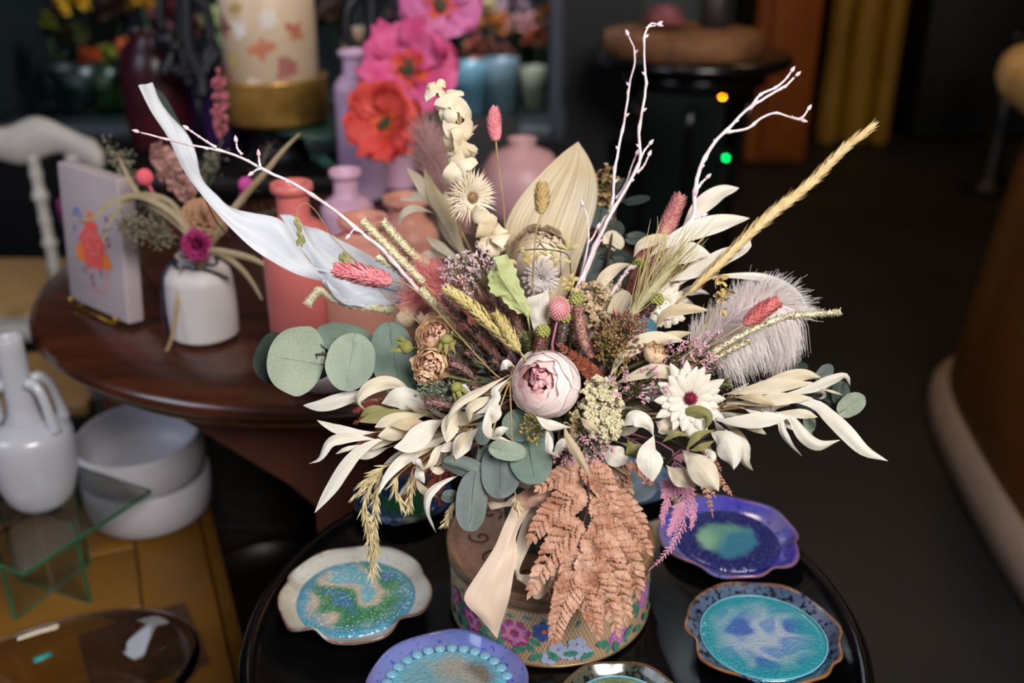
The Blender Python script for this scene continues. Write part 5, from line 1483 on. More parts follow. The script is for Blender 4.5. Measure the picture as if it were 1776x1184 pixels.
twig('forked pinkish white twig rising between rose spike and golden plume', '1378,134 1360,150 1335,165 1310,180 1285,200 1262,225 1245,240 1225,270 1215,290 1206,330 1202,375 1185,400 1160,440', .77, .77,
     [('1371,126 1362,138 1345,152 1318,165 1300,190', (.77, .77)), ('1400,192 1390,205 1370,203 1345,196 1320,205 1298,222 1270,228 1258,229', (.77, .77)), ('1388,208 1380,206 1372,203', (.77, .77)), ('1224,310 1216,318 1208,330', (.77, .77)), ('1215,374 1208,376 1200,380', (.77, .77))], .0017)
twig('short lilac white twig slanting behind the barley', '1088,470 1070,495 1052,525 1040,548', .745, .75, [('1092,466 1088,468 1084,474', (.745, .745))], .0019)

# ---------------- scale-covered spikes (grasses, heather, amaranth)
def scale(b, p, tip, side, w):
    v = tip - p
    n = side.cross(v)
    n = n.normalized() if n.length > 1e-9 else V(0, 0, 1)
    m = p + v * .45
    k = len(b.v)
    b.v += [p, m + side * w * .5, m - side * w * .5, tip, m + n * w * .32]
    b.face((k, k + 1, k + 4)); b.face((k, k + 4, k + 2)); b.face((k + 1, k + 3, k + 4)); b.face((k + 4, k + 3, k + 2))
def spike_mesh(path, rpx, n, Lpx, wpx, spread, d, prof=None, jit=.2, seed=1):
    """path base->tip; returns MB of overlapping scales"""
    b = MB(); rr = random.Random(seed)
    s = F / d
    prof = prof or (lambda f: math.sin(PI * (.08 + .84 * f)) ** .6)
    N = len(path)
    b.tube(path, [rpx / s * prof(i / (N - 1)) * .8 for i in range(N)], 8)
    for i in range(n):
        f = (i + .5) / n
        x = f * (N - 1); k = min(N - 2, int(x)); p = path[k].lerp(path[k + 1], x - k)
        t = frame_at(path, k); a, c = perp(t)
        ph = i * GA + rr.uniform(-jit, jit)
        u = a * math.cos(ph) + c * math.sin(ph); sd = t.cross(u)
        R_ = rpx / s * prof(f)
        sp = spread * (1 + rr.uniform(-jit, jit))
        dr = t * math.cos(sp) + u * math.sin(sp)
        L_ = Lpx / s * (1 + rr.uniform(-jit, jit)) * (.6 + .4 * prof(f))
        q = p + u * R_ * .72
        scale(b, q, q + dr * L_, sd, wpx / s)
    return b
def spike(name, label, cat, pl, d0, d1, rpx, n, Lpx, wpx, m, spread=.5, prof=None, stem='', sm=None, sr=.0008, part='seed_head', seed=1, N=26, group=G_ALL, jit=.2):
    """pl runs tip -> base in photograph order; stem continues from the base"""
    tipb = parse(pl, d0, d1); path = spline(tipb, N)[::-1]
    t = item(name, label, cat, path[0], group)
    b = spike_mesh(path, rpx, n, Lpx, wpx, spread, (d0 + d1) / 2, prof, jit, seed)
    b.build(part, m, t)
    b = MB(); q = [path[2], path[0]] + (parse(stem, d1, d1 + .02) if stem else [])
    stem_to_vase(b, q, sr, 5); b.build('stem', sm or stem_t, t)
    return t
pk = mat('dyed_pink_grass', '#f0a9ac', '#d4707c', rough=.65, scale=120, trans=.15)
pk2 = mat('dyed_coral_grass', '#f09a94', '#dc7474', rough=.65, scale=120, trans=.15)
pk3 = mat('dusty_rose_dye', '#cd8c88', '#b87270', rough=.7, scale=120)
nat = mat('natural_straw', '#d9c08c', '#b8965a', rough=.65, scale=120, trans=.15)
gold = mat('pale_gold_straw', '#e6d3a2', '#d2b47c', rough=.65, scale=120, trans=.15)
mill = mat('cream_millet', '#e2dabd', '#c8bd98', rough=.8, scale=200)
egg = lambda f: math.sin(PI * (.10 + .80 * f)) ** .55 * (1 - .25 * f)
spike('canary_grass_ear', 'large bright pink canary grass head lying over the large white leaf', 'grass', '584,468 620,474 655,482 679,487', .70, .705, 18, 300, 17, 6.5, pk, .55, egg, '700,490 740,520 790,575 860,650', seed=3)
spike('canary_grass_ear', 'upright pink canary grass head on a bare stem beside the strawflower', 'grass', '857,190 857,215 860,244', .80, .80, 16, 170, 9, 6, pk, .35, egg, '866,300 873,350 880,450 895,560', seed=4)
spike('canary_grass_ear', 'coral pink canary grass head lying over the ostrich feather', 'grass', '1347,524 1325,537 1305,552 1291,562', .70, .705, 14, 240, 15, 5.5, pk2, .6, egg, '1270,575 1230,600 1150,650', seed=5)
spike('canary_grass_ear', 'natural straw canary grass head standing before the cream palm', 'grass', '940,322 940,345 938,370', .74, .74, 13, 90, 14, 8, nat, .5, egg, '930,400 926,450 924,500 935,580', seed=6)
t = item('ball_flower', 'round pink ball flower on a thick pink stem above the peony', 'flower', P(965, 600, .70), G_ALL)
b = MB(); cc = P(970, 535, .69); b.ball(cc, .0068, 14, 10)
for k in range(210):
    z = 1 - 2 * (k + .5) / 210; a = k * GA; s = math.sqrt(1 - z * z); u = V(s * math.cos(a), s * math.sin(a), z)
    b.ball(cc + V(0, 0, .0012) * u.z + u * .0072, .00072, 5, 3)
b.build('flower_head', mat('dusty_pink_button', '#e6a6a8', '#d68f94', rough=.7, scale=150), t)
b = MB(); stem_to_vase(b, [cc + V(0, .001, -.004)] + parse('962,575 958,605', .695, .70), .0012); b.build('stem', mat('pink_dyed_stem', '#b06a80', rough=.7), t)

spike('bristle_grass_plume', 'long golden grass plume, straight and pointed, above the feather', 'grass', '1508,224 1460,262 1400,322 1340,370 1290,415 1245,460 1195,508', .755, .755, 7.5, 620, 24, 4.5, gold, .26, lambda f: math.sin(PI * (.12 + .80 * f)) ** .7 * (1 if f < .5 else 1) , '1180,520 1120,580', seed=7, N=40, jit=.35, sr=.0011)
spike('wheat_ear', 'longer pale yellow grass ear slanting through the heather above the peony', 'grass', '779,504 810,525 840,552 870,580 900,610', .69, .695, 9, 200, 20, 8, mat('pale_yellow_ear', '#e0cf96', '#c6b070', rough=.65, scale=120, trans=.15), .38, None, '915,630', seed=8, jit=.3)
spike('wheat_ear', 'shorter pale yellow grass ear forking from the longer one', 'grass', '862,548 880,575 902,610', .688, .694, 8, 120, 18, 8, MATS['pale_yellow_ear'], .42, None, '915,630', seed=9, jit=.3)
# barley with awns
t = item('barley_ear', 'greenish barley ear with long fine awns fanning over the white leaves', 'grass', P(1085, 560, .72), G_ALL)
bp = spline(parse('1088,558 1110,525 1140,490 1165,460', .715, .715), 24)
b = spike_mesh(bp, 9, 120, 24, 7, .22, .715, None, .2, 3); b.build('seed_head', mat('green_barley', '#c6bd96', '#a59c70', rough=.65, scale=100, trans=.15), t)
b = MB(); ra = random.Random(5)
for k in range(70):
    f = ra.random(); p = bp[int(f * 22)]
    ex = P(1120 + 110 * ra.uniform(.0, 1) + 20 * f, 470 - 90 * ra.uniform(.2, 1) - 10 * f, .715 + ra.uniform(-.02, .02))
    mid = p.lerp(ex, .5) + V(ra.uniform(-1, 1), ra.uniform(-1, 1), ra.uniform(-1, 1)) * .003
    b.tube(spline([p, mid, ex], 7), [.00028] * 6 + [.00008], 3)
b.build('awns', mat('barley_awn', '#c9b98a', '#a6935c', rough=.6), t)
b = MB(); stem_to_vase(b, [bp[2], bp[0]] + parse('1070,585 1040,640', .715, .72), .001); b.build('stem', stem_t, t)

kn = lambda f: (.55 + .45 * math.sin(PI * (.1 + .8 * f))) 
spike('amaranth_spike', 'thick dusty rose spike standing upright beside the tall white leaves', 'flower', '1180,340 1165,375 1148,420 1135,460', .785, .785, 17, 520, 7, 6, pk3, .7, lambda f: .75 + .25 * math.sin(PI * f), '1110,510 1070,600', seed=11, N=30)
spike('amaranth_spike', 'lower stump of dusty rose spike crossing behind the cream curl', 'flower', '1150,432 1120,442 1105,450', .79, .79, 15, 200, 7, 6, pk3, .7, lambda f: .9, '1080,520', seed=12)
for i, (pl, d, r_, lab) in enumerate((
        ('628,382 660,415 700,455 735,490', .745, 9, 'longer cream millet strand slanting beside the pinkish twig'),
        ('664,384 690,415 720,445 742,460', .755, 9, 'shorter cream millet strand lying above the longer one'),
        ('655,445 690,465 720,490', .75, 8, 'short cream millet strand below the pair'),
        ('533,530 545,512 556,504 575,515 600,525 660,535 710,540', .80, 10, 'blurred grey cream strand crossing in front of the coral vase'),
        ('730,500 755,530 790,565', .735, 9, 'grey cream strand beside the dusty pink plume'),
        ('1457,541 1410,545 1370,548 1320,565 1270,590 1235,612', .70, 6.5, 'long cream strand lying over the feather, tip over the dark floor'),
        ('1300,590 1260,610 1225,628', .705, 6, 'short cream strand under the coral grass head'))):
    spike('millet_strand', lab, 'grass', pl, d, d, r_, 420 if i != 6 else 200, 4.5, 5, mill, 1.1, lambda f: .7 + .3 * math.sin(f * 40) * .4 + .15, '', seed=20 + i, N=30, jit=.5)
# ---------------- eucalyptus
def round_leaf(b, c, rx, ry, rot, tilt=(0, 0), d=.74, notch=.18, cupk=.12, fold=0.0, n=26, m=9, point=0.0):
    """roundish leaf: c px centre, radii px, rot = direction of the leaf tip (deg, 0 right, 90 down), tilt in radians"""
    s = d / F
    C = P(c[0], c[1], d)
    vd = view_dir(C); right = V(1, 0, 0); right = (right - vd * right.dot(vd)).normalized(); down = vd.cross(right)
    if down.z > 0: down = -down
    a = R(rot)
    L_ = right * math.cos(a) + down * math.sin(a); S_ = right * -math.sin(a) + down * math.cos(a)
    nrm = -vd
    L2 = (L_ * math.cos(tilt[0]) + nrm * math.sin(tilt[0])); n1 = nrm * math.cos(tilt[0]) - L_ * math.sin(tilt[0])
    S2 = S_ * math.cos(tilt[1]) + n1 * math.sin(tilt[1]); n2 = n1 * math.cos(tilt[1]) - S_ * math.sin(tilt[1])
    rows = []
    for i in range(n):
        f = i / (n - 1)
        x = -math.cos(PI * f)
        w = math.sqrt(max(0, 1 - x * x)) + .02
        w *= 1 - point * max(0, x) ** 2 * .5 + .10 * max(0, -x) + .09 * noise.noise(V(x * 1.6, c[0] * .1, c[1] * .1))
        row = []
        for j in range(m):
            u = 2 * j / (m - 1) - 1
            xs = x + notch * 2.2 * (1 - abs(u)) ** 1.5 * max(0, -.35 - x)
            z = cupk * (u * u) * rx * w * w + cupk * .5 * x * x * rx - abs(u) * fold * rx * w
            z += rx * .05 * noise.noise(V(x * 2 + c[0], u * 2, c[1]))
            row.append(C + L2 * (xs * rx * s) + S2 * (u * w * ry * s) + n2 * (z * s))
        rows.append(row)
    b.grid(rows)
    att = C - L2 * rx * s * .8
    # midrib
    b.tube([C + L2 * (x_ * rx * s) + n2 * ((cupk * .5 * x_ * x_ * rx + .6) * s) for x_ in (-.8, -.5, -.2, .1, .4, .7)], [.0006, .0005, .0004, .0003, .0003, .0002], 4)
    return att
def euc(name, label, leaves, stem, sd, sm, r=.0013):
    sp = parse(stem, *sd)
    t = item(name, label, 'eucalyptus', sp[-1], G_ALL)
    sb = MB(); stem_to_vase(sb, sp, r)
    fine = spline(sp, 40)
    for (x, y, rx, ry, rot, tx_, ty_, d, m, fold) in leaves:
        b = MB(); a = round_leaf(b, (x, y), rx, ry, rot, (tx_, ty_), d, fold=fold)
        b.build('leaf', m, t)
        k = min(fine, key=lambda s: (s - a).length)
        sb.tube(spline([a, (a + k) / 2, k], 5), .0007, 4)
    sb.build('stem', sm, t)
    return t
euc('eucalyptus_branch', 'branch of big round grey green eucalyptus leaves over the mahogany table',
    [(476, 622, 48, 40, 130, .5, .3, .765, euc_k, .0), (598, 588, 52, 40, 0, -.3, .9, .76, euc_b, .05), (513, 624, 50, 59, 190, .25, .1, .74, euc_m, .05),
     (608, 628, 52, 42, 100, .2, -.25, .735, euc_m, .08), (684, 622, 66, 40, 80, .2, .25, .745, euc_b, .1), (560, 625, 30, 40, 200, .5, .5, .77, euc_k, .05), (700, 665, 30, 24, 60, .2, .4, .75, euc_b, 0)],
    '548,615 590,612 640,616 700,640 770,660', (.745, .76), stem_d)
euc('eucalyptus_branch', 'slate blue eucalyptus branch hanging down over the tin lid',
    [(806, 813, 42, 20, 200, .3, .5, .705, euc_d, .3), (819, 868, 55, 27, 95, .3, .1, .695, euc_d, .3), (868, 815, 50, 36, 90, .2, -.2, .70, euc_d, .2),
     (921, 798, 44, 36, 80, .3, .25, .70, euc_b, .15), (900, 738, 30, 27, 60, .2, .2, .705, euc_b, .1), (880, 781, 33, 20, 10, .1, .5, .695, euc_m, .1),
     (838, 751, 22, 15, 100, .3, .3, .715, euc_d, .1), (782, 861, 24, 12, 190, .8, .3, .71, euc_d, .2), (935, 760, 26, 24, 40, .2, .3, .71, euc_b, .1), (850, 790, 24, 20, 170, .3, .3, .715, euc_d, .1)],
    '812,858 848,818 880,770 905,745', (.705, .75), stem_d)
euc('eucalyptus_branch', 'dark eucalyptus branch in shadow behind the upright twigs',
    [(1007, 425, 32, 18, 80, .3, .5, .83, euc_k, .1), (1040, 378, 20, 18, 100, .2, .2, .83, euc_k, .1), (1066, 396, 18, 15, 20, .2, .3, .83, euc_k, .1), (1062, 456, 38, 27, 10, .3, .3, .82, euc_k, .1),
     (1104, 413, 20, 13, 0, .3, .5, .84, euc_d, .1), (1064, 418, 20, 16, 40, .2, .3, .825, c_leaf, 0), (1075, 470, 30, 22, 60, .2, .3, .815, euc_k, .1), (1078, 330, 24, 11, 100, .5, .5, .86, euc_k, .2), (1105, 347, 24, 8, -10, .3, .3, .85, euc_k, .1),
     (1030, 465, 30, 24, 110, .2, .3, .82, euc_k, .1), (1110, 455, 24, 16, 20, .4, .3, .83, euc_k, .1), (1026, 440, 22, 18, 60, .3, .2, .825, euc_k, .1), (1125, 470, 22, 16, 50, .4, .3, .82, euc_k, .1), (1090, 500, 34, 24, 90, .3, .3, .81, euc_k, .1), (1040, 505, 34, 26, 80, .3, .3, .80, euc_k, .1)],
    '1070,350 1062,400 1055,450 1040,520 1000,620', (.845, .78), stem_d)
euc('eucalyptus_branch', 'small grey green eucalyptus sprig peeping out behind the long cream branch',
    [(1430, 647, 20, 12, -45, .3, .2, .755, euc_d, .1), (1458, 683, 24, 17, 100, .3, .5, .76, euc_k, .1), (1477, 702, 27, 18, -35, .2, .2, .745, euc_m, .05), (1404, 734, 16, 11, 90, .3, .3, .75, euc_m, .1),
     (1425, 690, 22, 14, 20, .3, .3, .765, euc_k, .1), (1440, 672, 24, 14, 60, .3, .3, .77, euc_b, .1), (1395, 700, 24, 12, 40, .3, .3, .765, euc_k, .1), (1385, 640, 18, 10, -20, .3, .3, .77, euc_k, 0)],
    '1453,704 1420,690 1370,690 1280,700 1150,705', (.76, .765), stem_d)
euc('eucalyptus_sprig', 'single blue green round leaf tucked behind the strap leaves',
    [(1120, 572, 22, 20, -70, .2, .2, .715, mat('eucalyptus_teal', '#557c8c', '#456a7c', rough=.6, scale=20, trans=.1), .05), (1090, 598, 16, 10, -20, .3, .3, .72, MATS['eucalyptus_teal'], .05), (1075, 530, 30, 18, -60, .3, .2, .73, c_leaf, .1)],
    '1112,595 1095,620 1050,660', (.72, .75), stem_g)

# ---------------- light green jagged leaf and the white leaf stub beside it
t = item('jagged_leaf', 'pale green leaf with a jagged edge standing in the centre', 'leaf', P(915, 548, .70), G_ALL)
gl = mat('pale_green_leaf', '#d2d8a4', '#bcc88a', rough=.5, scale=18, trans=.3, fibre=.12)
b = MB()
b.sheet(edge('857,462 853,470 846,480 849,486 845,494 850,500 848,506 857,510 860,514 869,515 874,524 881,527 884,534 893,538 898,545 906,545 914,550', .695, .70), edge('857,466 866,478 874,490 886,508 896,522 904,534 912,545 915,550', .69, .70), n=60, m=7, bow=-.10, ruffle=.002)
b.build('leaf_half', gl, t)
b = MB()
b.sheet(edge('857,446 862,464 871,482 882,500 890,515 900,530 908,540 915,550', .695, .70), edge('879,440 884,450 889,453 891,463 896,467 895,478 901,486 902,496 909,504 909,512 916,520 916,530 920,536 917,550', .70, .70), n=60, m=7, bow=.12, ruffle=.002)
b.build('leaf_half', gl, t)
b = MB(); b.tube(spline(parse('861,470 885,505 915,549', .692, .699), 12), .0006, 5); stem_to_vase(b, parse('915,548 925,590', .70, .72), .001); b.build('midrib', gl, t)
t = item('smooth_white_leaf', 'short smooth white leaf between the jagged green one and pink ball', 'leaf', P(935, 590, .705), G_ALL)
b = MB(); b.sheet(edge('915,515 914,530 920,552 930,590', .70, .705), edge('950,501 952,520 951,545 945,592', .70, .705), n=18, m=9, bow=.22, ruffle=.002); b.build('blade', w_leaf, t)
b = MB(); stem_to_vase(b, parse('937,588 940,610', .705, .72), .001); b.build('stem', stem_g, t)

# ---------------- peony
def bloom(name, label, px, py, d, rpx, ax, layers, part, mats_, inner=None, seed=1, stempts=None, sm=None, group=G_ALL, squash=1.0, ruf=.03):
    """layers: list of (radius factor, opening polar angle deg, petals, azimuth width deg, material index)"""
    rr = random.Random(seed)
    C = P(px, py, d); Rr = rpx / F * d; ax = ax.normalized(); a, c = perp(ax)
    t = item(name, label, 'flower', C, group)
    for li, (rf, te, n, wd, mi) in enumerate(layers):
        for k in range(n):
            ph0 = 2 * PI * (k + .37 * li) / n + rr.uniform(-.12, .12)
            te_ = R(te + rr.uniform(-6, 6)); rk = Rr * rf * (1 + rr.uniform(-.025, .025))
            rows = []
            NV, NU = 16, 11
            for i in range(NV):
                v = i / (NV - 1)
                row = []
                for j in range(NU):
                    u = 2 * j / (NU - 1) - 1
                    edge_ = te_ + .30 * u * u + .05 * math.sin(u * 7 + k)   # the petal's rounded rim
                    th = PI * .97 + (edge_ - PI * .97) * v
                    w = R(wd) / 2 * min(1.0, .35 + 1.3 * math.sin(PI * .5 * min(1, v * 1.25)))
                    ph = ph0 + u * w
                    lip = max(0, v - .86) / .14
                    r_ = rk * (1 + .05 * lip * lip + ruf * noise.noise(V(u * 2 + k, v * 3, li + seed)) * (v ** 2) + .012 * k / n + .02 * u)
                    q = ax * math.cos(th) * squash + (a * math.cos(ph) + c * math.sin(ph)) * math.sin(th)
                    row.append(C + q * r_)
                rows.append(row)
            b = MB(); b.grid(rows); b.build(part, mats_[mi], t)
    if inner:
        m_, ni, ri = inner
        b = MB()
        for k in range(ni):
            ph = k * GA; q = math.sqrt(k / ni) * ri * Rr; u = a * math.cos(ph) + c * math.sin(ph)
            p = C + u * q + ax * Rr * .35
            tip = p + ax * Rr * (.42 - .1 * k / ni) + u * Rr * .06
            b.ribbon([p, p.lerp(tip, .55), tip, tip + (V(0, 0, 0) - u) * Rr * .05], Rr * .34, rr.uniform(0, PI), cup=.3, prof='obov', n=7, m=5, up=u.cross(ax), ruffle=.4)
        b.build('heart', m_, t)
    b = MB(); stem_to_vase(b, [C - ax * Rr * .8] + (stempts or []), .0018); b.build('stem', sm or stem_g, t)
    return t
pn = [mat('peony_outer', '#f6e6e3', '#f7eeea', rough=.5, scale=14, trans=.25), mat('peony_middle', '#f5dad7', '#f0cbca', rough=.5, scale=14, trans=.25), mat('peony_inner', '#edbcbe', '#e3a2a8', rough=.5, scale=16, trans=.2)]
bloom('peony', 'round pale pink peony in the front middle of the bouquet', 948, 666, .70, 60, V(-.42, -.78, .62),
      [(1.0, 60, 4, 125, 0), (.965, 44, 4, 120, 0), (.93, 34, 4, 110, 0), (.88, 28, 4, 105, 1), (.80, 24, 4, 95, 1), (.68, 22, 4, 90, 2), (.55, 22, 4, 80, 2)], 'petal', pn, (pn[2], 16, .16), 3, squash=.95, ruf=.035)
# ---------------- dried cream roses at left
rz_ = [mat('dried_rose_outer', '#ecd3b2', '#d6ae82', rough=.7, scale=60, trans=.2), mat('dried_rose_inner', '#e8c4ac', '#d0a088', rough=.7, scale=60, trans=.2)]
sepal = mat('dry_green_sepal', '#8d8c4c', '#6c6a34', rough=.7)
for i, (x, y, r_, ax, lab, sd) in enumerate(((748, 632, 31, V(-.1, -1, .3), 'dried cream rose, wide open, below its side-facing neighbour', 5), (756, 583, 33, V(-.1, -.6, .8), 'dried cream rose on top of the cluster, seen from the side', 6), (737, 652, 17, V(-.3, -1, -.3), 'small dried rose petal tuft under the open cream rose', 7))):
    bloom('dried_rose', lab, x, y, .715 + .01 * (i == 1), r_, ax, [(1.05, 78, 5, 85, 0), (.92, 60, 5, 85, 0), (.78, 48, 5, 80, 0), (.62, 38, 4, 80, 1), (.45, 30, 4, 80, 1)][:5 if i < 2 else 3], 'petal', rz_, (rz_[1], 10, .22), sd, ruf=.22)
bloom('dried_rose', 'small closed beige rosebud beside the round eucalyptus leaves', 706, 545, .775, 24, V(-.7, -.2, .5), [(1.0, 40, 4, 110, 0), (.85, 28, 4, 100, 0), (.7, 20, 4, 90, 1)], 'petal', [mat('pale_bud_petal', '#d8c0a6', '#b79a80', rough=.7, scale=40, trans=.15), rz_[1]], None, 9, ruf=.12)
bloom('dried_rose', 'faded cream rosebud half hidden above the cream roses', 742, 548, .76, 20, V(-.2, -.4, .9), [(1.0, 44, 4, 110, 0), (.8, 30, 4, 100, 1)], 'petal', [MATS['pale_bud_petal'], rz_[1]], None, 10, ruf=.12)
bloom('dried_rose', 'tiny tan dried rosebud among the cream strap leaves', 1136, 612, .69, 19, V(.4, -.4, .8), [(1.0, 55, 4, 100, 0), (.8, 40, 4, 100, 0), (.6, 26, 4, 90, 1)], 'petal', rz_, (rz_[0], 14, .4), 11, ruf=.2)
for i, (x, y, r_, rot, lab) in enumerate(((787, 664, 11, 60, 'small green rosebud under the open cream rose'), (715, 605, 13, 200, 'small green yellow bud between eucalyptus leaf and the cream roses'), (774, 580, 11, 90, 'green sepal bud in front of the upper cream rose'))):
    p = P(x, y, .705); t = item('rose_bud', lab, 'bud', p, G_ALL)
    b = MB(); dr = V(math.cos(R(rot)), 0, -math.sin(R(rot))); b.bud(p, dr, r_ * 2 / F * .7, r_ / F * .7, 10, 8); b.build('bud', sepal, t)
    b = MB()
    for k in range(5):
        a, c = perp(dr); u = a * math.cos(k * 1.257) + c * math.sin(k * 1.257)
        b.ribbon([p, p + dr * .008 + u * .004, p + dr * .015 + u * .007], .0035, 0, cup=.2, n=7, m=3, prof='leaf')
    b.build('sepals', sepal, t)
    b = MB(); stem_to_vase(b, [p, p + V(.005, .01, -.005)], .0008, 5); b.build('stem', stem_g, t)

# ---------------- daisy-like white flower
def daisy(name, label, px, py, d, rpx, ax, n, wpx, m, centre=None, rings=2, lift=.25, gl=.35, prof='petal', cup=.25, seed=1, part='petal', single=True, stempts=None, droop=.1):
    rr = random.Random(seed); C = P(px, py, d); Rr = rpx / F * d; ax = ax.normalized(); a, c = perp(ax)
    t = item(name, label, 'flower', C, G_ALL)
    acc = MB()
    for g in range(rings):
        for k in range(n):
            ph = 2 * PI * (k + g * .5) / n + rr.uniform(-.06, .06); u = a * math.cos(ph) + c * math.sin(ph)
            L_ = Rr * (1 - (.28 if gl > .2 else .17) * g) * rr.uniform(.9, 1.06); lf = lift + gl * g
            b = MB() if single else acc
            b.ribbon([C + u * Rr * .06, C + u * L_ * .5 + ax * L_ * lf * .6, C + u * L_ * (1 - .1 * lf) + ax * L_ * (lf - droop)], wpx / F * d, rr.uniform(-.25, .25), cup=cup, prof=prof, n=12, m=5, up=-(ax + u * -.3).normalized(), ruffle=.1)
            if single: b.build(part, m, t)
    if not single: acc.build(part, m, t)
    if centre:
        cm, cr = centre
        b = MB(); r_ = cr / F * d
        b.ball(C + ax * r_ * .4, r_ * .7, 12, 8)
        for k in range(160):
            z = 1 - (k + .5) / 160 * 1.2; aa = k * GA; s_ = math.sqrt(max(0, 1 - z * z)); u = a * (s_ * math.cos(aa)) + c * (s_ * math.sin(aa)) + ax * z
            b.tube([C + ax * r_ * .4 + u * r_ * .5, C + ax * r_ * .4 + u * r_ * rr.uniform(.85, 1.25)], [r_ * .06, r_ * .03], 3)
        b.build('flower_centre', cm, t)
    b = MB(); stem_to_vase(b, [C - ax * .004] + (stempts or []), .0013); b.build('stem', stem_g, t)
    return t
daisy('white_star_flower', 'white flower with pointed petals and a dark crimson centre', 1196, 691, .68, 68, V(.05, -.88, .46), 12, 21, mat('white_petal', '#f0ebe4', '#e4dccd', rough=.5, scale=20, trans=.3, fibre=.08), (mat('crimson_centre', '#9c1f44', '#6e1430', rough=.8, scale=200), 12), 3, .02, .12, lambda f: max(.06, math.sin(PI * (.05 + .94 * f) ** 1.15) ** .8), .22, 4, droop=.02)
st_m = mat('strawflower_bract', '#efe6d6', '#d9c7a8', rough=.4, scale=60, trans=.25)
daisy('strawflower', 'white fringed strawflower with tan centre beside the ivory leaf chain', 817, 342, .765, 52, V(.45, -.85, .2), 42, 6.0, st_m, (mat('strawflower_disc', '#a88c66', '#8a6c48', rough=.8), 11), 4, .05, .14, 'leaf', .15, 6, 'bracts', False, droop=-.05)
cn_m = mat('white_ruffle_petal', '#eee8dd', '#dccfb8', rough=.6, scale=50, trans=.25)
daisy('white_ruffled_flower', 'white crinkled carnation-like flower behind the barley', 1152, 528, .765, 44, V(.25, -.8, .55), 16, 16, cn_m, None, 5, .2, .35, 'obov', .5, 8, 'petals', False)
# strips of a second ruffled cream-white flower in front of the palm
daisy('white_ruffled_flower', 'lilac white frilly flower base in front of the palm spear', 938, 482, .775, 36, V(-.05, -.95, .1), 22, 7, mat('lilac_white_petal', '#dcd4cf', '#c0b2b0', rough=.6, scale=50, trans=.25), None, 4, .25, .35, 'obov', .5, 9, 'petals', False)
# protea-like cream bloom
pt_m = mat('cream_bract', '#f2e8da', '#e2cfb4', rough=.5, scale=30, trans=.25, fibre=.12)
bloom('cream_protea', 'closed cream bloom with overlapping bracts at the foot of the palm spear', 935, 442, .79, 50, V(.02, -.70, .85), [(1.0, 52, 9, 38, 0), (.93, 42, 9, 40, 0), (.86, 32, 8, 44, 0), (.78, 22, 8, 48, 0), (.70, 10, 6, 66, 0), (.66, 0, 5, 80, 0)], 'bract', [pt_m], None, 12, ruf=.05, squash=1.1)

# ---------------- arched stem of small cream seed husks in front of the bloom
t = item('husk_sprig', 'thin arched stem of papery cream husks in front of the cream bloom', 'seed stem', P(988, 540, .71), G_ALL)
b = MB(); hp = spline(parse('880,445 900,436 930,432 960,434 985,442 990,470 990,500 988,545', .705, .71), 40)
b.tube(hp, .0006, 5); stem_to_vase(b, [hp[-1], P(990, 580, .715)], .0008, 5); b.build('stem', stem_g, t)
hm = mat('papery_husk', '#ddd0a0', '#bfa968', rough=.6, scale=80, trans=.3)
for i, (x, y, n_, L_) in enumerate(((882, 450, 2, 16), (904, 450, 2, 17), (921, 440, 3, 15), (935, 436, 3, 16), (952, 438, 2, 16), (972, 446, 3, 20), (984, 434, 4, 22), (900, 436, 2, 12), (988, 490, 7, 17), (993, 500, 4, 15))):
    rr = random.Random(i); p = P(x, y, .704)
    b = MB()
    for k in range(n_):
        a = rr.uniform(-.5, 3.6); L2 = L_ / F * .7
        q = p + V(math.cos(a), rr.uniform(-.4, .2), -abs(math.sin(a)) if i < 6 else math.sin(a)) * L2
        b.ribbon([p, p.lerp(q, .5) + V(0, -.001, .001), q], L2 * .45, rr.uniform(-1, 1), cup=.4, prof='petal', n=8, m=4)
    b.build('husk', hm, t)

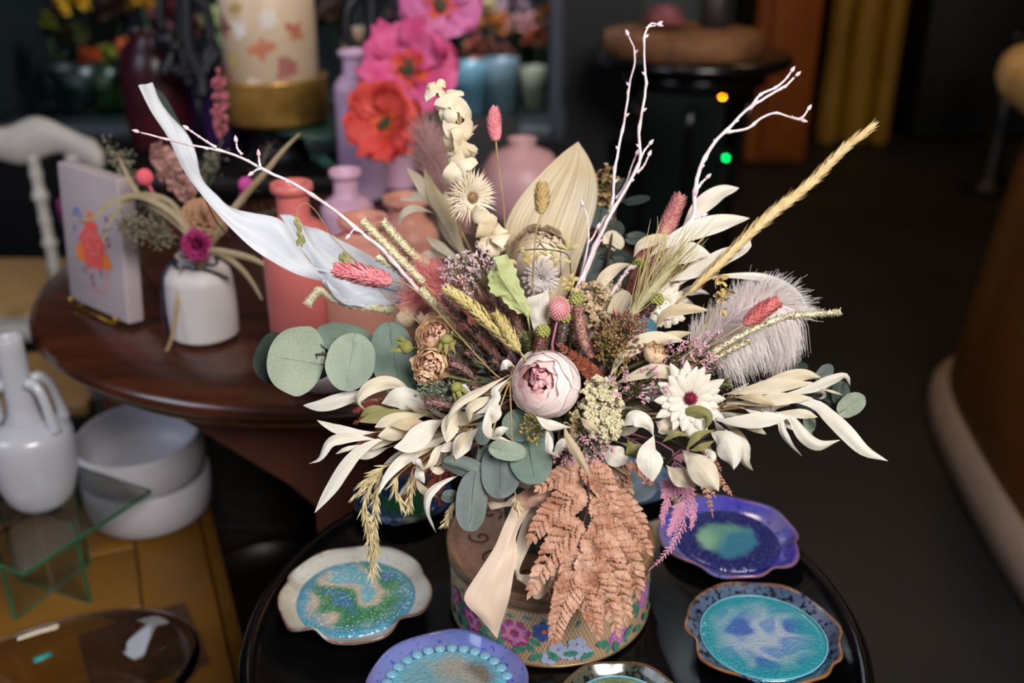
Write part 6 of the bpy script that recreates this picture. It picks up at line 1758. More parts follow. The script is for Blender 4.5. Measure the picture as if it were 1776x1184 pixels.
# ---------------- scalloped white leaf chain at the upper centre
t = item('scalloped_leaf_chain', 'tall chain of curled ivory shell-shaped leaves rising at the top centre', 'dried stem', P(862, 440, .78), G_ALL)
iv = mat('ivory_shell_leaf', '#f0e6d0', '#e2cfa8', rough=.5, scale=30, trans=.25)
ch_p = spline(parse('748,155 760,165 775,180 790,200 800,235 802,262 800,290 808,330 826,370 845,405 862,440', .765, .775), 60)
b = MB(); b.tube(ch_p, .0010, 6); stem_to_vase(b, [ch_p[-1], P(880, 520, .775)], .0012); b.build('stem', stem_t, t)
rc = random.Random(14)
for i, (x, y, r_, ang_) in enumerate(((746, 153, 8, 120), (766, 151, 8, 60), (743, 165, 9, 200), (757, 165, 13, 100), (770, 178, 12, 250), (786, 172, 13, 30), (778, 188, 16, 140), (792, 198, 19, 90), (806, 212, 15, 330), (776, 205, 12, 200), (795, 220, 17, 270), (802, 238, 20, 40), (788, 246, 14, 200), (812, 252, 13, 340), (798, 262, 17, 120), (785, 262, 12, 210), (806, 276, 15, 300), (790, 286, 16, 180), (812, 296, 14, 20), (796, 306, 18, 90), (820, 312, 12, 320), (832, 385, 18, 170), (848, 400, 17, 20), (836, 414, 16, 200), (856, 420, 17, 60), (846, 434, 13, 120), (872, 425, 12, 350), (862, 408, 13, 30))):
    d = .762 + .004 * (i % 3)
    C = P(x, y, d); r3 = r_ / F * d * 1.38
    b = MB()
    tt = V(rc.uniform(-.7, .7), rc.uniform(-1, -.3), rc.uniform(-.6, .6)).normalized()
    u, w_ = perp(tt)
    rows = []
    for k in range(9):
        v = k / 8
        row = []
        for j in range(13):
            ph = (j / 12 - .5) * 4.4 + R(ang_)
            rr_ = r3 * (.15 + .95 * v) * (1 + .08 * math.sin(ph * 4 + i))
            dome = -r3 * .75 * v * v + (r3 * .25 * max(0, v - .7) / .3 * math.sin(ph * 3 + i))
            row.append(C + (u * math.cos(ph) + w_ * math.sin(ph)) * rr_ + tt * (r3 * .35 + dome))
        rows.append(row)
    b.grid(rows); b.build('shell_leaf', iv, t)

# ---------------- plumes
def hair(b, p, q, w, bend=V(0, 0, 0), n=4):
    pts = spline([p, (p + q) / 2 + bend, q], n)
    k = len(b.v)
    sd = (q - p).cross(view_dir(p)); sd = sd.normalized() if sd.length > 1e-9 else V(1, 0, 0)
    for i, x in enumerate(pts):
        ww = w * (1 - .85 * i / (n - 1)) / 2
        b.v += [x + sd * ww, x - sd * ww]
    for i in range(n - 1): b.face((k + 2 * i, k + 2 * i + 1, k + 2 * i + 3, k + 2 * i + 2))
def plume(name, label, cat, pl, d0, d1, rpx, n, m, Lpx=22, w=.0004, seed=1, fwd=.8, stem='', prof=None, fall=0.0, part='plume', group=G_ALL):
    rr = random.Random(seed); path = spline(parse(pl, d0, d1), 30)[::-1]; s = (d0 + d1) / 2 / F
    t = item(name, label, cat, path[0], group)
    b = MB(); prof = prof or (lambda f: math.sin(PI * (.15 + .75 * f)) ** .6)
    for i in range(n):
        f = rr.random(); k = min(28, int(f * 29)); p = path[k]
        tt = frame_at(path, k); a, c = perp(tt); ph = rr.uniform(0, 2 * PI); u = a * math.cos(ph) + c * math.sin(ph)
        L_ = Lpx * s * rr.uniform(.5, 1.2); R_ = rpx * s * prof(f)
        p0 = p + u * R_ * rr.uniform(0, .7)
        q = p0 + (u * (1 - fwd) + tt * fwd + V(rr.gauss(0, .25), rr.gauss(0, .25), rr.gauss(0, .25))).normalized() * L_ + u * R_ * .5 + V(0, 0, -fall * L_)
        hair(b, p0, q, w, u * L_ * .12)
    b.build(part, m, t)
    b = MB(); b.tube(path, .0006, 5); stem_to_vase(b, [path[1], path[0]] + (parse(stem, d1, d1) if stem else []), .0009, 5); b.build('stem', stem_t, t)
    return t
dp = mat('dusty_pink_plume', '#eba6a2', '#d98486', rough=.8, scale=30, trans=.35)
plume('dusty_pink_plume', 'fluffy dusty pink plume between millet strands and lilac pink flowers', 'plume', '715,470 745,485 775,505 800,530 825,560', .755, .755, 26, 2600, dp, 30, .00035, 2, .55)
plume('dusty_pink_plume', 'second dusty pink plume spreading towards the cream millet', 'plume', '700,520 740,515 780,530 820,560', .77, .75, 22, 1500, mat('coral_plume', '#eaa69c', '#dc8f86', rough=.8, scale=30, trans=.35), 28, .00035, 3, .5)
plume('mauve_plume', 'mauve brown plume below the poppies behind the ivory chain', 'plume', '735,225 750,270 775,330 800,400', 1.0, .90, 26, 2200, mat('mauve_brown_plume', '#b48c88', '#946e6c', rough=.8, scale=30, trans=.3), 40, .0005, 4, .7)
plume('mauve_plume', 'rosy mauve plume in the dark heart of the bouquet', 'plume', '850,515 870,550 890,585 910,620', .755, .76, 20, 1100, mat('rosy_mauve_plume', '#c8a09c', '#a87c7a', rough=.8, scale=30, trans=.3), 30, .0004, 5, .6)
plume('mauve_plume', 'dark rose plume beneath the pale yellow ears', 'plume', '800,560 830,590 860,620 890,650', .765, .77, 20, 900, mat('dark_rose_plume', '#b88e88', '#947068', rough=.8, scale=30, trans=.3), 28, .0004, 6, .6)
plume('tan_plume', 'brown tan plume rising behind the barley', 'plume', '1160,470 1120,510 1080,560 1050,610', .775, .76, 26, 2200, mat('tan_brown_plume', '#a87c5e', '#80553c', rough=.8, scale=30, trans=.3), 30, .0004, 7, .7)
# ostrich feather
t = item('ostrich_feather', 'fluffy lilac white ostrich feather under the coral grass head', 'feather', P(1175, 625, .745), G_ALL)
fm = mat('lilac_white_down', '#f5eeea', '#e9e0e0', rough=.8, scale=30, trans=.45)
fp = spline(parse('1172,630 1215,596 1262,558 1300,530 1340,522 1368,548', .745, .775), 50)
b = MB(); b.tube(fp, [.0011 * (1 - i / 60) for i in range(50)], 6); stem_to_vase(b, [fp[0], P(1120, 660, .75)], .0011); b.build('quill', mat('feather_quill', '#cbb2bd', '#b89ca8', rough=.5), t)
b = MB(); rf_ = random.Random(8)
for i in range(4200):
    f = rf_.random() ** .8; k = min(48, int((.12 + .88 * f) * 49)); p = fp[k]; tt = frame_at(fp, k)
    side = 1 if rf_.random() < .58 else -1
    vd = view_dir(p); nn_ = tt.cross(vd).normalized() * side
    if side > 0 and nn_.z > 0: nn_ = -nn_
    if side < 0 and nn_.z < 0: nn_ = -nn_
    L_ = rf_.uniform(.030, .056) * (1.0 if side > 0 else .50)
    dep = vd * rf_.uniform(-.8, .8)
    q1 = p + (nn_ * rf_.uniform(.25, .85) + tt * .55 + dep).normalized() * L_ * .55
    q2 = q1 + (nn_ * .35 + tt * .15 + dep * .6 + V(.15, 0, -.9 if side > 0 else -.15)).normalized() * L_ * .5 + V(rf_.gauss(0, .002), rf_.gauss(0, .002), rf_.gauss(0, .002))
    pts = spline([p, q1, q2], 7)
    kk = len(b.v); sd = (q2 - p).cross(vd).normalized(); w = .0005
    for j, x in enumerate(pts):
        ww = w * (1 - .7 * j / 6) / 2
        b.v += [x + sd * ww, x - sd * ww]
    for j in range(6): b.face((kk + 2 * j, kk + 2 * j + 1, kk + 2 * j + 3, kk + 2 * j + 2))
b.build('barbs', fm, t)
# small wisps at the top of the feather
wh = mat('dry_yellow_floret', '#cdb478', '#a98c4e', rough=.7)
t = item('dried_floret_sprig', 'thin stem of dry yellowish florets over the top of the feather', 'dried stem', P(1215, 560, .74), G_ALL)
b = MB(); q = spline(parse('1248,480 1250,500 1245,520 1225,560', .73, .74), 14); b.tube(q, .0005, 4); b.tube(spline(parse('1262,500 1252,510 1246,520', .73, .73), 8), .0004, 4); stem_to_vase(b, [q[-1], P(1180, 610, .745)], .0007, 5); b.build('stem', stem_t, t)
b = MB(); rr = random.Random(3)
for (x, y) in ((1246, 478), (1252, 486), (1240, 490), (1256, 520), (1250, 508), (1262, 504), (1254, 536)):
    p = P(x, y, .728)
    for k in range(5):
        dr = V(rr.uniform(-1, 1), rr.uniform(-1, 0), rr.uniform(-1, 1)).normalized(); b.ribbon([p, p + dr * .003, p + dr * .006], .0028, rr.uniform(0, 3), cup=.3, prof='petal', n=6, m=3)
b.build('florets', wh, t)
# ---------------- sprays of tiny flowers
def spray(name, label, cat, px, py, d, rpx, nb, m, sm, size=.0016, per=6, root=None, ry=None, seed=1, dspread=.015, stemr=.0005, part='florets', group=G_ALL, kind='bud', towards=None):
    rr = random.Random(seed); C = P(px, py, d)
    base = P(*root, d + .03) if root else M0 + V(0, 0, .03)
    t = item(name, label, cat, base, group)
    b = MB(); s = MB(); fork = base.lerp(C, .55)
    stem_to_vase(s, [fork, base], stemr * 1.6, 5)
    ry = ry or rpx
    for k in range(nb):
        a = k * GA; q = math.sqrt((k + .5) / nb)
        p = P(px + math.cos(a) * rpx * q, py + math.sin(a) * ry * q, d + rr.uniform(-1, 1) * dspread)
        s.tube(spline([fork + V(rr.gauss(0, .001), rr.gauss(0, .001), 0), fork.lerp(p, .6) + V(0, 0, .002), p], 7), stemr, 4)
        dr = (p - fork).normalized()
        for j in range(per):
            dd = (dr + V(rr.gauss(0, .6), rr.gauss(0, .6), rr.gauss(0, .6))).normalized()
            o = p + dd * size * rr.uniform(.2, 1.6) + V(rr.gauss(0, 1), rr.gauss(0, 1), rr.gauss(0, 1)) * size * .7
            if kind == 'bud':
                b.bud(o, dd, size * 2.3, size * .55, 5, 3)
            elif kind == 'star':
                a1, c1 = perp(dd)
                for z in range(5):
                    u = a1 * math.cos(z * 1.257) + c1 * math.sin(z * 1.257)
                    scale(b, o, o + (u + dd * .6).normalized() * size * 1.3, dd.cross(u).normalized(), size * .8)
            elif kind == 'ball': b.ball(o, size * rr.uniform(.6, 1.1), 7, 5, jit=.3, seed=k + j)
            elif kind == 'chaff':
                a1, c1 = perp(dd)
                for z in range(3):
                    u = a1 * math.cos(z * 2.1) + c1 * math.sin(z * 2.1)
                    scale(b, o, o + (dd + u * .35).normalized() * size * 2.2, dd.cross(u).normalized(), size * .9)
    b.build(part, m, t); s.build('stem', sm, t)
    return t
lim = mat('pink_limonium', '#e6bcc6', '#d6a0b0', rough=.7, scale=200, trans=.2)
lim2 = mat('lilac_pink_limonium', '#f0dcdf', '#dab8c0', rough=.7, scale=200, trans=.2)
sanf = mat('cream_sanfordii', '#d6cdae', '#b6ab88', rough=.8, scale=200)
tanc = mat('tan_seed_cluster', '#c4ae8e', '#a08868', rough=.8, scale=200)
grn = mat('yellow_green_bud', '#a7a85c', '#80843e', rough=.7, scale=160)
mauv = mat('dusty_mauve_heather', '#a07c78', '#7e5c58', rough=.75, scale=160)
brnp = mat('brown_pink_heather', '#b88c80', '#96685e', rough=.75, scale=160)
spray('limonium_spray', 'pink limonium spray between the peony and the white star flower', 'flower', 1120, 668, .69, 60, 26, lim, stem_g, .0012, 11, (1060, 710), 30, 3)
spray('limonium_spray', 'pink limonium spray below the tan rosebud, near the feather', 'flower', 1190, 620, .70, 48, 24, lim, stem_g, .0012, 12, (1110, 680), 30, 4)
spray('limonium_spray', 'pink limonium spray peeping out under the cream sanfordii', 'flower', 1020, 775, .695, 40, 24, lim, stem_g, .0012, 11, (1000, 740), 30, 5)
spray('limonium_spray', 'pink limonium flowers between peony and copper fern', 'flower', 985, 785, .70, 22, 12, lim, stem_g, .0012, 11, (985, 750), 16, 6)
spray('limonium_spray', 'lilac pink limonium spray above the pale yellow ear', 'flower', 800, 480, .735, 34, 26, lim2, stem_g, .0012, 11, (850, 600), 40, 7)
spray('limonium_spray', 'lilac pink limonium spray touching the jagged pale green leaf', 'flower', 836, 462, .745, 24, 16, lim2, stem_g, .0012, 10, (870, 580), 30, 8)
spray('limonium_spray', 'scattered pink limonium flowers on the base of the ostrich feather', 'flower', 1235, 605, .715, 26, 12, lim, stem_g, .0012, 10, (1160, 660), 30, 9)
spray('sanfordii_cluster', 'big cream cauliflower-like flower cluster beside the peony', 'flower', 1043, 700, .69, 32, 56, sanf, stem_g, .0012, 34, (1040, 760), 46, 10, .006, .0006, kind='ball')
spray('sanfordii_cluster', 'lower half of the cream cluster hanging under its twin', 'flower', 1048, 738, .685, 30, 42, sanf, stem_g, .0012, 32, (1040, 770), 26, 11, .006, .0006, kind='ball')
spray('sanfordii_cluster', 'greyer cream cluster peeping between the peony and the big cream one', 'flower', 1008, 735, .70, 18, 16, mat('grey_cream_cluster', '#b9aa84', '#93835c', rough=.8, scale=200), stem_g, .0014, 18, (1020, 770), 26, 12, .006, .0005, kind='ball')
spray('tan_flower_cluster', 'beige brown flower cluster beside the pink ball flower', 'flower', 1020, 530, .735, 34, 34, tanc, stem_g, .0017, 16, (1010, 620), 38, 13, .01, .0005, kind='ball')
spray('tan_flower_cluster', 'cream grey flower cluster under the lilac twig', 'flower', 1050, 520, .755, 34, 26, mat('greyish_cream_cluster', '#bcae90', '#94845e', rough=.8, scale=200), stem_g, .0018, 16, (1020, 620), 34, 14, .01, .0005, kind='ball')
spray('chaffy_spray', 'brown pink chaffy seed spray beside the blue green round leaf', 'seed spray', 1085, 585, .705, 34, 40, mat('pinkish_chaff', '#b8907a', '#8e644e', rough=.7, scale=200), stem_g, .0016, 8, (1040, 660), 40, 15, .012, .0004, kind='chaff')
spray('chaffy_spray', 'golden brown chaffy seed spray above the limonium', 'seed spray', 1060, 600, .70, 26, 26, mat('golden_chaff', '#b59a66', '#8c7040', rough=.7, scale=200), stem_g, .0015, 8, (1030, 660), 40, 16, .012, .0004, kind='chaff')
spray('chaffy_spray', 'gold dry florets lying on the eucalyptus below the peony', 'seed spray', 925, 742, .69, 20, 12, mat('gold_dry_floret', '#b8a868', '#8c7c40', rough=.7, scale=200), stem_g, .0015, 7, (950, 760), 22, 17, .006, .0003, kind='chaff')
spray('green_moss_spray', 'fine grey green wiry spray under the dried cream roses', 'filler', 760, 680, .72, 40, 34, mat('grey_green_wire', '#8e9884', '#6a7460', rough=.8, scale=200), mat('grey_green_stem', '#6f7a64', rough=.8), .0009, 7, (830, 700), 22, 18, .012, .0003, kind='star')
spray('buff_flower_cluster', 'buff dried florets on the dark stem behind the upright twigs', 'flower', 1050, 335, .86, 18, 14, mat('buff_floret', '#c9ae84', '#a07e50', rough=.7, scale=150), stem_g, .0024, 6, (1040, 460), 50, 19, .01, .0005, kind='star')
spray('buff_flower_cluster', 'buff dried florets against the edge of the palm spear', 'flower', 1018, 388, .85, 12, 9, MATS['buff_floret'], stem_g, .002, 6, (1020, 480), 36, 20, .01, .0005, kind='star')

# heathers: short leafy spikes filling the heart
hl = [mauv, brnp, mat('plum_heather', '#806060', '#5e4242', rough=.75, scale=160), mat('grey_mauve_heather', '#98847e', '#746058', rough=.75, scale=160), mat('olive_heather', '#77764e', '#56562f', rough=.75, scale=160)]
def heather(pl, d, r_, m, label, n=170, seed=1, group='heather sprigs in the heart of the bouquet', Lp=9, wp=4.5, spread=.75, green=False):
    t = spike('heather_sprig', label, 'heather', pl, d, d + .01, r_, n, Lp, wp, m, spread, lambda f: .65 + .35 * math.sin(PI * (.1 + .8 * f)), '', stem_d, .0007, 'leafy_spike', seed, 18, group, .35)
    if green:
        p = parse(pl, d, d)[0]; b = MB(); rr = random.Random(seed)
        for k in range(40):
            z = 1 - (k + .5) / 40 * 1.6; a = k * GA; s_ = math.sqrt(max(0, 1 - z * z)); u = V(s_ * math.cos(a), s_ * math.sin(a), z)
            b.ball(p + u * .0042 + V(0, 0, -.002), .0013, 6, 4)
        b.build('green_tip', grn, t)
named = [('1000,515 1003,550 1010,585 1025,620', .70, 12, brnp, 'upright brown pink heather spike with a green yellow tip, tallest by the ball flower', True),
         ('978,545 975,570 970,600', .70, 9, hl[3], 'grey mauve spike with green tip touching the ball flower stem', True),
         ('942,570 938,590 930,615', .695, 9, brnp, 'pinkish spike with a yellow green tip beside the white leaf stub', True),
         ('1108,455 1095,500 1075,550 1055,590', .755, 13, mat('rust_heather', '#96604c', '#704032', rough=.75, scale=160), 'long rusty heather spike with a green top behind the lilac twig', True),
         ('1140,515 1120,540 1095,570', .735, 8, hl[2], 'plum heather tip with a tiny green bud beside the white ruffled flower', True)]
for i, (pl, d, r_, m, lab, g) in enumerate(named): heather(pl, d, r_, m, lab, 230, 60 + i, green=g, group=G_ALL)
HL = 'small heather sprig packed into the shadowy heart of the bouquet'
rh = random.Random(77)
cells = [(785, 530), (810, 505), (825, 545), (850, 575), (800, 590), (830, 620), (860, 560), (880, 600), (900, 575), (915, 600), (870, 640), (845, 600), (890, 640), (925, 620), (950, 600), (985, 610), (1005, 640), (1030, 620), (1045, 640), (820, 650), (800, 640), (1060, 560), (1100, 600), (1130, 640), (1160, 660), (870, 520), (895, 550), (1020, 670), (1090, 690), (1070, 720), (840, 680), (810, 690), (860, 700), (1140, 700), (1000, 570), (960, 575), (880, 670), (1180, 640), (780, 615), (1110, 640), (760, 700), (1040, 585), (905, 530), (1210, 650), (1240, 670)]
for i, (x, y) in enumerate(cells):
    dx, dy = (x - 950), (y - 730); L_ = math.hypot(dx, dy); dx /= L_; dy /= L_
    ln = rh.uniform(42, 66)
    tipx, tipy = x + dx * ln * .4, y + dy * ln * .4; bx, by = x - dx * ln * .6, y - dy * ln * .6
    heather('%.0f,%.0f %.0f,%.0f %.0f,%.0f' % (tipx, tipy, x + rh.uniform(-4, 4), y, bx, by), .705 + rh.uniform(0, .03), rh.uniform(6, 9), hl[i % 5], HL, 120, 100 + i, Lp=rh.uniform(8, 13))
# fine dark stems filling the middle of the bunch
FL = 'thin dry filler sprig running up through the middle of the bouquet'
for i in range(46):
    a = rh.uniform(-1.25, 1.25); r0 = rh.uniform(90, 190)
    tip = P(950 + math.sin(a) * r0 * 1.15, 740 - math.cos(a) * r0, .735 + rh.uniform(-.02, .05))
    t = item('filler_sprig', FL, 'stem', M0 + V(0, 0, .002), 'filler stems in the bouquet')
    b = MB(); stem_to_vase(b, [tip, tip.lerp(M0, .5) + V(rh.uniform(-.01, .01), 0, .015)], .0007, 5); b.build('stem', [stem_d, stem_g, stem_t][i % 3], t)
    b = MB()
    for k in range(6):
        f = .1 + .1 * k; p = tip.lerp(M0, f * .7); dr = (tip - M0).normalized(); s_, c_ = perp(dr); u = s_ * math.cos(k * 2.4) + c_ * math.sin(k * 2.4)
        b.ribbon([p, p + (dr + u * .8) * .006, p + (dr * .9 + u) * .011], .005, rh.uniform(-1, 1), cup=.2, n=7, m=3)
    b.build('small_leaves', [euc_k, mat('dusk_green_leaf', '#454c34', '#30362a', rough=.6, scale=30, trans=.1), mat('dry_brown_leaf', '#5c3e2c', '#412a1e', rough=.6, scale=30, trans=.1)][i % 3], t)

# ---------------- copper leatherleaf fern
cop = mat('copper_painted_fern', '#cfa48c', '#a56e52', rough=.42, scale=60, spec=.5, fibre=.16, trans=.10)
cop2 = mat('dark_copper_fern', '#8c4a30', '#6c3422', rough=.5, scale=40)
def pinna(pl, d0, d1, wpx, m, t, name='frond_leaflet', n=9, seed=1, rach=None):
    rr = random.Random(seed); path = spline(parse(pl, d0, d1), 30); s = (d0 + d1) / 2 / F
    b = MB(); b.tube(path, [.0008 - .0005 * i / 29 for i in range(30)], 5)
    n += 1
    for i in range(n):
        f = .04 + .88 * i / (n - 1); k = min(28, int(f * 29)); p = path[k]; tt = frame_at(path, k)
        vd = view_dir(p); sd = tt.cross(vd).normalized(); nn_ = sd.cross(tt)
        L_ = wpx * 1.0 * s * (1.0 - .70 * f) * (1 if f > .1 else .8)
        for sg in (-1, 1):
            u = sd * sg
            tip = p + (u * .72 + tt * .78).normalized() * L_ + nn_ * rr.uniform(-.002, .001) 
            mid = p + (u * .8 + tt * .65).normalized() * L_ * .5 - vd * L_ * .07
            b.ribbon([p - u * L_ * .04, mid, tip], L_ * .60, rr.uniform(-.45, .45) + sg * .3, cup=-.14, n=19, m=5,
                     prof=lambda x: max(.05, math.sin(PI * (.12 + .85 * x)) ** .85 * (.78 + .42 * ((x * 6) % 1))), ruffle=.25)
    p = path[-2]; b.ribbon([path[-3], path[-1] + (path[-1] - path[-4]) * .6], wpx * s * .2, 0, n=9, m=3, cup=-.2)
    return b.build(name, m, t)
t = item('copper_fern_frond', 'large copper coloured fern frond hanging over the tin', 'fern', P(1012, 790, .70), G_ALL)
rf2 = spline(parse('1012,790 1020,840 1018,884 1005,930 998,975 994,1020 988,1055', .70, .70), 40)
b = MB(); b.tube(rf2, [.0011 - .0007 * i / 39 for i in range(40)], 6); stem_to_vase(b, [rf2[0], P(1000, 765, .72)], .0012); b.build('rachis', mat('dark_copper_stem', '#5c3024', '#40201a', rough=.5), t)
for i, (pl, w, d0, d1, n) in enumerate((
    ('1012,808 985,820 955,835 930,850', 34, .705, .70, 7), ('1016,850 985,868 950,895 918,940', 44, .70, .70, 9), ('1014,800 1040,830 1065,870 1080,905', 40, .70, .70, 8),
    ('1012,905 980,930 948,975 918,1032', 44, .698, .695, 10), ('1004,935 985,965 965,1010 955,1030', 34, .70, .70, 8),
    ('1022,870 1055,885 1090,915 1128,958', 44, .70, .70, 10), ('1020,845 1060,860 1100,890 1120,925', 40, .705, .705, 9), ('1025,900 1060,930 1095,975 1108,1032', 46, .697, .697, 10),
    ('1010,925 1040,950 1070,1000 1087,1078', 48, .694, .694, 11), ('1000,965 1030,990 1055,1040 1073,1098', 44, .69, .69, 10), ('996,1000 1015,1035 1030,1070 1038,1104', 38, .688, .69, 9),
    ('998,990 985,1030 970,1070 960,1116', 42, .688, .69, 11), ('1005,950 990,985 975,1020 968,1045', 34, .695, .695, 8))):
    pinna(pl, d0, d1, w, cop, t, n=n, seed=i)
t = item('copper_fern_frond', 'small copper fern piece between the big frond and the olive leaf', 'fern', P(1100, 790, .72), G_ALL)
pinna('1085,790 1075,820 1085,850 1088,878', .72, .72, 34, cop, t, n=7, seed=31); pinna('1100,800 1120,815 1128,840', .72, .72, 26, cop, t, n=6, seed=32)
b = MB(); stem_to_vase(b, parse('1088,792 1060,770', .72, .74), .001); b.build('rachis', MATS['dark_copper_stem'], t)
t = item('copper_fern_frond', 'narrow copper fern tips hanging below the broad pale leaves', 'fern', P(1210, 780, .72), G_ALL)
for i, pl in enumerate(('1215,765 1235,795 1250,815', '1225,800 1250,835 1268,857', '1212,800 1225,850 1236,893', '1205,790 1222,830 1240,860')): pinna(pl, .71, .715, 15, cop, t, n=9, seed=40 + i)
b = MB(); stem_to_vase(b, parse('1212,790 1150,770', .715, .75), .001); b.build('rachis', MATS['dark_copper_stem'], t)
t = item('copper_fern_frond', 'dark rust fern tip curving over the rim of the peony', 'fern', P(1040, 665, .71), G_ALL)
pinna('1045,668 1020,640 1000,622 968,598', .71, .70, 24, cop2, t, n=10, seed=51)
b = MB(); stem_to_vase(b, parse('1040,664 1020,700', .71, .74), .001); b.build('rachis', MATS['dark_copper_stem'], t)
t = item('rust_fern_frond', 'rusty red fern hanging behind the oat heads', 'fern', P(760, 770, .77), G_ALL)
for i, pl in enumerate(('760,775 720,800 680,830', '745,790 720,830 700,870', '770,780 760,820 735,860', '690,745 650,760 620,770')): pinna(pl, .77, .775, 26, mat('rust_fern', '#9c5c46', '#7a4030', rough=.6, scale=40), t, n=8, seed=60 + i)
b = MB(); stem_to_vase(b, parse('757,774 800,760', .77, .77), .001); b.build('rachis', stem_d, t)

# ---------------- dyed asparagus ferns
def feathery(name, label, pls, d, m, n=24, Lpx=20, seed=1, sm=None, base=None):
    rr = random.Random(seed)
    first = parse(pls[0], d, d)
    t = item(name, label, 'fern', first[0], G_ALL)
    sb = MB()
    for pl in pls:
        path = spline(parse(pl, d, d), 30); s = d / F
        b = MB(); b.tube(path, .0005, 4)
        for i in range(n):
            f = i / n; k = int(f * 28); p = path[k]; tt = frame_at(path, k); vd = view_dir(p); sd = tt.cross(vd).normalized()
            for sg in (-1, 1):
                L_ = Lpx * s * (1 - .75 * f) * rr.uniform(.7, 1.2)
                dr = (tt + sd * sg * rr.uniform(.5, .9) + vd * rr.uniform(-.4, .4)).normalized()
                q = p + dr * L_
                b.tube([p, q], [.0003, .0002], 3, False)
                for j in range(7):
                    g = (j + 1) / 7.5; o = p.lerp(q, g)
                    for s2 in (-1, 1):
                        e = o + (dr + sd * s2 * .9 + vd * rr.uniform(-.5, .5)).normalized() * L_ * .22
                        hair(b, o, e, .0005, n=2)
        b.build('frondlet', m, t)
    stem_to_vase(sb, [first[0]] + (parse(base, d, d + .03) if base else []), .0009, 5); sb.build('stem', sm or m, t)
    return t
asp = mat('pink_asparagus_fern', '#e2a8bc', '#d08ca6', rough=.7, scale=60, trans=.25)
asp2 = mat('coral_asparagus_fern', '#c4645c', '#a44c48', rough=.7, scale=60, trans=.25)
feathery('pink_feathery_fern', 'pink feathery fern hanging over the cobalt dish, tip lowest', ['1170,800 1182,850 1188,890 1175,930 1150,965 1124,990', '1175,815 1165,850 1152,885 1148,915', '1180,830 1195,860 1202,890 1198,920', '1172,825 1160,845 1150,865', '1185,870 1170,905 1158,930'], .71, asp, 26, 22, 1, base='1150,770')
feathery('pink_feathery_fern', 'small pink feathery fern tip hanging above the big pink one', ['1130,790 1125,815 1115,840', '1165,790 1185,790 1195,770'], .72, asp, 14, 16, 2, base='1110,770')
feathery('coral_feathery_fern', 'coral pink feathery fern under the curled leaf below the eucalyptus', ['690,690 650,715 612,735', '680,700 640,705 610,715', '700,680 660,700 625,690'], .77, asp2, 20, 20, 3, base='760,700')
feathery('coral_feathery_fern', 'coral feathery fern showing between the hanging bleached blades', ['800,790 770,810 740,850', '790,800 760,850 765,880', '770,780 745,800 725,835'], .75, asp2, 20, 20, 4, base='830,770')

# ---------------- hanging oats
oat = mat('pale_oat', '#e6dab4', '#cdb988', rough=.6, scale=100, trans=.25)
def oats(label, stem, d, drops, seed=1):
    rr = random.Random(seed); sp = parse(stem, d, d + .02)
    t = item('hanging_oats', label, 'grass', sp[-1], G_ALL)
    b = MB(); stem_to_vase(b, sp, .0007, 5)
    for (pl, n, L_, w) in drops:
        path = spline(parse(pl, d - .005, d - .005), 24)
        b.tube(path, .0004, 4)
        hb = MB()
        for i in range(n):
            f = (i + .6) / n; p = path[min(22, int(f * 23))]; tt = frame_at(path, min(22, int(f * 23)))
            s_, c_ = perp(tt); a = i * GA; u = s_ * math.cos(a) + c_ * math.sin(a)
            dr = (tt + u * rr.uniform(.25, .5)).normalized(); Lm = L_ / F * d * rr.uniform(.8, 1.15)
            for q in range(3):
                dq = (dr + V(rr.gauss(0, .13), rr.gauss(0, .13), rr.gauss(0, .13))).normalized()
                sdv = dq.cross(V(rr.uniform(-1, 1), rr.uniform(-1, 1), .3)).normalized()
                scale(hb, p, p + dq * Lm, sdv, w / F * d); scale(hb, p, p + dq * Lm * .9, dq.cross(sdv), w / F * d * .8)
        hb.build('oat_spikelets', oat, t)
    b.build('stem', stem_t, t)
oats('longest hanging oat head, its tip over the ivory dish', '668,808 700,798 760,780 820,762', .72, [('668,808 645,835 632,870 640,920 648,992', 45, 30, 3.6), ('664,812 655,850 650,900 652,960', 29, 28, 3.6), ('675,806 640,828 622,852', 12, 26, 3.6)], 1)
oats('short oat head hanging between the longest and the brownish one', '690,825 720,800 770,780', .725, [('692,822 685,845 695,872', 17, 26, 3.6)], 2)
oats('narrow brownish oat head hanging beside the short one', '716,812 740,800 790,785', .73, [('716,812 712,845 709,882', 16, 24, 3.4)], 3)
oats('small oat head hanging beside the slate eucalyptus leaf', '792,868 800,845 830,810', .715, [('792,868 782,885 774,905', 12, 22, 3.6)], 4)
oats('tiny pale oat tip in front of the ribbon knot', '895,862 890,840 880,810', .70, [('893,858 896,872 900,882', 6, 18, 3.6)], 5)

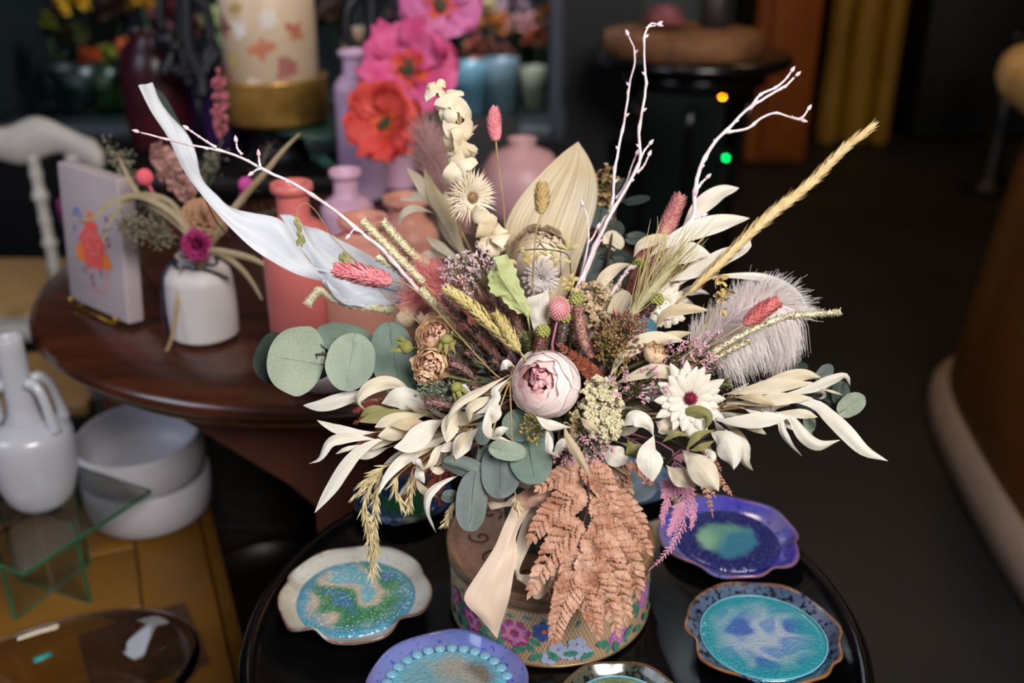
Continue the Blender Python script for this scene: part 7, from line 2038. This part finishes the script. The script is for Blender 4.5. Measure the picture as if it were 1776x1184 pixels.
# thin arched grass over the large white leaf
for i, (ar, hd, lab) in enumerate((('596,432 575,410 560,385 547,365 530,352 518,360 514,378', [(514, 380), (518, 395), (522, 408), (520, 414)], 'hair-thin arched stem with a small green seed head over the white leaf'),
                                   ('640,480 620,455 600,438 598,445', [(594, 440), (600, 450), (606, 452), (602, 446)], 'tiny yellow green floret stem above the pink canary grass'))):
    sp = parse(ar, .735, .73)[::-1]
    q = spline(sp, 30)
    t = item('arched_seed_sprig', lab, 'grass', q[-1], G_ALL)
    b = MB(); b.tube(q, .0004, 4); stem_to_vase(b, [q[-1] if i == 0 and False else sp[-1], P(700, 540, .75)], .0005, 4); b.build('stem', stem_t, t)
    b = MB(); rr = random.Random(i)
    for (x, y) in hd:
        for k in range(10): b.bud(P(x + rr.uniform(-5, 5), y + rr.uniform(-6, 6), .73), V(rr.uniform(-.4, .4), -.2, -1).normalized(), .004, .001, 5)
    b.build('seed_head', mat('yellow_green_seed', '#a9a468', '#7c7a44', rough=.7, scale=120), t)

# ---------------- ribbon tied at the vase neck
rib_m = mat('cream_silk_ribbon', '#dcc6b4', '#d2b9a4', rough=.5, scale=10, fibre=.10, trans=.15, sheen=.4)
tul = mat('pinkish_tulle', '#c9a490', '#b58d78', rough=.7, trans=.4, scale=20)
rt_ = thing('silk_ribbon', 'wide cream silk ribbon with two tails tied round the vase, hanging over the tin', 'ribbon', P(915, 868, .725))
b = MB(); b.sheet(edge('900,862 891,872 882,892 863,939 830,991 807,1029 809,1048 835,1074 861,1106', .735, .705, .02), edge('930,862 924,875 905,906 895,935 897,953 891,994 882,1041 872,1076 862,1107', .74, .71, .02), n=40, m=9, bow=.16, ruffle=.003, seed=3)
b.build('ribbon_tail', rib_m, rt_)
b = MB(); b.sheet(edge('918,868 908,900 896,940 892,984 915,996 950,975 985,945', .745, .725, .01), edge('945,868 935,900 922,940 900,992 917,1020 937,1038 1003,968', .75, .72, .01), n=40, m=9, bow=.1, ruffle=.003, seed=7)
b.build('ribbon_tail', mat('ivory_ribbon', '#e0d2bc', '#d6c4a8', rough=.5, scale=10, fibre=.08, trans=.15), rt_)
b = MB(); b.sheet(edge('845,872 870,870 905,853 940,842', .735, .725), edge('851,883 873,881 905,876 940,880', .73, .72), n=20, m=7, bow=.2, ruffle=.003); b.build('ribbon_loop', rib_m, rt_)
b = MB(); b.sheet(edge('890,872 910,850 940,838 975,842', .72, .72), edge('900,890 925,878 950,872 980,872', .715, .715), n=20, m=9, bow=.25, ruffle=.006, seed=4); b.build('bow_loop', tul, rt_)
b = MB(); b.sheet(edge('1030,805 1045,832 1062,862 1070,880', .73, .735), edge('1055,800 1068,828 1083,848 1090,862', .73, .735), n=20, m=7, bow=.15, ruffle=.003); b.build('ribbon_end', w_leaf, rt_)
b = MB(); b.lathe([(.0345, 0), (.0375, .004), (.0375, .016), (.0345, .02)], VC + V(0, 0, VH - .028), 48); b.build('ribbon_band', rib_m, rt_)
